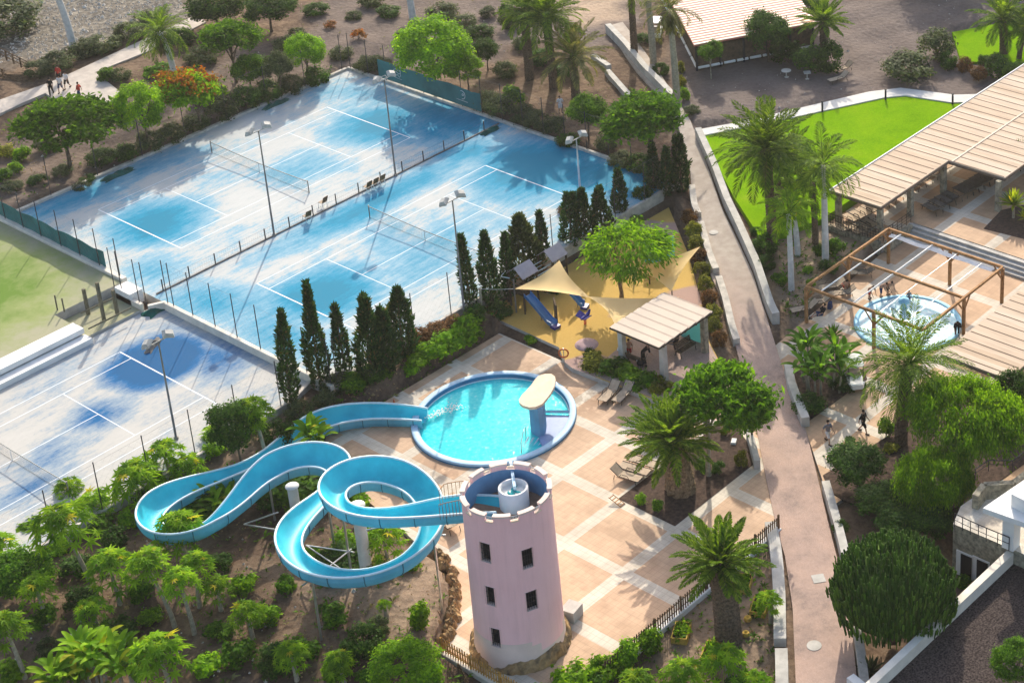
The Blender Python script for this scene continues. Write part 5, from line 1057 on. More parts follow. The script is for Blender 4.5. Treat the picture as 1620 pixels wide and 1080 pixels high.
for k in range(34):
    s = (k+.3)/34; a = E0+(T0-E0)*s; b = E1+(T1-E1)*s; d_ = (T0-E0)/np.linalg.norm(T0-E0)*.17; u_ = np.array([0,0,.05]); mb.add([a-d_+u_, b-d_+u_, b+d_+u_, a+d_+u_, a-d_, b-d_, b+d_, a+d_], [(0,1,2,3),(0,4,5,1),(2,6,7,3)])
mb.build('roof_ribs', 'roof_rib', kb)
ins_ = lambda p, k: tuple((p*(1-k)+(E0+E1+T0+T1)/4*k)[:2])
mb = MB(); mb.prism([ins_(q,.06) for q in (E0,E1,T1,T0)], 0, 2.2); mb.build('wall', 'timber_dark', kb)
mb = MB()
for a, b, n_ in ((E0,E1,9),(T0,E0,7)):
    a = np.array([*ins_(a,.05),0]); b = np.array([*ins_(b,.05),0])
    for k in range(n_): p = a+(b-a)*(k+.5)/n_; d = (b-a)/n_*.42; mb.bar((p[0]-d[0],p[1]-d[1],.25),(p[0]+d[0],p[1]+d[1],.25),.14,4)
mb.build('white_plinth', 'white_wall', kb)
for k in range(6): p = np.array(ins_(E0,.045))+(np.array(ins_(E1,.045))-np.array(ins_(E0,.045)))*k/5; mb = MB(); mb.box((p[0],p[1],0),(.15,.15,2.55)); mb.build('column', 'iron', kb)
# villa at lower right
vl = thing('stone_villa', (5.0,-61.5,-2.6), 'stone and white villa with tiled balcony and black gravel roof in the corner', 'building'); o0 = np.array([5.0,-61.5,-2.6])
gr_ = poly_px([(1598,876),(1502,962),(1392,1072),(1330,1140),(1500,1240),(1760,1240),(1760,850),(1640,872)], .2)
mb = MB(); mb.prism([(x-o0[0],y-o0[1]) for x, y in gr_], 0, .2+2.6); mb.build('gravel_roof', 'gravel_black', vl)
def vwall(p0, p1, z0, z1, w_, m, name='parapet'):
    a = P(*p0, z1)-o0; b = P(*p1, z1)-o0; d = (b-a)[:2]; L = np.hypot(*d); mb = MB(); mb.box((0,0,0),(L,w_,z1-z0)); o = mb.build(name, m, vl); o.location = ((a[0]+b[0])/2,(a[1]+b[1])/2,z0-o0[2]); o.rotation_euler = (0,0,math.atan2(d[1],d[0])); return o
vwall((1603,868), (1372,1085), -2.6, .95, .45, 'cream_wall'); vwall((1345,1068), (1375,1092), -1.6, -.2, .5, 'white_wall')
# balcony terrace block with stone wall
bz = 1.2
bt = poly_px([(1508,828),(1601,868),(1720,920),(1720,700),(1620,745),(1578,775),(1556,775),(1520,800)], bz)
mb = MB(); mb.prism([(x-o0[0],y-o0[1]) for x, y in bt], 0, bz-o0[2], 0, 1); mb.build('balcony', ['stone_wall','villa_tiles'], vl)
mb = MB(); 
for a, b in (((1506,826),(1530,836)),((1530,836),(1556,847)),((1556,847),(1602,868)),((1508,826),(1497,812))): pass
def vrail(pts, z, m='iron'):
    ps = [P(x,y,z)-o0 for x, y in pts]; mb = MB(); mb.tube([p+[0,0,.95] for p in ps], .035, 5); mb.tube([p+[0,0,.5] for p in ps], .02, 5)
    for a, b in zip(ps[:-1], ps[1:]):
        for k in range(3): p = a+(b-a)*k/2; mb.bar(p, p+[0,0,.95], .03, 4)
    mb.build('railing', m, vl)
vrail([(1510,833),(1535,845),(1560,856),(1596,871)], bz)
vwall((1543,783), (1557,765), 0, 2.2, .4, 'stone_wall', 'side_wall'); vwall((1557,765),(1604,762), 0, 2.2, .4, 'stone_wall', 'side_wall'); vwall((1604,762),(1660,720), 0, 2.2, .4, 'stone_wall', 'side_wall')
t = thing('wall_handrail', P(1543,748,2.2), 'dark handrail on the yellowish stone wall behind the villa balcony', 'railing'); b0 = P(1543,748,2.2); mb = MB(); ps = [P(x,y,2.6)-b0 for x, y in ((1543,748),(1564,734),(1602,735),(1640,706))]; mb.tube([p+[0,0,.3] for p in ps], .035, 5); mb.tube(ps, .02, 5)
for p in ps: mb.bar(p-[0,0,.5], p+[0,0,.3], .03, 4)
mb.build('tube', 'iron', t)
wr = poly_px([(1555,803),(1700,855),(1720,600),(1640,745)], 4.0); mb = MB(); mb.prism([(x-o0[0],y-o0[1]) for x, y in wr], 6.25, 6.6); mb.build('white_roof', 'white_wall', vl)
wr = poly_px([(1600,781),(1700,830),(1720,760),(1640,742)], 4.9); mb = MB(); mb.prism([(x-o0[0],y-o0[1]) for x, y in wr], 6.61, 7.5); mb.build('roof_light', 'white_wall', vl)
q = P(1600,866,bz)-o0; mb = MB(); mb.box((q[0]+.1,q[1]+.1,bz-o0[2]),(.75,.75,6.24-bz+o0[2])); mb.build('column', 'white_wall', vl)
for k, (wx, wy) in enumerate(((1527,893),(1552,903))):
    best = None; a = P(1508,828,bz)-o0; b = P(1601,868,bz)-o0; dd = (b-a)[:2]; Lw_ = np.hypot(*dd); u = dd/Lw_
    for s in np.linspace(0,1,120):
        for z in np.linspace(.3,3.5,40):
            X0 = (a[0]+dd[0]*s+o0[0], a[1]+dd[1]*s+o0[1], z+o0[2]); x, y = proj(X0); e = (x-wx)**2+(y-wy)**2
            if best is None or e < best[0]: best = (e, s, z)
    s, z = best[1:]; nn = np.array([u[1], -u[0]]); 
    if nn@(CAM[:2]-o0[:2]) < 0: nn = -nn
    c = a[:2]+dd*s+nn*.02; fr = MB(); fr.box((0,0,-.85),(1.15,.10,1.75)); o = fr.build('window', 'white_wall', vl); o.location = (c[0],c[1],z); o.rotation_euler = (0,0,math.atan2(u[1],u[0])); pm = MB(); pm.box((.12,-.0,-.75),(.75,.14,1.55)); pm.build('pane', 'dark_void', o)
# footbridge at top left
t = thing('wooden_footbridge', P(15,118,.6), 'weathered wooden footbridge with rails at the left edge', 'footbridge'); b0 = P(15,118,.6)
for l_ in ([(-30,78),(0,90),(22,101),(46,113)], [(-30,105),(0,122),(12,128)]):
    ps = [P(x,y,.6)-b0 for x, y in l_]; m2 = MB()
    for z in (.35,.7,1.0): m2.tube([p+[0,0,z] for p in ps], .06, 4)
    m2.build('rail', 'timber_fence', t)
    for a, b in zip(ps[:-1], ps[1:]):
        for k in range(2): p = a+(b-a)*k/2; m2 = MB(); m2.box(tuple(p), (.12,.12,1.05)); m2.build('post', 'timber_fence', t)
for k in range(4): p = P(18+k*5, 118+k*3.2, .55-.12*k)-b0; m2 = MB(); m2.box(tuple(p), (.5,2.6,.12), .55); m2.build('step', 'timber_fence', t)
# service cart and small things
def cart(px, py, z, rz, label):
    t = thing('service_cart', P(px,py,z), label, 'cart', None, rz); 
    mb = MB(); mb.prism([(-1.1,-.55),(.9,-.55),(1.15,-.35),(1.15,.35),(.9,.55),(-1.1,.55)], .28, .62); mb.build('body', 'white_paint', t)
    mb = MB(); mb.box((-.35,0,.62),(.6,.95,.28)); mb.build('seat', 'sling', t); mb = MB(); mb.box((-.68,0,.85),(.12,.95,.45)); mb.build('backrest', 'sling', t)
    mb = MB(); mb.prism([(-1.0,-.6),(.5,-.6),(.7,-.45),(.7,.45),(.5,.6),(-1.0,.6)], 1.75, 1.82); mb.build('roof', 'white_paint', t)
    for x, y in ((-.9,-.5),(-.9,.5),(.75,-.5),(.75,.5)): mb = MB(); mb.bar((x,y,.6),(x*.85,y,1.76),.03,5); mb.build('roof_post', 'iron', t)
    for x, y in ((-.7,-.55),(-.7,.55),(.75,-.55),(.75,.55)): mb = MB(); mb.lathe([(.01,-.09),(.26,-.09),(.28,0),(.26,.09),(.01,.09)], n=18); o = mb.build('wheel', 'black_cloth', t); o.location = (x,y,.28); o.rotation_euler = (math.pi/2,0,0)
cart(1351,607,ZD,-2.3,'white service cart parked behind the banana plants'); cart(1038,58,.5,.6,'white cart parked by the tall palm trunks')
for px, py, lab in ((1244,122,'round white garden table in the shade of the big trees'),(1277,125,'small square pale slab lying on the gravel')):
    q = G(px,py,0); mb = MB(); mb.lathe([(.25,0),(.06,.05),(.06,.6),(.45,.62),(.45,.67),(.01,.67)], n=20 if px < 1250 else 4, smooth=False); tag(mb.build('garden_table', 'concrete', None, q), lab, 'table')
dup(La, G(1335,112,0), 2.8, 'empty lounger on the gravel between the dark shrubs and oleanders', 'loungers on the gravel area'); dup(La, G(1328,128,0), 2.8, 'second empty lounger on the gravel, nearer the white path', 'loungers on the gravel area')
t = thing('fallen_plank', G(112,985,0), 'pale broken plank lying on the dark soil below the papayas', 'plank'); mb = MB(); mb.box((0,0,.02),(.25,1.9,.06),-.4); mb.build('board', 'timber_fence', t); mb = MB(); mb.box((-.35,-.95,.03),(.9,.1,.07),.1); mb.build('end_board', 'concrete', t)
for k, (px, py, lab) in enumerate(((1183,982,'round pale pot lying near the planters, upper one'),(1180,1006,'round pale pot lying near the planters, lower one'))):
    q = G(px,py,0); mb = MB(); mb.lathe([(.01,0),(.16,.02),(.24,.16),(.18,.3),(.14,.3),(.01,.2)], n=16); tag(mb.build('clay_pot', 'planter_yellow', None, q), lab, 'pot')
t = thing('rock_edging', P(722,905,ZD), 'rough rock edge where the slide mound meets the pool deck', 'rocks'); b0 = P(722,905,ZD); random.seed(11); nr = 0
for l_ in ([(676,872),(700,878),(716,905),(725,940),(722,975),(714,1005),(700,1020)],):
    for x, y in list(resample(l_, 46))*2:
        q = P(x+random.uniform(-11,2), y+random.uniform(-3,5), ZD)-b0; mb = MB(); r = random.uniform(.12,.42); n_ = 7
        vs = [(q[0]+r*k_*math.cos(a)*random.uniform(.7,1.1), q[1]+r*k_*math.sin(a)*random.uniform(.7,1.1), h_*random.uniform(.75,1.15)-.1) for k_, h_ in ((1,0),(.9,.25),(.4,.5)) for a in np.linspace(0,2*math.pi,n_+1)[:-1]]
        mb.add(vs, [(j*n_+k, j*n_+(k+1)%n_, (j+1)*n_+(k+1)%n_, (j+1)*n_+k) for j in range(2) for k in range(n_)]+[tuple(range(2*n_,3*n_))]); mb.build('rock', 'rock', t); nr += 1
# ---------------------------------------------------------------- foliage
def leafquads(mb, C, size, up=.5, asp=.55, dirs=None, jit=.35, fold=0):
    C = np.asarray(C, float); n = len(C)
    nrm = rng.normal(0, 1, (n,3)); nrm /= np.linalg.norm(nrm, axis=1)[:,None]
    if dirs is not None: nrm = nrm*.7+dirs
    nrm[:,2] += up; nrm /= np.linalg.norm(nrm, axis=1)[:,None]
    a = rng.normal(0, 1, (n,3)); a -= nrm*(a*nrm).sum(1)[:,None]; a /= np.linalg.norm(a, axis=1)[:,None]; b = np.cross(nrm, a)
    s = size*(1+rng.uniform(-jit, jit, n))[:,None]
    V = np.stack([C-a*s, C-b*s*asp+nrm*s*.12, C+a*s, C+b*s*asp+nrm*s*.12], 1).reshape(-1,3)
    mb.arr(V, np.arange(4*n).reshape(n,4))
def hangquads(mb, C, ln, wd, dirs):       # strips along a given direction
    n = len(C); d = dirs/np.linalg.norm(dirs, axis=1)[:,None]; r = rng.normal(0, 1, (n,3)); s = np.cross(d, r); s /= np.linalg.norm(s, axis=1)[:,None]
    l = (ln*(1+rng.uniform(-.4,.4,n)))[:,None]; V = np.stack([C-s*wd*.3, C+d*l*.5-s*wd, C+d*l, C+d*l*.5+s*wd], 1).reshape(-1,3); mb.arr(V, np.arange(4*n).reshape(n,4))
def sph(n): v = rng.normal(0,1,(n,3)); return v/np.linalg.norm(v, axis=1)[:,None]
def crown_round(n, ls, clumps=38, hollow=.62, squash=.85, bottom=-.55, lump=.28, vr=0.0):
    mb = MB(); cc = sph(clumps*2); cc = cc[cc[:,2] > bottom][:clumps]; cc *= (hollow+rng.uniform(-vr,.2,len(cc)))[:,None]
    k = rng.integers(0, len(cc), n); d = sph(n); r = rng.uniform(.35,1,n)**.5*lump*(1+.3*rng.normal(0,1,n)); C = cc[k]+d*r[:,None]
    C[:,2] *= squash; leafquads(mb, C, ls, .45, .6, d*.6+C*.5); return mb
def crown_flat(n, ls, clumps=46):
    mb = MB(); r = np.sqrt(rng.uniform(0,1,clumps))*.86; a = rng.uniform(0,6.283,clumps); cc = np.stack([r*np.cos(a), r*np.sin(a), .42*(1-r**2)+rng.normal(0,.05,clumps)-.05], 1)
    k = rng.integers(0, clumps, n); C = cc[k]+rng.normal(0,1,(n,3))*[.13,.13,.055]; leafquads(mb, C, ls, 1.4, .45); return mb
def crown_feather(n, ls):       # drooping feathery
    mb = MB(); cc = sph(60); cc = cc[cc[:,2] > -.3]*.72; k = rng.integers(0, len(cc), n); C = cc[k]+rng.normal(0,.14,(n,3)); C[:,2] *= .85
    d = C*.6+rng.normal(0,.35,(n,3)); d[:,2] -= .9; hangquads(mb, C, ls*2.4, ls*.36, d); return mb
def crown_pepper(n, ls):
    mb = MB(); m = 230; cc = sph(m*2); cc = cc[cc[:,2] > -.15][:m]; cc *= rng.uniform(.62,.95,len(cc))[:,None]; k = rng.integers(0, len(cc), n); t = rng.uniform(0,1,n)**1.2
    C = cc[k]+rng.normal(0,.07,(n,3)); C[:,:2] *= (1+.10*t)[:,None]; C[:,2] = C[:,2]*.85+.12-t*.38; d = rng.normal(0,.3,(n,3)); d[:,:2] += C[:,:2]*.25; d[:,2] = -1.1; hangquads(mb, C, ls*2.2, ls*.30, d); return mb
def crown_cypress(n, ls, tops=1, loose=0):
    mb = MB(); t = rng.uniform(0,1,n)**.8; r = (.5*1.95*(t+.04)**.42*(1-t)**.92*.88+.012); a = rng.uniform(0,6.283,n)
    q1, q2, q3 = rng.uniform(0,6,3); lob = 1+.18*np.sin(a*3+t*7+q1)+.13*np.sin(a*2-t*15+q2)+.10*np.sin(t*31+q3)+loose*rng.normal(0,.25,n); rr = r*np.sqrt(rng.uniform(.45,1,n))*lob; off = np.zeros(n)
    if tops > 1: s = np.where(rng.uniform(0,1,n) > .5, 1, -1); off = s*.13*np.clip((t-.3)/.3,0,1); rr *= np.where(t > .55, .6, 1)
    C = np.stack([rr*np.cos(a)+off, rr*np.sin(a), t], 1); d = np.stack([np.cos(a)*.30, np.sin(a)*.30, np.ones(n)*1.0], 1)+rng.normal(0,.22,(n,3)); d[:,2] *= .5
    # cypress unit: height 1, radius .5 scaled separately, leaves made in scaled space later
    return C, d
def cyp_mesh(R, Hh, n, tops=1, loose=0):
    C, d = crown_cypress(n, .1, tops, loose); C = C*[2*R, 2*R, Hh]; mb = MB(); d = d/np.linalg.norm(d,axis=1)[:,None]; hangquads(mb, C, .34*(1+loose*.3), .075, d*[1,1,1.0]); return mb
def trunk_mb(h, r, lean=.0, limbs=4, crown_r=1.0, name='t', y0=.55, seed=0):
    rr = random.Random(seed); mb = MB(); pts = [(lean*(k/6)**2*h+rr.uniform(-.03,.03)*h*.3, rr.uniform(-.02,.02)*h, h*k/6) for k in range(7)]; mb.tube([(0,0,-.3)]+pts[1:], [r*1.35]+[r*(1-.45*k/6) for k in range(1,7)], 8)
    for k in range(limbs):
        a = 6.283*k/limbs+rr.uniform(-.3,.3); b = pts[3+k % 3]; e = (b[0]+math.cos(a)*crown_r*.6, b[1]+math.sin(a)*crown_r*.6, h+crown_r*rr.uniform(.1,.45)); m = tuple((b[i]+e[i])/2+(.08*crown_r if i == 2 else 0) for i in range(3)); mb.tube([b, m, e], [r*.5, r*.35, r*.12], 6)
    return mb
BANK = {}
def bank(key, fn, k=3, m='leaf_mid'):
    if key not in BANK: BANK[key] = [fn().mesh('crown', m) for _ in range(k+3 if 'shrub' in key else k)]
    return BANK[key][rng.integers(0, len(BANK[key]))]
KIND = {
 'round': (lambda: crown_round(9500, .052, 60, .66, .9, -.6, .26, .1), 'leaf_mid'), 'roundb': (lambda: crown_round(13000, .042, 110, .74, .95, -.7, .2), 'leaf_bright'), 'roundd': (lambda: crown_round(9500, .050, 60, .66, .9, -.6, .26, .1), 'leaf_dark'),
 'shrub': (lambda: crown_round(1700, .12, 17, .55, .95, -.7, .36, .4), 'leaf_mid'), 'shrubb': (lambda: crown_round(1600, .125, 15, .55, .95, -.7, .38, .4), 'leaf_bright'), 'shrubd': (lambda: crown_round(2600, .08, 30, .6, .95, -.8, .30), 'leaf_dark'),
 'shrubg': (lambda: crown_round(2400, .07, 30, .6, .95, -.8, .30), 'leaf_grey'), 'shruby': (lambda: crown_round(2400, .085, 28, .6, .95, -.8, .32), 'leaf_hedge'), 'shrubr': (lambda: crown_round(2200, .08, 26, .6, .95, -.8, .32), 'leaf_red'), 'shrubo': (lambda: crown_round(700, .10, 14, .5, .85, -.3, .36), 'leaf_flame'),
 'flat': (lambda: crown_flat(8500, .058), 'leaf_mid'), 'flatb': (lambda: crown_flat(8000, .062), 'leaf_bright'), 'flame': (lambda: crown_flat(1500, .06), 'leaf_flame'),
 'feather': (lambda: crown_feather(5200, .06), 'leaf_yellow'), 'featherb': (lambda: crown_feather(5200, .05), 'leaf_bright'), 'pepper': (lambda: crown_pepper(26000, .042), 'leaf_pepper')}
def tree(kind, bx, by, cx, cy, wpx, hpx, label, cat='tree', name=None, trunk=True, zb=None, m=None, bark='bark', group=None, extra=None, tr=.05):
    """base pixel, crown centre pixel, crown width / height in pixels"""
    g = G(bx, by) if zb is None else P(bx, by, zb); s = PXM(g); R = wpx/2/s
    hc = HT(g, cy); hc = max(hc, .15)
    fn, lm = KIND[kind]; lm = m or lm; me = bank(kind+lm, fn, 3 if kind != 'pepper' else 2, lm)
    Rz = R*.9*max(.6, hpx/wpx/.42) if 'flat' in kind or kind == 'flame' else math.sqrt(max((hpx/2/s)**2-(.5*R)**2, (.42*R)**2))/.85
    if 'shrub' in kind: hc = min(hc, Rz*.75); trunk = False
    sx = (P(cx, by if zb is not None else by, g[2])-P(bx, by, g[2]))      # lateral offset of the crown
    t = thing(name or {'pepper':'pepper_tree','flat':'acacia_tree','flatb':'acacia_tree'}.get(kind, 'shrub' if 'shrub' in kind else 'tree'), g, label, cat, group)
    part('crown', me, t, (sx[0], sx[1], hc), (0,0,rng.uniform(0,6.28)), (R, R*rng.uniform(.9,1.05), Rz))
    if extra: part('blossom', bank('x'+extra, KIND[extra][0], 2, KIND[extra][1]), t, (sx[0], sx[1], hc+.12*R), (0,0,rng.uniform(0,6.28)), (R*.97, R*.97, Rz*1.02))
    h = hc+(.0 if 'flat' in kind else -.1*Rz)
    if trunk and h > .5: o = trunk_mb(h, max(.06, R*tr), 0, 5, R, seed=int(bx+by)).build('trunk', bark, t)
    elif h > .0: mb = MB(); mb.tube([(0,0,-.2),(sx[0]*.5,sx[1]*.5,h*.6),(sx[0],sx[1],h+.1)], [.05,.04,.02], 6); [mb.tube([(0,0,0),(R*.4*math.cos(a),R*.4*math.sin(a),h+R*.3)], [.03,.01], 4) for a in (0,2.1,4.2)]; mb.build('stem', bark, t)
    return t
def cypress(bx, by, ytop, wpx, label, z=None, tops=1, loose=0, n=2600, m='leaf_cypress', group='cypresses between the courts and the pool deck'):
    g = P(bx, by, -.7 if z is None else z); h = HT(g, ytop)*.97; R = wpx/2/PXM(g)*.88; t = thing('cypress', g, label, 'cypress', group)
    cyp_mesh(R, h, int(n*max(.5, h*R/6)), tops, loose).build('crown', m, t); t.rotation_euler = (rng.uniform(-.05,.05), rng.uniform(-.05,.05), rng.uniform(0,6.28)); mb = MB(); mb.tube([(0,0,-.4),(0,0,h*.8)], [.13,.03], 7); mb.build('trunk', 'bark', t); return t
# palms -------------------------------------------------------------
def frond(mb, az, el, L, droop, ll, n=26, wd=.05, curl=.0, twist=0, base=(0,0,0), vee=.5, rm=None):
    ca, sa = math.cos(az), math.sin(az); p = np.array(base, float); e = el; pts = [p.copy()]; ds = L/n; T_ = []
    for k in range(n):
        d = np.array([ca*math.cos(e), sa*math.cos(e), math.sin(e)]); T_.append(d); p = p+d*ds; pts.append(p.copy()); e -= droop*(.3+1.4*k/n)/n
    T_.append(T_[-1]); pts = np.array(pts); T_ = np.array(T_)
    if rm is not None: rm.tube(pts[::4], [.035*(1-.8*i/(len(pts[::4]))) for i in range(len(pts[::4]))], 4)
    side = np.array([-sa, ca, 0]); V = []
    for k in range(3, n+1):
        f = k/n; l = ll*math.sin(math.pi*min(1, f*.82+.16))**.7*(1.0 if f < .97 else .6); up = np.cross(side, T_[k]); up = -up if up[2] < 0 else up
        for s in (-1, 1):
            d = side*s*.8+T_[k]*.75+up*vee*.45+rng.normal(0,.09,3); d /= np.linalg.norm(d); q = pts[k]; w_ = T_[k]*wd; tip = q+d*l-np.array([0,0,l*.22]); m = q+d*l*.5
            V += [q-w_*.6, m-w_, tip, m+w_]
    V = np.array(V); mb.arr(V, np.arange(len(V)).reshape(-1,4))
def palm_crown(nf, L, ll, elev=(-.5,1.35), droop=(.7,1.5), n=26, wd=.045, vee=.5, seed=0):
    r = random.Random(seed); mb = MB(); rm = MB()
    for k in range(nf):
        f = (k+.5)/nf; el = elev[1]-(elev[1]-elev[0])*f**.9+r.uniform(-.1,.1); az = k*2.39996+r.uniform(-.2,.2); frond(mb, az, el, L*r.uniform(.85,1.08)*(1 if f > .12 else .8), r.uniform(*droop)*(.55+.6*f), ll, n, wd, base=(.12*math.cos(az), .12*math.sin(az), (1-f)*.35), vee=vee, rm=rm)
    return mb, rm
def scaly(h, r0, r1, bulge=0, lean=(0,0), rough=.05):
    mb = MB(); n = 18; rows = max(6, int(h/.13)); r = random.Random(4)
    for j in range(rows+1):
        f = j/rows; rr = r0+(r1-r0)*f+bulge*math.exp(-((f-.93)/.12)**2)
        for k in range(n):
            a = 2*math.pi*(k+.5*(j % 2))/n; q = rr*(1+(rough if (j+k) % 2 else -rough)*r.uniform(.6,1.4)); mb.v.append((q*math.cos(a)+lean[0]*f*f, q*math.sin(a)+lean[1]*f*f, h*f-(.2 if j == 0 else 0)))
    for j in range(rows):
        for k in range(n): mb.f.append((j*n+k, j*n+(k+1)%n, (j+1)*n+(k+1)%n, (j+1)*n+k)); mb.m.append(0); mb.sm.append(rough < .02)
    mb.f.append(tuple(range(rows*n, rows*n+n))); mb.m.append(0); mb.sm.append(False); return mb
def palm(bx, by, cx, cy, span, label, kind='phoenix', r0=.42, r1=.36, nf=None, z=None, m='leaf_palm', bark='bark_palm', bulge=.1, skirt=False, group=None, L=None, seed=0, ll=None):
    g = G(bx, by) if z is None else P(bx, by, z); h = max(.5, HT(g, cy)); R = span/2/PXM(g); L = L or R*1.12
    off = P(cx, by, g[2])-g; t = thing('palm_tree', g, label, 'palm tree', group); scaly(h, r0, r1, bulge, (off[0], off[1]), .07 if bark in ('bark_palm','bark_pine') else .012).build('trunk', bark, t)
    pr = dict(phoenix=dict(nf=62, elev=(-.45,1.4), droop=(.7,1.2), ll=.50, wd=.085), date=dict(nf=66, elev=(-.75,1.35), droop=(.9,1.6), ll=.44, wd=.055), royal=dict(nf=18, elev=(-.5,1.2), droop=(1.2,2.0), ll=.62, wd=.06), stiff=dict(nf=40, elev=(-.15,1.35), droop=(.45,.95), ll=.44, wd=.10))[kind]
    mb, rm = palm_crown(nf or pr['nf'], L, (ll or pr['ll'])*L/2.6, pr['elev'], pr['droop'], 28, pr['wd'], .5, seed)
    o = mb.build('crown', m, t); o.location = (off[0], off[1], h); o2 = rm.build('midribs', 'leaf_palm', t); o2.location = (off[0], off[1], h)
    if skirt: sk = MB(); d = rng.normal(0,.3,(260,3)); d[:,2] = -1; a = rng.uniform(0,6.28,260); C = np.stack([.25*np.cos(a), .25*np.sin(a), rng.uniform(-1.6,-.1,260)], 1); d[:,:2] += C[:,:2]*1.5; hangquads(sk, C, .7, .10, d); o = sk.build('dead_leaf_skirt', 'leaf_palm_dry', t); o.location = (off[0], off[1], h)
    return t
# papaya-like trees with lobed leaves ---------------------------------
def lobed(mb, c, d, size):       # hand shaped leaf: seven pointed lobes
    n = rng.normal(0,.25,3)+np.array([d[0]*.35,d[1]*.35,.9]); n /= np.linalg.norm(n); a = d-n*(d@n); a /= np.linalg.norm(a)+1e-9; b = np.cross(n, a); k0 = len(mb.v); pts = [c-a*size*.12]
    L = 7
    for i in range(L):
        an = -2.3+4.6*i/(L-1); l = size*(1-.32*abs(an)/2.3); pts += [c+(a*math.cos(an)+b*math.sin(an))*l-n*l*.22, c+(a*math.cos(an+.38)+b*math.sin(an+.38))*l*.36]
    mb.v += [tuple(p) for p in pts]; m = len(pts)
    for i in range(1, m-1): mb.f.append((k0, k0+i, k0+i+1)); mb.m.append(0); mb.sm.append(False)
def papaya_crown(nl=34, R=1.0, lf=.36, seed=0):
    r = random.Random(seed); mb = MB(); st = MB()
    for k in range(nl):
        f = (k+.5)/nl; el = 1.3-1.75*f; az = k*2.4+r.uniform(-.3,.3); L = R*(.5+.5*f)*r.uniform(.75,1.1); d = np.array([math.cos(az)*math.cos(el), math.sin(az)*math.cos(el), math.sin(el)]); c = d*L+np.array([0,0,(1-f)*.25*R]); st.tube([(0,0,(1-f)*.2*R), tuple(c*.55+[0,0,.05]), tuple(c)], .014, 3, cap=False); lobed(mb, c, np.array([d[0],d[1],-.25]), lf*r.uniform(.8,1.2))
    return mb, st
PAP = []
def papaya(bx, by, cx, cy, wpx, label, z=None, m='leaf_papaya', multi=1):
    if not PAP:
        for s in range(3): a, b = papaya_crown(64, 1.0, .40, s); PAP.append((a.mesh('crown', m), b.mesh('leaf_stalks', 'leaf_bright')))
    g = G(bx, by) if z is None else P(bx, by, z); R = wpx/2/PXM(g); h = max(.4, HT(g, cy)-.35*R); off = P(cx, by, g[2])-g
    t = thing('papaya_tree', g, label, 'papaya tree', 'papaya trees on the slope'); mb = MB(); pts = [(0,0,-.2)]+[(off[0]*(k/5)**1.4, off[1]*(k/5)**1.4, h*k/5) for k in range(1,6)]; mb.tube(pts, [.17,.14,.125,.115,.10,.075], 9); mb.build('trunk', 'bark_pale', t)
    a, b = PAP[rng.integers(0,3)]; rz = rng.uniform(0,6.28); part('crown', a, t, (off[0],off[1],h), (0,0,rz), (R*.98,)*3); part('leaf_stalks', b, t, (off[0],off[1],h), (0,0,rz), (R*.98,)*3); return t
# banana / strelitzia clumps -------------------------------------------
def paddle(mb, base, az, el, L, stalk, w_, droop=.9):
    p = np.array(base, float); ca, sa = math.cos(az), math.sin(az); e = el; side = np.array([-sa,ca,0]); pts = [p]; 
    for k in range(14):
        d = np.array([ca*math.cos(e), sa*math.cos(e), math.sin(e)]); p = p+d*(stalk/5 if k < 5 else L/9); pts.append(p); e -= droop*(.02 if k < 5 else .14)
    mb.tube(pts[:7], [.035]*6+[.02], 5); V = []; k0 = len(mb.v)
    for k in range(5, 15):
        f = (k-5)/9; w = w_*math.sin(math.pi*min(1,f*.9+.08))**.6*(1 if f < .99 else .1); up = np.array([0,0,w*.35]); V += [pts[k]-side*w+up, pts[k], pts[k]+side*w+up]
    mb.v += [tuple(v) for v in V]
    for k in range(9):
        for j in (0,1): mb.f.append((k0+3*k+j, k0+3*k+j+1, k0+3*k+4+j, k0+3*k+3+j)); mb.m.append(0); mb.sm.append(True)
def banana(bx, by, wpx, hpx, label, nstem=5, m='leaf_papaya', z=None, nm='banana_plant', cat='banana plant', seed=0, spread=.4):
    g = G(bx, by) if z is None else P(bx, by, z); s = PXM(g); R = wpx/2/s; h = HT(g, by-hpx); r = random.Random(seed); t = thing(nm, g, label, cat); mb = MB(); sm = MB()
    for k in range(nstem):
        a = 6.28*k/nstem+r.uniform(-.4,.4); b = np.array([math.cos(a)*R*spread*r.uniform(.4,1), math.sin(a)*R*spread*r.uniform(.4,1), 0]); hh = h*r.uniform(.25,.5); sm.tube([tuple(b+[0,0,-.2]), tuple(b*1.15+[0,0,hh])], [.09,.06], 7)
        for j in range(9): paddle(mb, b*1.15+[0,0,hh], j*2.4+r.uniform(-.3,.3), r.uniform(.6,1.4), min(1.25,h*.42)*r.uniform(.8,1.2), min(.6,h*.2), min(.17,.05*h*r.uniform(.9,1.3)+.05))
    mb.build('leaves', m, t); sm.build('stems', 'bark_pale', t); return t
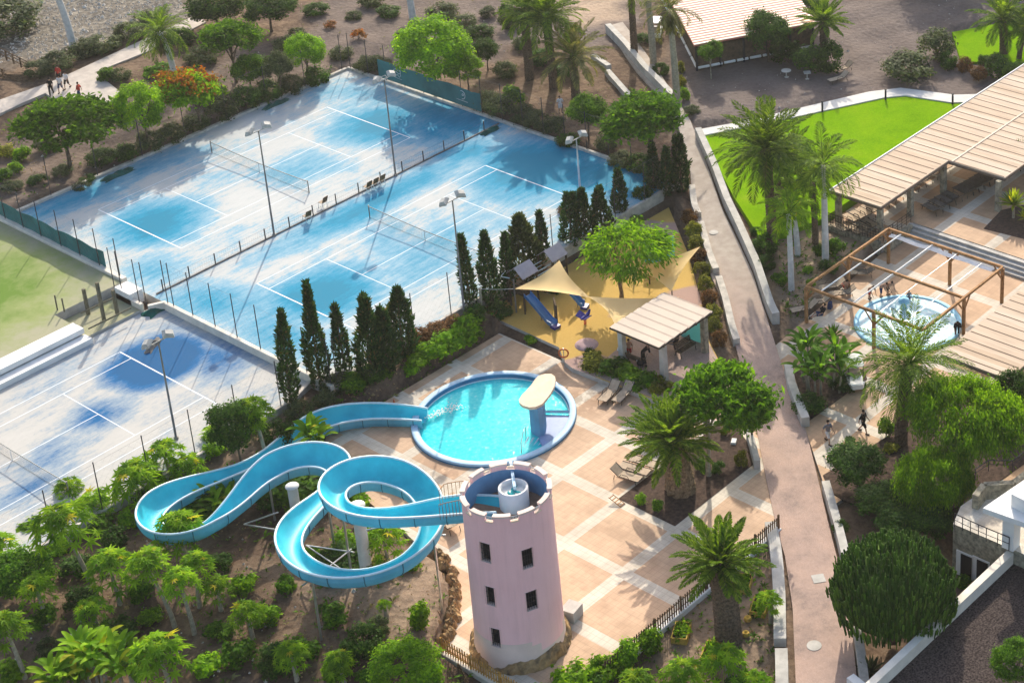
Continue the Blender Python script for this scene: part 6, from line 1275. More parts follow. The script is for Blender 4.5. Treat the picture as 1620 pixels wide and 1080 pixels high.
def agave(bx, by, wpx, label, m='leaf_grey', n=34, z=None, h0=0, nm='agave', cat='agave', yw=.05, trunk=0):
    g = G(bx, by) if z is None else P(bx, by, z); R = wpx/2/PXM(g); t = thing(nm, g, label, cat); mb = MB()
    for k in range(n):
        f = k/n; el = 1.45-1.35*f; az = k*2.4; d = np.array([math.cos(az)*math.cos(el), math.sin(az)*math.cos(el), math.sin(el)]); s = np.array([-math.sin(az), math.cos(az), 0])*R*.09; o = np.array([0,0,trunk]); p1 = o+d*R*.5; p2 = o+d*R+np.array([0,0,-R*.12*f]); mb.add([tuple(o-s*.6), tuple(p1-s), tuple(p2), tuple(p1+s), tuple(o+s*.6), tuple(p1-[0,0,.02])], [(0,1,5),(1,2,5),(5,2,3),(0,5,3,4)])
    mb.build('leaves', m, t)
    if trunk: sm = MB(); sm.tube([(0,0,-.2),(0,0,trunk)], [.12,.09], 8); sm.build('trunk', 'bark_pale', t)
    return t
# ================= planting =================
# top left
tree('shrubg',0,50,8,20,130,80,'grey green thicket filling the top left corner','shrub'); tree('roundd',345,45,345,8,95,70,'dark round tree at the top edge left of the domed tree'); tree('roundd',430,50,430,10,90,66,'dark tree at the top edge above the bright round one')
for bx, by, w_, h_, lab in ((62,118,48,34,'grey shrub beside the footbridge end'),(92,108,52,40,'grey shrub at the foot of the white palm trunk'),(128,88,54,42,'dark grey shrub right of the white palm trunk'),(160,80,56,42,'wide grey green shrub behind the upper left path'),(205,62,54,42,'tallest grey shrub behind the upper left path'),(238,40,50,40,'grey shrub behind the feathered palm')):
    tree('shrubg',bx,by,bx,by-h_*.45,w_*1.15,h_,lab,'shrub')
tree('shrub',168,128,168,115,36,30,'small green shrub on the bank below the upper left path','shrub')
tree('flat',112,268,113,205,152,85,'broad flat topped acacia at the left edge of the garden','tree',m='leaf_mid'); tree('roundb',236,235,230,170,76,82,'soft bright green tree between the acacia and the flame tree')
tree('flatb',318,206,303,152,112,70,'flame tree with orange red blossom','tree',extra='flame'); tree('shrubb',343,160,335,127,60,44,'bright lime shrub behind the flame tree','shrub')
tree('flat',374,130,374,66,98,56,'dome shaped green tree beyond the left court corner'); tree('roundb',488,125,487,80,64,56,'round bright green tree near the top court corner'); tree('round',399,150,399,110,54,54,'loose small tree between dome tree and court'); tree('round',446,150,446,104,48,48,'small darker tree left of the bright round one',m='leaf_grey')
for bx, by, w_, h_, k, lab in ((523,44,22,18,'shrubo','orange bush on the bare gravel, upper one'),(568,62,26,24,'shrubo','orange bush on the bare gravel, lower one'),(38,252,28,30,'shrubb','yellow green round shrub at the far left'),(10,246,40,22,'shruby','low yellow green shrub cut by the left edge'),(26,272,24,24,'shrubb','small lime shrub below the yellow green one'),(5,285,30,30,'shrub','green shrub at the left edge above the teal screen'),
 (160,258,46,36,'shrubd','dark shrub under the acacia by the kerb'),(198,250,44,34,'shrubd','dark low shrub along the upper left kerb'),(240,236,50,40,'shrubg','grey shrub under the soft bright tree'),(272,222,48,40,'shrubg','grey twiggy shrub below the flame tree'),(312,202,46,36,'shrubg','grey shrub right of the flame tree trunk'),(352,186,52,48,'shrubg','grey shrub by the kerb below the dome tree'),
 (392,170,50,46,'shrubd','dark shrub by the kerb at the middle of the upper left side'),(425,156,44,42,'shrubd','dark shrub between two small trees'),(460,142,46,40,'shrubg','grey shrub near the top court corner'),(500,125,44,40,'shrubd','dark shrub under the round bright tree'),(575,112,40,34,'shrubg','grey shrub just beyond the top court corner'),(600,110,40,34,'shrubg','grey shrub left of the teal screen'),(470,60,30,24,'shrubg','small grey shrub on the gravel'),
 (700,26,50,24,'shrubg','low dry shrub at the top centre'),(772,26,30,24,'shrubg','small pale shrub at the top centre'),(803,44,34,36,'shrubg','grey green upright shrub near the date palms'),(800,25,26,26,'shrub','small shrub behind the grey green one')):
    tree(k,bx,by,bx,by-h_*.45,w_*1.1,h_,lab,'shrub')
for i,(bx,by,w_,h_) in enumerate(((20,300,40,26),(60,290,36,22),(100,275,36,22),(140,282,30,20),(130,300,34,22))): tree('shrubd' if i % 2 else 'shrubg',bx,by,bx,by-h_*.4,w_,h_,('dry','dark','grey','small dark','flat grey')[i]+' low shrub on the soil above the teal screen, number along the kerb'.replace(', number along the kerb',''),'shrub')
tree('roundb',690,150,691,76,122,104,'largest bright green round tree, behind the teal screen',tr=.04); tree('roundb',742,148,740,108,58,48,'small bright round tree right of the largest one'); tree('roundd',772,112,770,80,50,44,'dark low tree right of the bright round trees')
for i,(bx,by,w_,h_,k) in enumerate(((770,172,44,40,'shrubg'),(792,180,50,44,'shrubg'),(812,168,40,44,'shrub'),(828,192,46,40,'shrubg'),(852,200,46,38,'shrubg'),(876,208,44,36,'shrubg'),(898,225,40,30,'shrubd'),(960,235,40,34,'shrubg'),(985,262,44,34,'shrubg'),(1012,272,40,40,'shrubd'),(1035,290,40,40,'shrubd'))): tree(k,bx,by,bx,by-h_*.45,w_*1.1,h_,['first','second','taller third','fourth','fifth','sixth','dark seventh','eighth','ninth','tenth','last'][i]+' shrub of the hedge behind the far right fence, counted from the screen','shrub',group='hedge behind the far right fence')
tree('round',932,222,931,176,66,62,'round tree beside the far right fence, left of the broad acacia'); tree('flat',1030,270,1025,196,144,82,'broad dark green acacia at the far right court corner')
# top palms
palm(117,80,88,-70,150,'tall palm with white painted trunk rising out of the top left',kind='royal',r0=.36,r1=.26,bark='bark_white',bulge=0,nf=22,seed=1)
palm(278,128,266,52,104,'palm with white trunk and bushy green head beside the upper left path',kind='royal',r0=.30,r1=.24,bark='bark_white',bulge=.05,nf=34,skirt=True,seed=2,ll=.5)
palm(653,30,640,-75,120,'palm with white trunk cut by the top edge above the round tree',kind='royal',r0=.36,r1=.26,bark='bark_white',bulge=0,seed=3)
palm(876,140,872,28,118,'bigger date palm with dark head at the top centre',kind='phoenix',m='leaf_palm',seed=4,r0=.4,r1=.34); palm(838,125,838,18,90,'date palm behind and left of the bigger one',kind='phoenix',seed=5,m='leaf_palm',nf=40); palm(911,152,910,92,116,'short pale date palm right of the bigger one',kind='phoenix',m='leaf_palm_dry',seed=6,nf=40,r0=.4,r1=.34)
palm(1004,90,1004,-50,120,'leftmost tall trunk of the three palms at the upper path',kind='royal',bark='bark_palm',r0=.34,r1=.26,bulge=0,seed=7); palm(1034,104,1028,-40,120,'middle tall trunk of the three palms at the upper path',kind='royal',bark='bark_pale',r0=.34,r1=.26,bulge=0,seed=8)
palm(1071,165,1066,18,96,'tall palm with brown dead leaf skirt in front of the red roof',kind='royal',bark='bark_pale',r0=.34,r1=.24,bulge=0,skirt=True,m='leaf_palm_dry',seed=9)
for bx, by, w_, h_, k, lab in ((1045,118,30,26,'shrubd','dark shrub behind the grey wall'),(1076,115,18,22,'shruby','upper yellow bush by the palm trunk'),(1078,135,18,22,'shruby','middle yellow bush by the palm trunk'),(1082,158,20,24,'shrubb','lower bright bush by the palm trunk'),(1020,70,34,26,'shrubd','dark shrub between the tall palm trunks'),(1095,178,30,20,'shrubg','dry shrub beside the path corner')): tree(k,bx,by,bx,by-h_*.45,w_,h_,lab,'shrub')
tree('roundd',1112,92,1112,58,34,28,'small clipped ball tree by the red roof, rear one'); tree('roundd',1125,125,1126,80,44,38,'small clipped ball tree with pale trunk in front of the red roof',bark='bark_pale',m='leaf_mid')
tree('roundd',1216,98,1212,48,80,72,'dark round tree overlapping the red roof'); tree('roundd',1283,40,1280,8,50,36,'dark tree at the top edge right of the red roof')
for bx, by, w_, h_, k, lab in ((1248,100,62,50,'shrubd','dark wide shrub under the dark tree'),(1283,110,62,54,'shrubd','dark shrub left of the short palm'),(1256,70,40,34,'shrub','lighter shrub between roof and palm'),(1312,112,50,60,'shrubd','dark tall shrub right of the short palm')): tree(k,bx,by,bx,by-h_*.45,w_,h_,lab,'shrub')
palm(1304,92,1303,38,84,'short date palm beside the red roofed building',kind='stiff',seed=10); palm(1588,88,1584,32,104,'date palm on the upper right lawn',kind='phoenix',nf=34,seed=11,ll=.5); palm(1612,96,1625,45,90,'palm cut by the right edge at the upper lawn',kind='phoenix',nf=30,seed=12,r0=.25,r1=.2)
tree('shrubg',1440,122,1440,88,96,64,'large oleander shrub on the gravel, front one','shrub'); tree('shrubg',1482,90,1481,60,72,60,'large oleander shrub on the gravel, rear one','shrub')
for bx, by, w_, h_, k, lab in ((1500,108,34,34,'shrubd','dark shrub right of the oleanders'),(1527,112,28,28,'shrubr','reddish shrub in the rock garden, left one'),(1548,125,30,28,'shrubr','reddish shrub in the rock garden, right one'),(1556,105,24,24,'shrubd','dark spiky shrub in the rock garden'),(1582,122,60,50,'shrubd','dark shrub below the lawn palm')): tree(k,bx,by,bx,by-h_*.45,w_,h_,lab,'shrub')
tree('roundb',1612,145,1612,120,54,46,'bright leafy bush at the right edge above the big roof',m='leaf_mid')
# off-frame trees whose shade lies on the gravel
tree('roundd',1480,-40,1480,-95,150,110,'big tree just beyond the top edge shading the gravel'); palm(1590,-40,1590,-95,120,'palm just beyond the top edge',kind='phoenix',seed=13)
# extra grey and dark shrubs filling the ground towards the top
for bx, by, w_, h_, k, lab in [(455, 78, 46, 34, 'shrubg', 'grey shrub between bright round tree and gravel'), (540, 92, 36, 30, 'shrubg', 'grey shrub above the top court corner'), (640, 60, 30, 24, 'shrubg', 'low grey shrub left of the largest bright tree'), (615, 25, 40, 26, 'shrubd', 'dark shrub at the foot of the white palm'), (590, 8, 44, 26, 'shrubg', 'grey shrub at the top edge left of the white palm'), (560, 30, 26, 20, 'shrubg', 'small grey shrub above the orange bushes'), (500, 22, 40, 28, 'shrubd', 'dark shrub at the top edge beside the gravel'), (735, 40, 40, 26, 'shrubg', 'dry grey shrub above the largest bright tree'), (760, 60, 44, 34, 'shrubd', 'dark shrub beyond the bright trees'), (830, 75, 40, 30, 'shrubg', 'grey shrub under the date palms'), (855, 100, 44, 34, 'shrubd', 'dark shrub between the date palm trunks'), (800, 120, 40, 34, 'shrubg', 'grey shrub beyond the screen end'), (890, 120, 40, 30, 'shrubd', 'dark shrub behind the short pale palm'), (940, 180, 30, 24, 'shrubg', 'grey shrub behind the round tree'), (285, 70, 50, 40, 'shrubd', 'dark shrub right of the white trunked palm'), (320, 100, 50, 40, 'shrubg', 'grey shrub left of the dome tree'), (190, 125, 36, 28, 'shrubg', 'grey shrub on the slope by the path'), (250, 120, 44, 34, 'shrub', 'green shrub at the foot of the white trunked palm'), (75, 235, 40, 30, 'shrubg', 'grey shrub left of the flat acacia'), (285, 150, 40, 30, 'shrubg', 'grey shrub above the flame tree'), (420, 108, 36, 30, 'shrubd', 'dark shrub between loose tree and darker tree')]: tree(k,bx,by,bx,by-h_*.45,w_*1.1,h_,lab,'shrub')
# cypresses
for a in ((461,640,487,36,'leftmost cypress, at the corner of the lower court'),(508,612,440,46,'tallest cypress, with a forked tip',None,2),(549,598,480,30,'slim leaning cypress right of the forked one',None,1,.25),(588,600,470,62,'broad dark cypress in the middle of the left cluster',None,2,.35),(612,588,486,56,'cypress between the broad one and the pointed one',None,2,.4),(638,565,452,60,'pointed cypress at the right of the left cluster'),
 (746,490,366,28,'slim cypress just right of the floodlight pole'),(779,482,364,38,'thick cypress right of the slim one'),(805,470,366,24,'narrow cypress behind the grey play roof'),(862,418,334,22,'very thin cypress right of the loose conifer'),(903,392,304,42,'cypress left in the cluster above the playground tree',None,2),(926,384,298,40,'cypress in the middle of the cluster above the playground tree'),(955,376,296,44,'cypress right in the cluster above the playground tree',None,2,.15),(982,345,268,30,'lone cypress between the cluster and the corner'),
 (1035,310,226,24,'left cypress at the path under the acacia'),(1053,312,232,26,'middle cypress at the path under the acacia'),(1079,305,214,34,'right cypress at the path under the acacia',None,2)): cypress(*a)
cypress(833,440,338,70,'loose bluish conifer behind the playground roofs',loose=.5,m='leaf_grey')
# hedge and bushes along the deck
for bx, by, w_, h_, k, lab in ((742,548,66,58,'shrubb','largest bright hedge bush at the playground corner'),(712,565,56,50,'shrubb','second bright hedge bush from the playground corner'),(684,580,56,44,'shrubb','third bright hedge bush from the playground corner'),(664,592,40,34,'shrubb','fourth small bright hedge bush'),(652,602,26,26,'shrubb','tiny hedge bush at the end of the bright row'),(612,618,27,34,'shrub','clipped round bush on the dark soil'),
 (716,518,44,30,'shrubr','reddish bush behind the bright hedge, right one'),(690,530,44,32,'shrubr','reddish bush behind the bright hedge, middle one'),(665,540,44,34,'shrubr','reddish bush behind the bright hedge, left one'),(752,505,40,34,'shrubd','dark bush under the slim cypress'),(790,500,44,34,'shrubd','dark bush under the thick cypress'),(880,462,40,34,'shrubd','dark bush beneath the conifer'),(838,542,24,18,'shrubb','small yellow green bush between deck and playground'),
 (560,612,50,40,'shrub','green bush at the foot of the broad cypress'),(530,620,50,44,'shrubg','grey bush under the tallest cypress'),(590,600,40,34,'shrubd','dark bush under the cypress cluster'),(515,640,44,34,'shrubg','twiggy bush behind the slide'),(475,660,50,40,'shrubg','twiggy grey bush at the lower court corner'),(545,585,30,20,'shruby','ochre bush between the cypresses'),(900,345,34,34,'shrubr','reddish bush at the far playground edge'),(1018,318,34,34,'shrubd','dark bush at the far playground corner'),(1004,342,26,26,'shrubb','bright bush behind the playground tree'),
 (944,582,52,38,'shruby','yellow green bush at the left of the pavilion hedge'),(972,590,54,40,'shrub','green bush second in the pavilion hedge'),(998,600,48,38,'shrubb','bright bush third in the pavilion hedge'),(1020,612,50,38,'shrub','green bush fourth in the pavilion hedge'),(1044,618,44,34,'shruby','yellowish bush at the right of the pavilion hedge'),(933,565,22,22,'shrubd','dark tuft left of the pavilion hedge'),(992,614,30,16,'shrubd','low dark groundcover under the pavilion hedge')): tree(k,bx,by,bx,by-h_*.45,w_*1.05,h_,lab,'shrub')
for i,(bx,by) in enumerate(((1092,352),(1097,372),(1101,392),(1106,414),(1110,436),(1116,458),(1122,480),(1128,502),(1132,522),(1138,545))): tree('shruby' if i % 3 else 'shrubr',bx,by,bx,by-12,30,30,['topmost','second','third','fourth','fifth','sixth','seventh','eighth','ninth','lowest'][i]+' bush of the yellowish hedge between playground and path','shrub',group='yellowish hedge beside the path')
tree('feather',983,474,1000,398,150,110,'feathery yellow green tree in the playground','tree',zb=ZP,tr=.045,bark='bark_pine',m='leaf_pepper')
for (x0,y0,x1,y1) in ((966,462,948,470),(955,440,962,472)): pass
# palm bed
palm(1077,775,1066,700,150,'stout date palm with scaly trunk in the deck planting bed',kind='stiff',r0=.95,r1=.72,z=ZD,bark='bark_pine',bulge=.12,seed=20,nf=62,ll=.44)
tree('flatb',1122,752,1152,640,152,118,'spreading acacia with bright leaves right of the stout palm','tree',zb=ZD,bark='bark_pale',m='leaf_mid')
tree('flat',1190,700,1185,655,80,60,'leaning acacia limb tree at the right end of the bed','tree',zb=ZD)
for bx, by, w_, h_, k, lab in ((1013,795,20,20,'shrubb','small yellow bush at the left end of the palm bed'),(1040,806,24,22,'shrub','small green bush near the lower corner of the palm bed'),(1110,742,26,24,'shrub','green bush right of the stout palm trunk'),(1137,748,26,26,'shrubd','dark bush at the pale tree trunk'),(1148,686,18,16,'shruby','small yellow plant in the palm bed, upper one'),(1173,735,26,32,'shruby','yellow spiky plant near the bench end of the bed')): tree(k,bx,by,bx,by-h_*.45,w_,h_,lab,'shrub',zb=ZD)
q = P(1161,700,ZD); mb = MB(); mb.box((0,0,0),(.55,.35,.18),.5,0,.9); tag(mb.build('stone_marker', 'white_wall', None, q), 'white stone block lying in the palm bed', 'stone')
# front palm and lower right garden
palm(1153,1012,1145,895,158,'date palm with thick dark trunk at the bottom centre',kind='stiff',r0=.75,r1=.66,seed=21,nf=42,ll=.50,L=2.85)
planter(1078,1005,.5,'yellow planter box nearest the picket fence'); planter(1126,1036,.4,'yellow planter box half hidden by the papaya leaves'); planter(1202,964,.45,'yellow planter box beside the grey kerb wall'); planter(1176,928,.5,'yellow planter box behind the thick palm trunk')
papaya(1220,985,1218,947,46,'small papaya growing over the planter by the kerb wall'); papaya(1156,1085,1148,1040,76,'papaya with pale stem below the thick palm'); papaya(1092,1100,1082,1064,80,'papaya left of the pale stemmed one at the bottom'); papaya(1200,1100,1196,1078,60,'papaya tip at the bottom edge near the kerb wall'); papaya(1010,1110,1010,1078,70,'papaya at the bottom edge under the feathery bushes')
for bx, by, w_, h_, k, lab in ((905,1090,80,66,'shrubb','feathery yellow green bush right of the tower'),(958,1072,60,60,'shrubb','bright bush before the picket fence, left one'),(992,1052,60,56,'shrubb','bright bush before the picket fence, middle one'),(1030,1030,44,52,'shrubb','bright bush before the picket fence, right one'),(940,1100,60,50,'shrub','green bush at the bottom edge'),(1165,1095,44,40,'shrubd','dark bush at the bottom edge')): tree(k,bx,by,bx,by-h_*.45,w_,h_,lab,'shrub')
# right side planting
banana(1300,612,128,104,'broad leaved banana clump in the bed beside the brick path',11,'leaf_mid',ZD,seed=3,spread=.6); agave(1266,552,50,'spiky green agave at the back of the banana bed',m='leaf_mid',z=ZD,trunk=.4); agave(1318,540,46,'second spiky agave behind the banana clump',m='leaf_mid',z=ZD,trunk=.4)
tree('shrubd',1280,648,1280,632,60,40,'dark shrub at the tip of the banana bed','shrub',zb=ZD); tree('shrubd',1330,615,1330,604,50,30,'dark shrub at the right of the banana bed','shrub',zb=ZD)
palm(1425,700,1437,578,190,'tall drooping date palm in front of the round pool',kind='date',r0=.42,r1=.38,z=ZD,seed=22,nf=62,m='leaf_palm')
tree('pepper',1530,752,1525,662,196,150,'largest drooping bright green pepper tree','tree',zb=ZD,tr=.05); tree('pepper',1478,815,1478,758,126,120,'smaller drooping pepper tree in front of the largest','tree',zb=ZD)
for bx, by, w_, h_, k, lab, m in ((1357,770,100,74,'round','dark leafy bush left of the pepper trees','leaf_dark'),(1388,815,84,56,'round','low dark bush beside the path wall','leaf_dark'),(1430,850,96,58,'round','dark bush between the cactus and the pepper tree','leaf_dark'),(1402,688,30,40,'shrub','small shrub at the foot of the drooping palm','leaf_mid'),(1605,665,76,84,'round','dark glossy tree at the right edge beside the pepper tree','leaf_dark'),(1475,850,80,60,'round','dark bush at the stone wall','leaf_dark'),(1410,712,30,16,'shrub','small orange tinted shrub by the dark bush','leaf_hedge'),(1345,700,26,16,'shrub','low plant by the walkers','leaf_dark')): tree(k,bx,by,bx,by-h_*.5,w_,h_,lab,'shrub',m=m,zb=ZD,trunk=False)
tree('roundb',1608,1085,1606,1045,76,74,'bright rounded bush in the bottom right corner',m='leaf_mid',zb=.2,cat='shrub',name='shrub'); tree('shrub',1522,925,1522,908,34,26,'bush below the stone wall windows','shrub')
agave(1378,1062,60,'grey agave below the big cactus',z=-1.6); tree('shrubr',1372,1075,1372,1070,26,14,'pink flowering plant at the kerb end','shrub'); tree('shrubd',1330,840,1330,828,30,26,'dark shrub behind the path wall','shrub',zb=ZD)
tree('roundd',1700,790,1700,740,120,110,'tree beyond the right edge by the villa')
# big cactus dome
g = P(1412,1008,-1.9); R = 99/PXM(g); t = thing('candelabra_cactus', g, 'huge dome of upright dark green cactus fingers beside the brick path', 'cactus'); mb = MB(); cyc = P(1412,1008,-1.9); hcx = HT(g, 935); tm = MB()
D = sph(3600); D = D[D[:,2] > -.35]; dark = rng.uniform(.9,1.02,len(D)); 
Vv = []
for d, k in zip(D, dark):
    k = k*(1+.05*math.sin(d[0]*7+1)*math.cos(d[1]*6)+.035*math.sin(d[2]*11+d[0]*9)); b = np.array([d[0]*R*k, d[1]*R*k, hcx+d[2]*R*.80*k]); l = rng.uniform(.38,.65); r = rng.uniform(.045,.07); o = np.array([d[0]*.22, d[1]*.22, 1.0])*l; a = rng.uniform(0,1.57)
    k0 = len(mb.v)
    for (q, rr) in ((b-o*.6, r*.8), (b+o*.35, r), (b+o*.5, r*.5)):
        for j in range(4): an = a+j*1.5708; mb.v.append((q[0]+rr*math.cos(an), q[1]+rr*math.sin(an), q[2]))
    for i in range(2):
        for j in range(4): mb.f.append((k0+i*4+j, k0+i*4+(j+1)%4, k0+i*4+4+(j+1)%4, k0+i*4+4+j)); mb.m.append(0); mb.sm.append(False)
    mb.f.append((k0+8,k0+9,k0+10,k0+11)); mb.m.append(0); mb.sm.append(False)
mb.build('fingers', 'leaf_cactus', t)
for k in range(26): d = D[k*70 % len(D)]; tm.tube([(0,0,-.2), (d[0]*R*.35, d[1]*R*.35, hcx*.45), (d[0]*R*.8, d[1]*R*.8, hcx+d[2]*R*.62)], [.3,.14,.08], 6)
tm.build('branches', 'bark', t); mb = MB(); mb.lathe([(R*.80,hcx-.25*R),(R*.86,hcx),(R*.76,hcx+.35*R),(R*.5,hcx+.58*R),(.01,hcx+.68*R)], n=24); mb.build('inner_growth', 'leaf_cactus', t)
# palms by the lawn
palm(1252,458,1250,340,96,'slim palm with white trunk nearest the path',kind='royal',z=-1.2,r0=.24,r1=.18,bark='bark_white',bulge=0,seed=30,nf=20,m='leaf_papaya'); palm(1262,404,1252,318,90,'second slim white trunked palm behind the nearest',kind='royal',r0=.24,r1=.18,bark='bark_white',bulge=0,seed=31,nf=16,m='leaf_papaya')
palm(1306,412,1304,262,128,'taller white trunked palm with feathery head at the roof edge',kind='royal',z=-.9,r0=.28,r1=.2,bark='bark_white',bulge=0,seed=32,nf=24); palm(1222,395,1215,238,160,'dark bushy date palm over the lawn edge',kind='phoenix',r0=.4,r1=.34,seed=33,nf=60); palm(1232,330,1246,262,110,'date palm behind the dark bushy one',kind='phoenix',seed=34,nf=40); palm(1290,385,1285,290,100,'dense palm between the white trunks',kind='royal',r0=.25,r1=.2,seed=35,nf=24)
for bx, by, w_, h_, k, lab in ((1212,400,44,44,'shrubd','dark shrub at the foot of the bushy palm'),(1232,448,30,26,'shrub','green shrub left of the slim white trunk'),(1212,425,34,30,'shrubd','dark shrub beside the long grey wall'),(1196,372,22,20,'shrubd','small dark shrub on the lawn corner'),(1294,402,24,24,'shrub','shrub between the white trunks'),(1322,400,36,36,'shrub','shrub right of the tall white trunk'),(1310,432,34,30,'shrubd','dark shrub below the tall white trunk'),(1278,430,20,16,'shrubb','small lime plant on the sandy soil'),(1283,452,20,16,'shrubb','small lime plant on the sandy soil, lower'),(1640,255,50,60,'shrubd','dark shrub at the right edge over the roof'),(1614,275,34,60,'roundd','dark leaves overlapping the roof corner')): tree(k,bx,by,bx,by-h_*.45,w_,h_,lab,'shrub')
agave(1603,345,58,'yellow green yucca on the upper terrace bed',m='leaf_yellow',z=-.75,trunk=1.2,nm='yucca',cat='yucca',n=50); agave(1622,360,40,'second yucca at the right edge',m='leaf_yellow',z=-.75,trunk=.8,nm='yucca',cat='yucca')
# slope with slide and papayas
for a in ((142,920,118,822,104,'tall papaya at the upper left of the slope'),(190,955,186,890,84,'papaya with wide head left of the twin stems'),(277,990,252,888,74,'leaning papaya left of the slide bend'),(308,1002,300,915,66,'papaya right of the leaning one'),(316,960,322,888,60,'papaya close to the slide bend, behind'),(300,905,296,832,88,'papaya growing through the left slide bend'),(40,1072,28,988,74,'papaya at the left edge'),(272,1092,262,1028,96,'wide papaya at the bottom left centre'),
 (200,792,222,752,94,'papaya beside the court kerb, left one'),(270,752,266,714,70,'papaya beside the court kerb, middle one'),(304,758,300,736,62,'papaya beside the court kerb, right one'),(350,700,342,685,52,'papaya under the floodlight pole'),(158,812,152,800,70,'papaya low against the court kerb'),(422,728,414,645,66,'slender papaya left of the slide top bend'),(420,690,402,660,50,'small papaya behind the slender one'),(616,895,612,845,72,'papaya inside the lower slide loop'),(612,975,610,955,24,'thin young papaya in front of the lower loop'),(75,985,70,925,64,'papaya between the large dark bush and the edge papaya'),(160,1010,156,960,58,'young papaya left of the twin stems'),(400,1010,398,965,56,'young papaya on the open soil below the slide'),(470,1075,466,1030,60,'papaya at the bottom edge left of the dark bush'),(350,965,350,925,54,'young papaya right of the twin stems'),(120,790,112,770,56,'papaya against the kerb at the far left'),(545,1080,540,1045,56,'papaya at the bottom edge in the tower shade'),(10,900,6,860,64,'papaya cut by the left edge below the court')): papaya(*a)
tree('round',383,742,380,672,86,92,'dark olive like tree above the left slide bend','tree',m='leaf_dark')
for bx, by, w_, h_, k, lab in ((50,940,110,84,'round','large dark bush at the left edge of the slope'),(8,945,60,60,'round','dark bush cut by the left edge'),(385,935,50,48,'shrubb','upright bright bush below the left slide bend'),(182,1010,74,44,'shrubd','low dark bush in the middle of the slope'),(345,1005,56,40,'shrub','green bush right of the papaya stems'),(378,1045,64,54,'shrub','bright speckled bush at the bottom left centre'),(436,1060,66,58,'shrubd','dark bush in the tower shade, left one'),(525,980,62,46,'shrub','bush right below the lower slide loop'),(575,1030,70,60,'shrubd','dark bush in the shadow of the column'),(664,985,42,46,'shrubb','bright bush on the mound near the rock edge'),(632,1030,36,30,'shrub','small bush at the lower end of the mound'),(600,1000,40,40,'shrubg','thin grey bush on the mound'),(80,1030,42,34,'shrubg','grey green bush at the lower left'),(120,905,60,40,'shrubd','dark bush under the tall papaya'),(182,860,50,40,'shrubd','dark bush behind the wide headed papaya'),(55,850,70,30,'shrubb','bright low bush along the court kerb, left'),(95,825,60,30,'shrubb','bright low bush along the court kerb, right'),(240,790,60,30,'shrubd','dark undergrowth behind the slide bend'),(330,765,44,30,'shrubd','dark undergrowth left of the slide crossing'),(440,700,60,50,'shrubd','dark undergrowth under the slide crossing'),(460,735,60,40,'shrubd','dark bush right of the slide crossing'),
 (650,1095,120,90,'roundb','bright rounded tree at the bottom centre left'),(715,1105,50,40,'shrubb','bright bush at the foot of the golden fence'),(860,1110,60,40,'shrubb','bush under the tower at the bottom edge'),(330,815,110,50,'shrub','green bush in the left slide bend'),(480,800,110,60,'shrub','leafy bush between the slide loops'),(520,770,60,44,'shrubb','bright bush under the upper slide bend'),(560,800,50,40,'shrubb','yellow green bush inside the upper loop'),(500,890,60,40,'shrubb','bright bush at the left inside the lower loop'),(540,900,90,40,'shrubd','dark bush inside the lower loop'),(600,905,60,34,'shruby','yellow plant at the column foot'),(650,900,40,30,'shrubb','bright plant inside the right of the lower loop'),(430,800,60,50,'shrubd','dark bush under the descending channel')): tree(k,bx,by,bx,by-h_*.45,w_,h_,lab,'shrub',trunk=k.startswith('round'))
for bx, by, w_, h_, k, lab in [(70, 985, 50, 44, 'shrub', 'rounded green bush between the left edge papayas'), (130, 960, 60, 46, 'shrubd', 'dark bush under the tall papaya trunk'), (225, 945, 50, 40, 'shrub', 'green bush between the papaya trunks'), (240, 985, 44, 34, 'shrubb', 'lime bush beside the leaning papaya'), (330, 1060, 60, 48, 'shrubb', 'lime bush right of the wide papaya'), (420, 985, 50, 40, 'shrubb', 'lime bush on the open soil below the slide'), (480, 1040, 60, 48, 'shrub', 'green bush between dark bush and tower shade'), (540, 1065, 60, 50, 'shrubb', 'lime bush at the bottom centre'), (590, 1080, 56, 44, 'shrub', 'green bush left of the bright rounded tree'), (30, 905, 60, 44, 'shrubb', 'lime bush above the left edge papaya'), (95, 870, 56, 40, 'shrubb', 'lime bush beneath the kerb at the left'), (160, 840, 56, 40, 'shrub', 'green bush below the court kerb papaya'), (205, 830, 44, 34, 'shrubb', 'lime bush left of the slide bend'), (350, 900, 44, 36, 'shrubd', 'dark bush in the shade of the slide bend'), (455, 930, 40, 34, 'shrub', 'small green bush below the lower loop, left'), (20, 1075, 60, 44, 'shrubb', 'lime bush in the bottom left corner'), (340, 720, 40, 34, 'shrubb', 'lime bush at the kerb under the floodlight'), (245, 765, 50, 36, 'shrubb', 'lime bush between the kerb papayas'), (450, 770, 50, 44, 'shrubb', 'lime bush under the middle bend of the slide'), (545, 870, 50, 40, 'shrubb', 'lime bush inside the lower loop')]: tree(k,bx,by,bx,by-h_*.45,w_,h_,lab,'shrub')
banana(500,712,64,50,'bright paddle leaved plant beside the slide top bend',4,'leaf_papaya',seed=7); banana(352,822,80,56,'paddle leaved plant in the left slide bend',4,'leaf_papaya',seed=8); banana(150,1075,110,80,'banana clump at the bottom left, left one',9,'leaf_papaya',seed=9); banana(205,1090,110,90,'banana clump at the bottom left, right one',9,'leaf_papaya',seed=10); banana(110,1100,110,60,'banana clump cut by the bottom edge',9,'leaf_papaya',seed=11)
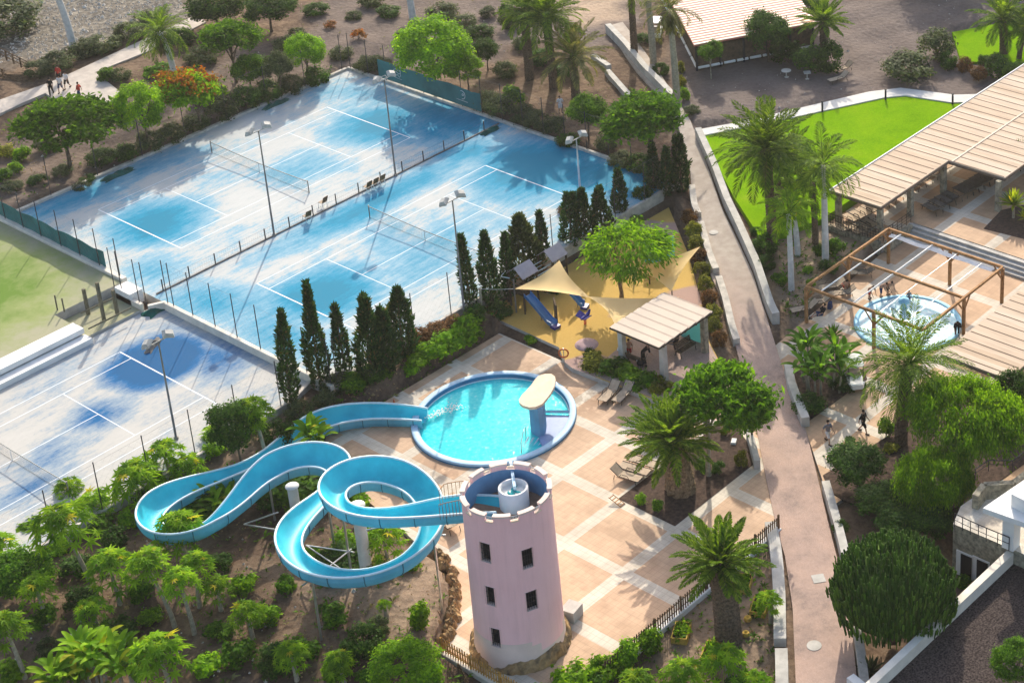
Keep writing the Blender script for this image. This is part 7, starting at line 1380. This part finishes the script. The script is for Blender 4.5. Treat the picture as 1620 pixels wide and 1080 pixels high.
# ---------------------------------------------------------------- people
def person(loc, rz, label, top='black_cloth', legs='skin', short=True, pose='stand', h=1.7, hair='hair_dark', group=None, sleeves=False):
    t = thing('person', loc, label, 'person', group, rz); s = h/1.72
    if pose == 'walk': hip = [( .10,0,.90),(-.10,0,.90)]; kn = [(.10,.20,.50),(-.10,-.10,.48)]; an_ = [(.10,.26,.08),(-.10,-.38,.12)]; hd = [(.27,-.20,.86),(-.27,.26,.90)]; el_ = [(.25,-.14,1.13),(-.25,.05,1.12)]; base = .93; ch = 1.36; hz_ = 1.60; tilt = 0
    elif pose == 'sit': hip = [(.10,0,.48),(-.10,0,.48)]; kn = [(.12,.42,.62),(-.12,.45,.52)]; an_ = [(.12,.75,.35),(-.12,.85,.38)]; hd = [(.22,.36,.62),(-.22,.30,.60)]; el_ = [(.28,.0,.72),(-.28,.0,.72)]; base = .50; ch = .92; hz_ = 1.16; tilt = -.20
    elif pose == 'bend': hip = [(.10,0,.88),(-.10,0,.88)]; kn = [(.11,.05,.48),(-.11,-.05,.48)]; an_ = [(.11,.0,.08),(-.11,-.1,.08)]; hd = [(.20,.62,.62),(-.18,.60,.60)]; el_ = [(.24,.42,.90),(-.24,.42,.90)]; base = .92; ch = 1.2; hz_ = 1.32; tilt = .38
    else: hip = [(.10,0,.90),(-.10,0,.90)]; kn = [(.11,.03,.49),(-.11,-.02,.49)]; an_ = [(.12,0,.08),(-.12,-.02,.08)]; hd = [(.26,.10,.84),(-.27,.08,.82)]; el_ = [(.27,-.02,1.10),(-.27,-.02,1.10)]; base = .93; ch = 1.36; hz_ = 1.60; tilt = 0
    vs = [(0,0,base),(0,tilt*.4,(base+ch)/2),(0,tilt,ch),(0,tilt*1.12,ch+.11),(0,tilt*1.25,hz_-.04),(0,tilt*1.3+.01,hz_+.07)]; rs = [.135,.115,.13,.055,.085,.075]; ed = [(0,1),(1,2),(2,3),(3,4),(4,5)]
    for i, sx in ((0,1),(1,-1)):
        k = len(vs); vs += [(sx*.17,tilt,ch+.02),tuple(el_[i]),tuple(hd[i]),tuple(np.array(hd[i])+[0,.05,-.07])]; rs += [.06,.042,.030,.032]; ed += [(2,k),(k,k+1),(k+1,k+2),(k+2,k+3)]
        k = len(vs); vs += [tuple(hip[i]),tuple(kn[i]),tuple(an_[i]),tuple(np.array(an_[i])+[0,.15,-.05])]; rs += [.092,.062,.042,.036]; ed += [(0,k),(k,k+1),(k+1,k+2),(k+2,k+3)]
    me = bpy.data.meshes.new('body'); me.from_pydata([tuple(np.array(v)*s) for v in vs], ed, []); o = bpy.data.objects.new('tmp', me); COL.objects.link(o); md = o.modifiers.new('s', 'SKIN'); md.use_smooth_shade = True
    for i, r in enumerate(rs): me.skin_vertices[0].data[i].radius = (r*s, r*s)
    me.skin_vertices[0].data[0].use_root = True; sb = o.modifiers.new('u', 'SUBSURF'); sb.levels = 1; sb.render_levels = 1
    dg = bpy.context.evaluated_depsgraph_get(); m2 = bpy.data.meshes.new_from_object(o.evaluated_get(dg)); bpy.data.objects.remove(o); m2.name = 'body'
    x = MB(); x.v = [tuple(v.co) for v in m2.vertices]; x.f = [tuple(p.vertices) for p in m2.polygons]; x.m = [0]*len(x.f); x.sm = [True]*len(x.f)
    for i in (0,1):          # fingers and thumb, nose and ears
        w_ = np.array(hd[i])*s+np.array([0,.05,-.07])*s
        for j in range(5): b = w_+np.array([(j-2)*.014,.0,-.02])*s; e = b+np.array([(j-2)*.006+(.02 if j == 0 else 0),.02,-.065+(.02 if j in (0,4) else 0)])*s; x.tube([b,(b+e)/2+[0,.004,0],e], [.009*s,.008*s,.006*s], 4)
        x.tube([(sx_*.075*s,(tilt*1.28)*s,(hz_)*s) for sx_ in ((.9,1.1) if i == 0 else (-.9,-1.1))], .02*s, 5)
    hy = tilt*1.28*s; x.tube([(0,hy+.075*s,(hz_+.03)*s),(0,hy+.108*s,(hz_-.005)*s)], [.010*s,.016*s], 5); x.build('body', 'skin', t)
    def shell(idx, extra, m, nm):
        q = MB()
        for a, b, ra, rb in idx:
            A = np.array(vs[a])*s; B = np.array(vs[b])*s; q.tube([A+(A-B)*.08, A, (A+B)/2, B], [ra*.8*s,(ra+extra)*s,((ra+rb)/2+extra)*s,(rb+extra)*s], 10)
        q.build(nm, m, t)
    shell([(0,1,.135,.125),(1,2,.125,.15),(2,6,.08,.07),(2,14,.08,.07),(6,7,.062,.05),(14,15,.062,.05)], .018, top, 'shirt')
    shell([(0,10,.12,.10),(0,18,.12,.10),(10,11,.098,.075),(18,19,.098,.075)]+([] if short else [(11,12,.068,.05),(19,20,.068,.05)]), .016, 'navy_cloth' if legs == 'skin' else legs, 'shorts' if short else 'trousers')
    q = MB(); c = np.array([0,tilt*1.28-.012,hz_+.045])*s; q.lathe([(.01,.10*s),(.06*s,.085*s),(.092*s,.03*s),(.094*s,-.03*s),(.07*s,-.08*s)], tuple(c), 12); o = q.build('hair', hair, t)
    q = MB()
    for sx in (-1,1): q.tube([(sx*.03*s,hy+.082*s,(hz_+.02)*s),(sx*.03*s,hy+.09*s,(hz_+.02)*s)], .009*s, 5)
    q.build('eyes', 'hair_dark', t)
    q = MB()
    for i in (0,1): a = np.array(an_[i])*s; q.box((a[0],a[1]+.07*s,a[2]-.085*s),(.09*s,.26*s,.07*s)); 
    q.build('shoes', 'black_cloth', t); return t
pp = lambda x, y, z=None: (G(x, y, 0) if z is None else P(x, y, z))
zu = .42
person(P(127,157,zu),.6,'person in red top carrying a bag, rightmost of the walkers at the top left','red_cloth','navy_cloth',pose='walk'); person(P(82,150,zu),2.4,'person in black, leftmost of the walkers at the top left','black_cloth','black_cloth',False,'walk'); person(P(97,146,zu),2.2,'bare armed walker second from the left at the top left','white_cloth','skin',pose='walk'); person(P(107,140,zu),2.0,'walker in pale shirt and dark shorts third from the left','white_cloth','black_cloth',pose='walk'); person(P(95,130,zu),2.0,'rear walker in dark red behind the group at the top left','red_cloth','black_cloth',pose='stand')
person(P(1310,700,ZD),2.9,'man in grey shirt and white shorts walking beside the path','grey_cloth','white_cloth',pose='walk',h=1.75); person(P(1366,684,ZD),3.3,'person in black walking on the terrace with a long shadow','black_cloth','black_cloth',pose='walk',h=1.78)
person(P(1514,530,ZD),2.2,'person in black standing at the right rim of the small pool','black_cloth','black_cloth',False,'bend'); person(P(1338,463,ZD+.02),-.6,'person reclining on a lounger at the small pool','skin','red_cloth',pose='sit'); person(P(1394,470,ZD),3.4,'bather in swimwear sitting at the back rim of the small pool','skin','navy_cloth',pose='bend',h=1.6); person(P(1405,466,ZD),2.9,'second bather leaning over beside the back rim of the small pool','skin','black_cloth',pose='bend',h=1.6); person(P(1438,480,ZD-.3),2.5,'child wading near the blue fountain','grey_cloth','navy_cloth',h=1.1); person(P(1376,472,ZD),2.9,'seated bather closest to the loungers at the small pool','skin','red_cloth',pose='bend',h=1.5)
person(P(1300,505,ZD),1.0,'person in dark clothes sitting among the bags by the outer pergola post','black_cloth','navy_cloth',pose='sit')
person(P(983,570,ZP),2.8,'small person in white and black beside the pavilion column','white_cloth','black_cloth',h=1.4); person(P(996,566,ZP),2.5,'person in red and black shorts under the pavilion edge','skin','red_cloth',h=1.55); person(P(1018,574,ZP),4.2,'person in black bending under the pavilion','black_cloth','black_cloth',False,'bend',1.7); person(P(1012,578,ZP),1.2,'child in white squatting under the pavilion','white_cloth','grey_cloth',pose='bend',h=1.0); person(P(1068,552,ZP),.3,'person in dark clothes sitting on the pavilion bench','black_cloth','grey_cloth',False,'sit',1.6)
person(P(887,178,.3),2.5,'person in white near the fence left of the round tree','white_cloth','white_cloth',h=1.6)
q = P(1015,582,ZP); t = thing('pushchair', q, 'dark pushchair standing among the people under the pavilion', 'pushchair'); mb = MB(); mb.prism([(-.25,-.2),(.3,-.2),(.3,.2),(-.25,.2)], .35, .5); mb.build('seat', 'black_cloth', t); mb = MB(); mb.tube([(-.3,-.2,.05),(.2,-.2,.6),(.45,-.2,1.0),(.45,.2,1.0),(.2,.2,.6),(-.3,.2,.05)], .02, 5); mb.build('frame', 'iron', t); mb = MB(); mb.lathe([(.01,.75),(.2,.7),(.28,.5)], (-.05,0,0), 12); mb.build('hood', 'black_cloth', t)
for x, y in ((-.3,-.22),(-.3,.22),(.25,-.22),(.25,.22)): mb = MB(); mb.bar((x,y-.02,.1),(x,y+.02,.1),.1,10); mb.build('wheel', 'iron', t)
# loose stones, fallen leaves and low weeds on the bare soil
def scatter(name, pgs, n, size, m, kind='stone', label=''):
    mb = MB(); k = 0
    while k < n:
        pg, zz = pgs[rng.integers(0, len(pgs))]; xs = [q[0] for q in pg]; ys = [q[1] for q in pg]; x = rng.uniform(min(xs), max(xs)); y = rng.uniform(min(ys), max(ys))
        if not inpoly(np.array([x]), np.array([y]), pg)[0]: continue
        p = G(x, y, 0); k += 1
        if any(inpoly(np.array([p[0]]), np.array([p[1]]), q[0])[0] for q in slabs): continue
        s = size*rng.uniform(.4,1.6)*(2 if rng.uniform() < .05 else 1)
        if kind == 'stone':
            a = rng.uniform(0,1.5); mb.add([(p[0]+s*math.cos(a+j*1.257)*rng.uniform(.7,1.1), p[1]+s*math.sin(a+j*1.257)*rng.uniform(.7,1.1), p[2]-.02) for j in range(5)]+[(p[0],p[1],p[2]+s*.8)], [(j,(j+1)%5,5) for j in range(5)])
        else:
            for j in range(5): a = rng.uniform(0,6.28); l = s*rng.uniform(.6,1.2); mb.add([(p[0],p[1],p[2]),(p[0]+l*.4*math.cos(a+.4),p[1]+l*.4*math.sin(a+.4),p[2]+l*.5),(p[0]+l*math.cos(a),p[1]+l*math.sin(a),p[2]+l*.55),(p[0]+l*.4*math.cos(a-.4),p[1]+l*.4*math.sin(a-.4),p[2]+l*.45)], [(0,1,2,3)])
    return tag(mb.build(name, m), label, kind='stuff')
slope = [(0,860),(100,800),(250,720),(440,660),(560,640),(700,880),(725,960),(700,1030),(760,1080),(0,1080)]; front = [(1010,1020),(1225,850),(1238,1080),(900,1080)]
tl = [(0,190),(200,120),(420,60),(560,110),(300,220),(0,330)]; tc = [(450,0),(900,0),(960,100),(1000,220),(760,160),(560,105),(430,50)]; gr = [(1080,120),(1200,110),(1500,0),(1620,0),(1500,150),(1250,180),(1100,195)]
rbd = [(0,0),(300,0),(240,50),(100,90),(0,100)]; strip = [(480,640),(620,560),(760,500),(790,520),(640,630),(560,650)]; rt = [(1230,380),(1380,385),(1290,450),(1280,515),(1240,500)]
scatter('stones', [(slope,0),(slope,0),(front,0),(tl,0),(strip,0),(rt,0)], 2600, .07, 'rock', label='loose brown stones on the bare soil'); scatter('river_stones', [(rbd,0)], 1400, .10, 'kerb', label='pale stones of the dry river bed'); scatter('pale_stones', [(tc,0),(gr,0),(tl,0),(slope,0)], 500, .07, 'kerb', label='small pale stones on the gravel')
scatter('weeds', [(slope,0),(slope,0),(tl,0),(strip,0),(front,0),(rt,0)], 1500, .22, 'leaf_mid', 'leaf', label='low weeds on the bare soil'); scatter('dry_weeds', [(slope,0),(tl,0),(tc,0),(strip,0)], 700, .18, 'leaf_palm_dry', 'leaf', label='dry weeds and leaf litter on the soil')
print('objects', len(bpy.data.objects))


me = bpy.data.meshes.new('haze'); b_ = MB(); b_.box((0,0,-5.2),(1840,1840,77)); me.from_pydata(b_.v, [], b_.f)  # haze box added so its scattered light lifts the dark shade
hm = bpy.data.materials.new('haze_air'); hm.use_nodes = True; t_ = hm.node_tree; t_.nodes.remove(t_.nodes['Principled BSDF']); vp = t_.nodes.new('ShaderNodeVolumePrincipled'); vp.inputs['Density'].default_value = .00012; vp.inputs['Color'].default_value = (1,.97,.92,1); vp.inputs['Anisotropy'].default_value = .35; t_.links.new(vp.outputs[0], t_.nodes['Material Output'].inputs['Volume']); me.materials.append(hm)
ho = bpy.data.objects.new('haze', me); COL.objects.link(ho); ho['kind'] = 'stuff'; ho['label'] = 'thin warm haze in the air over the resort, added to lift the shade'
print('zmin', HZ.min())
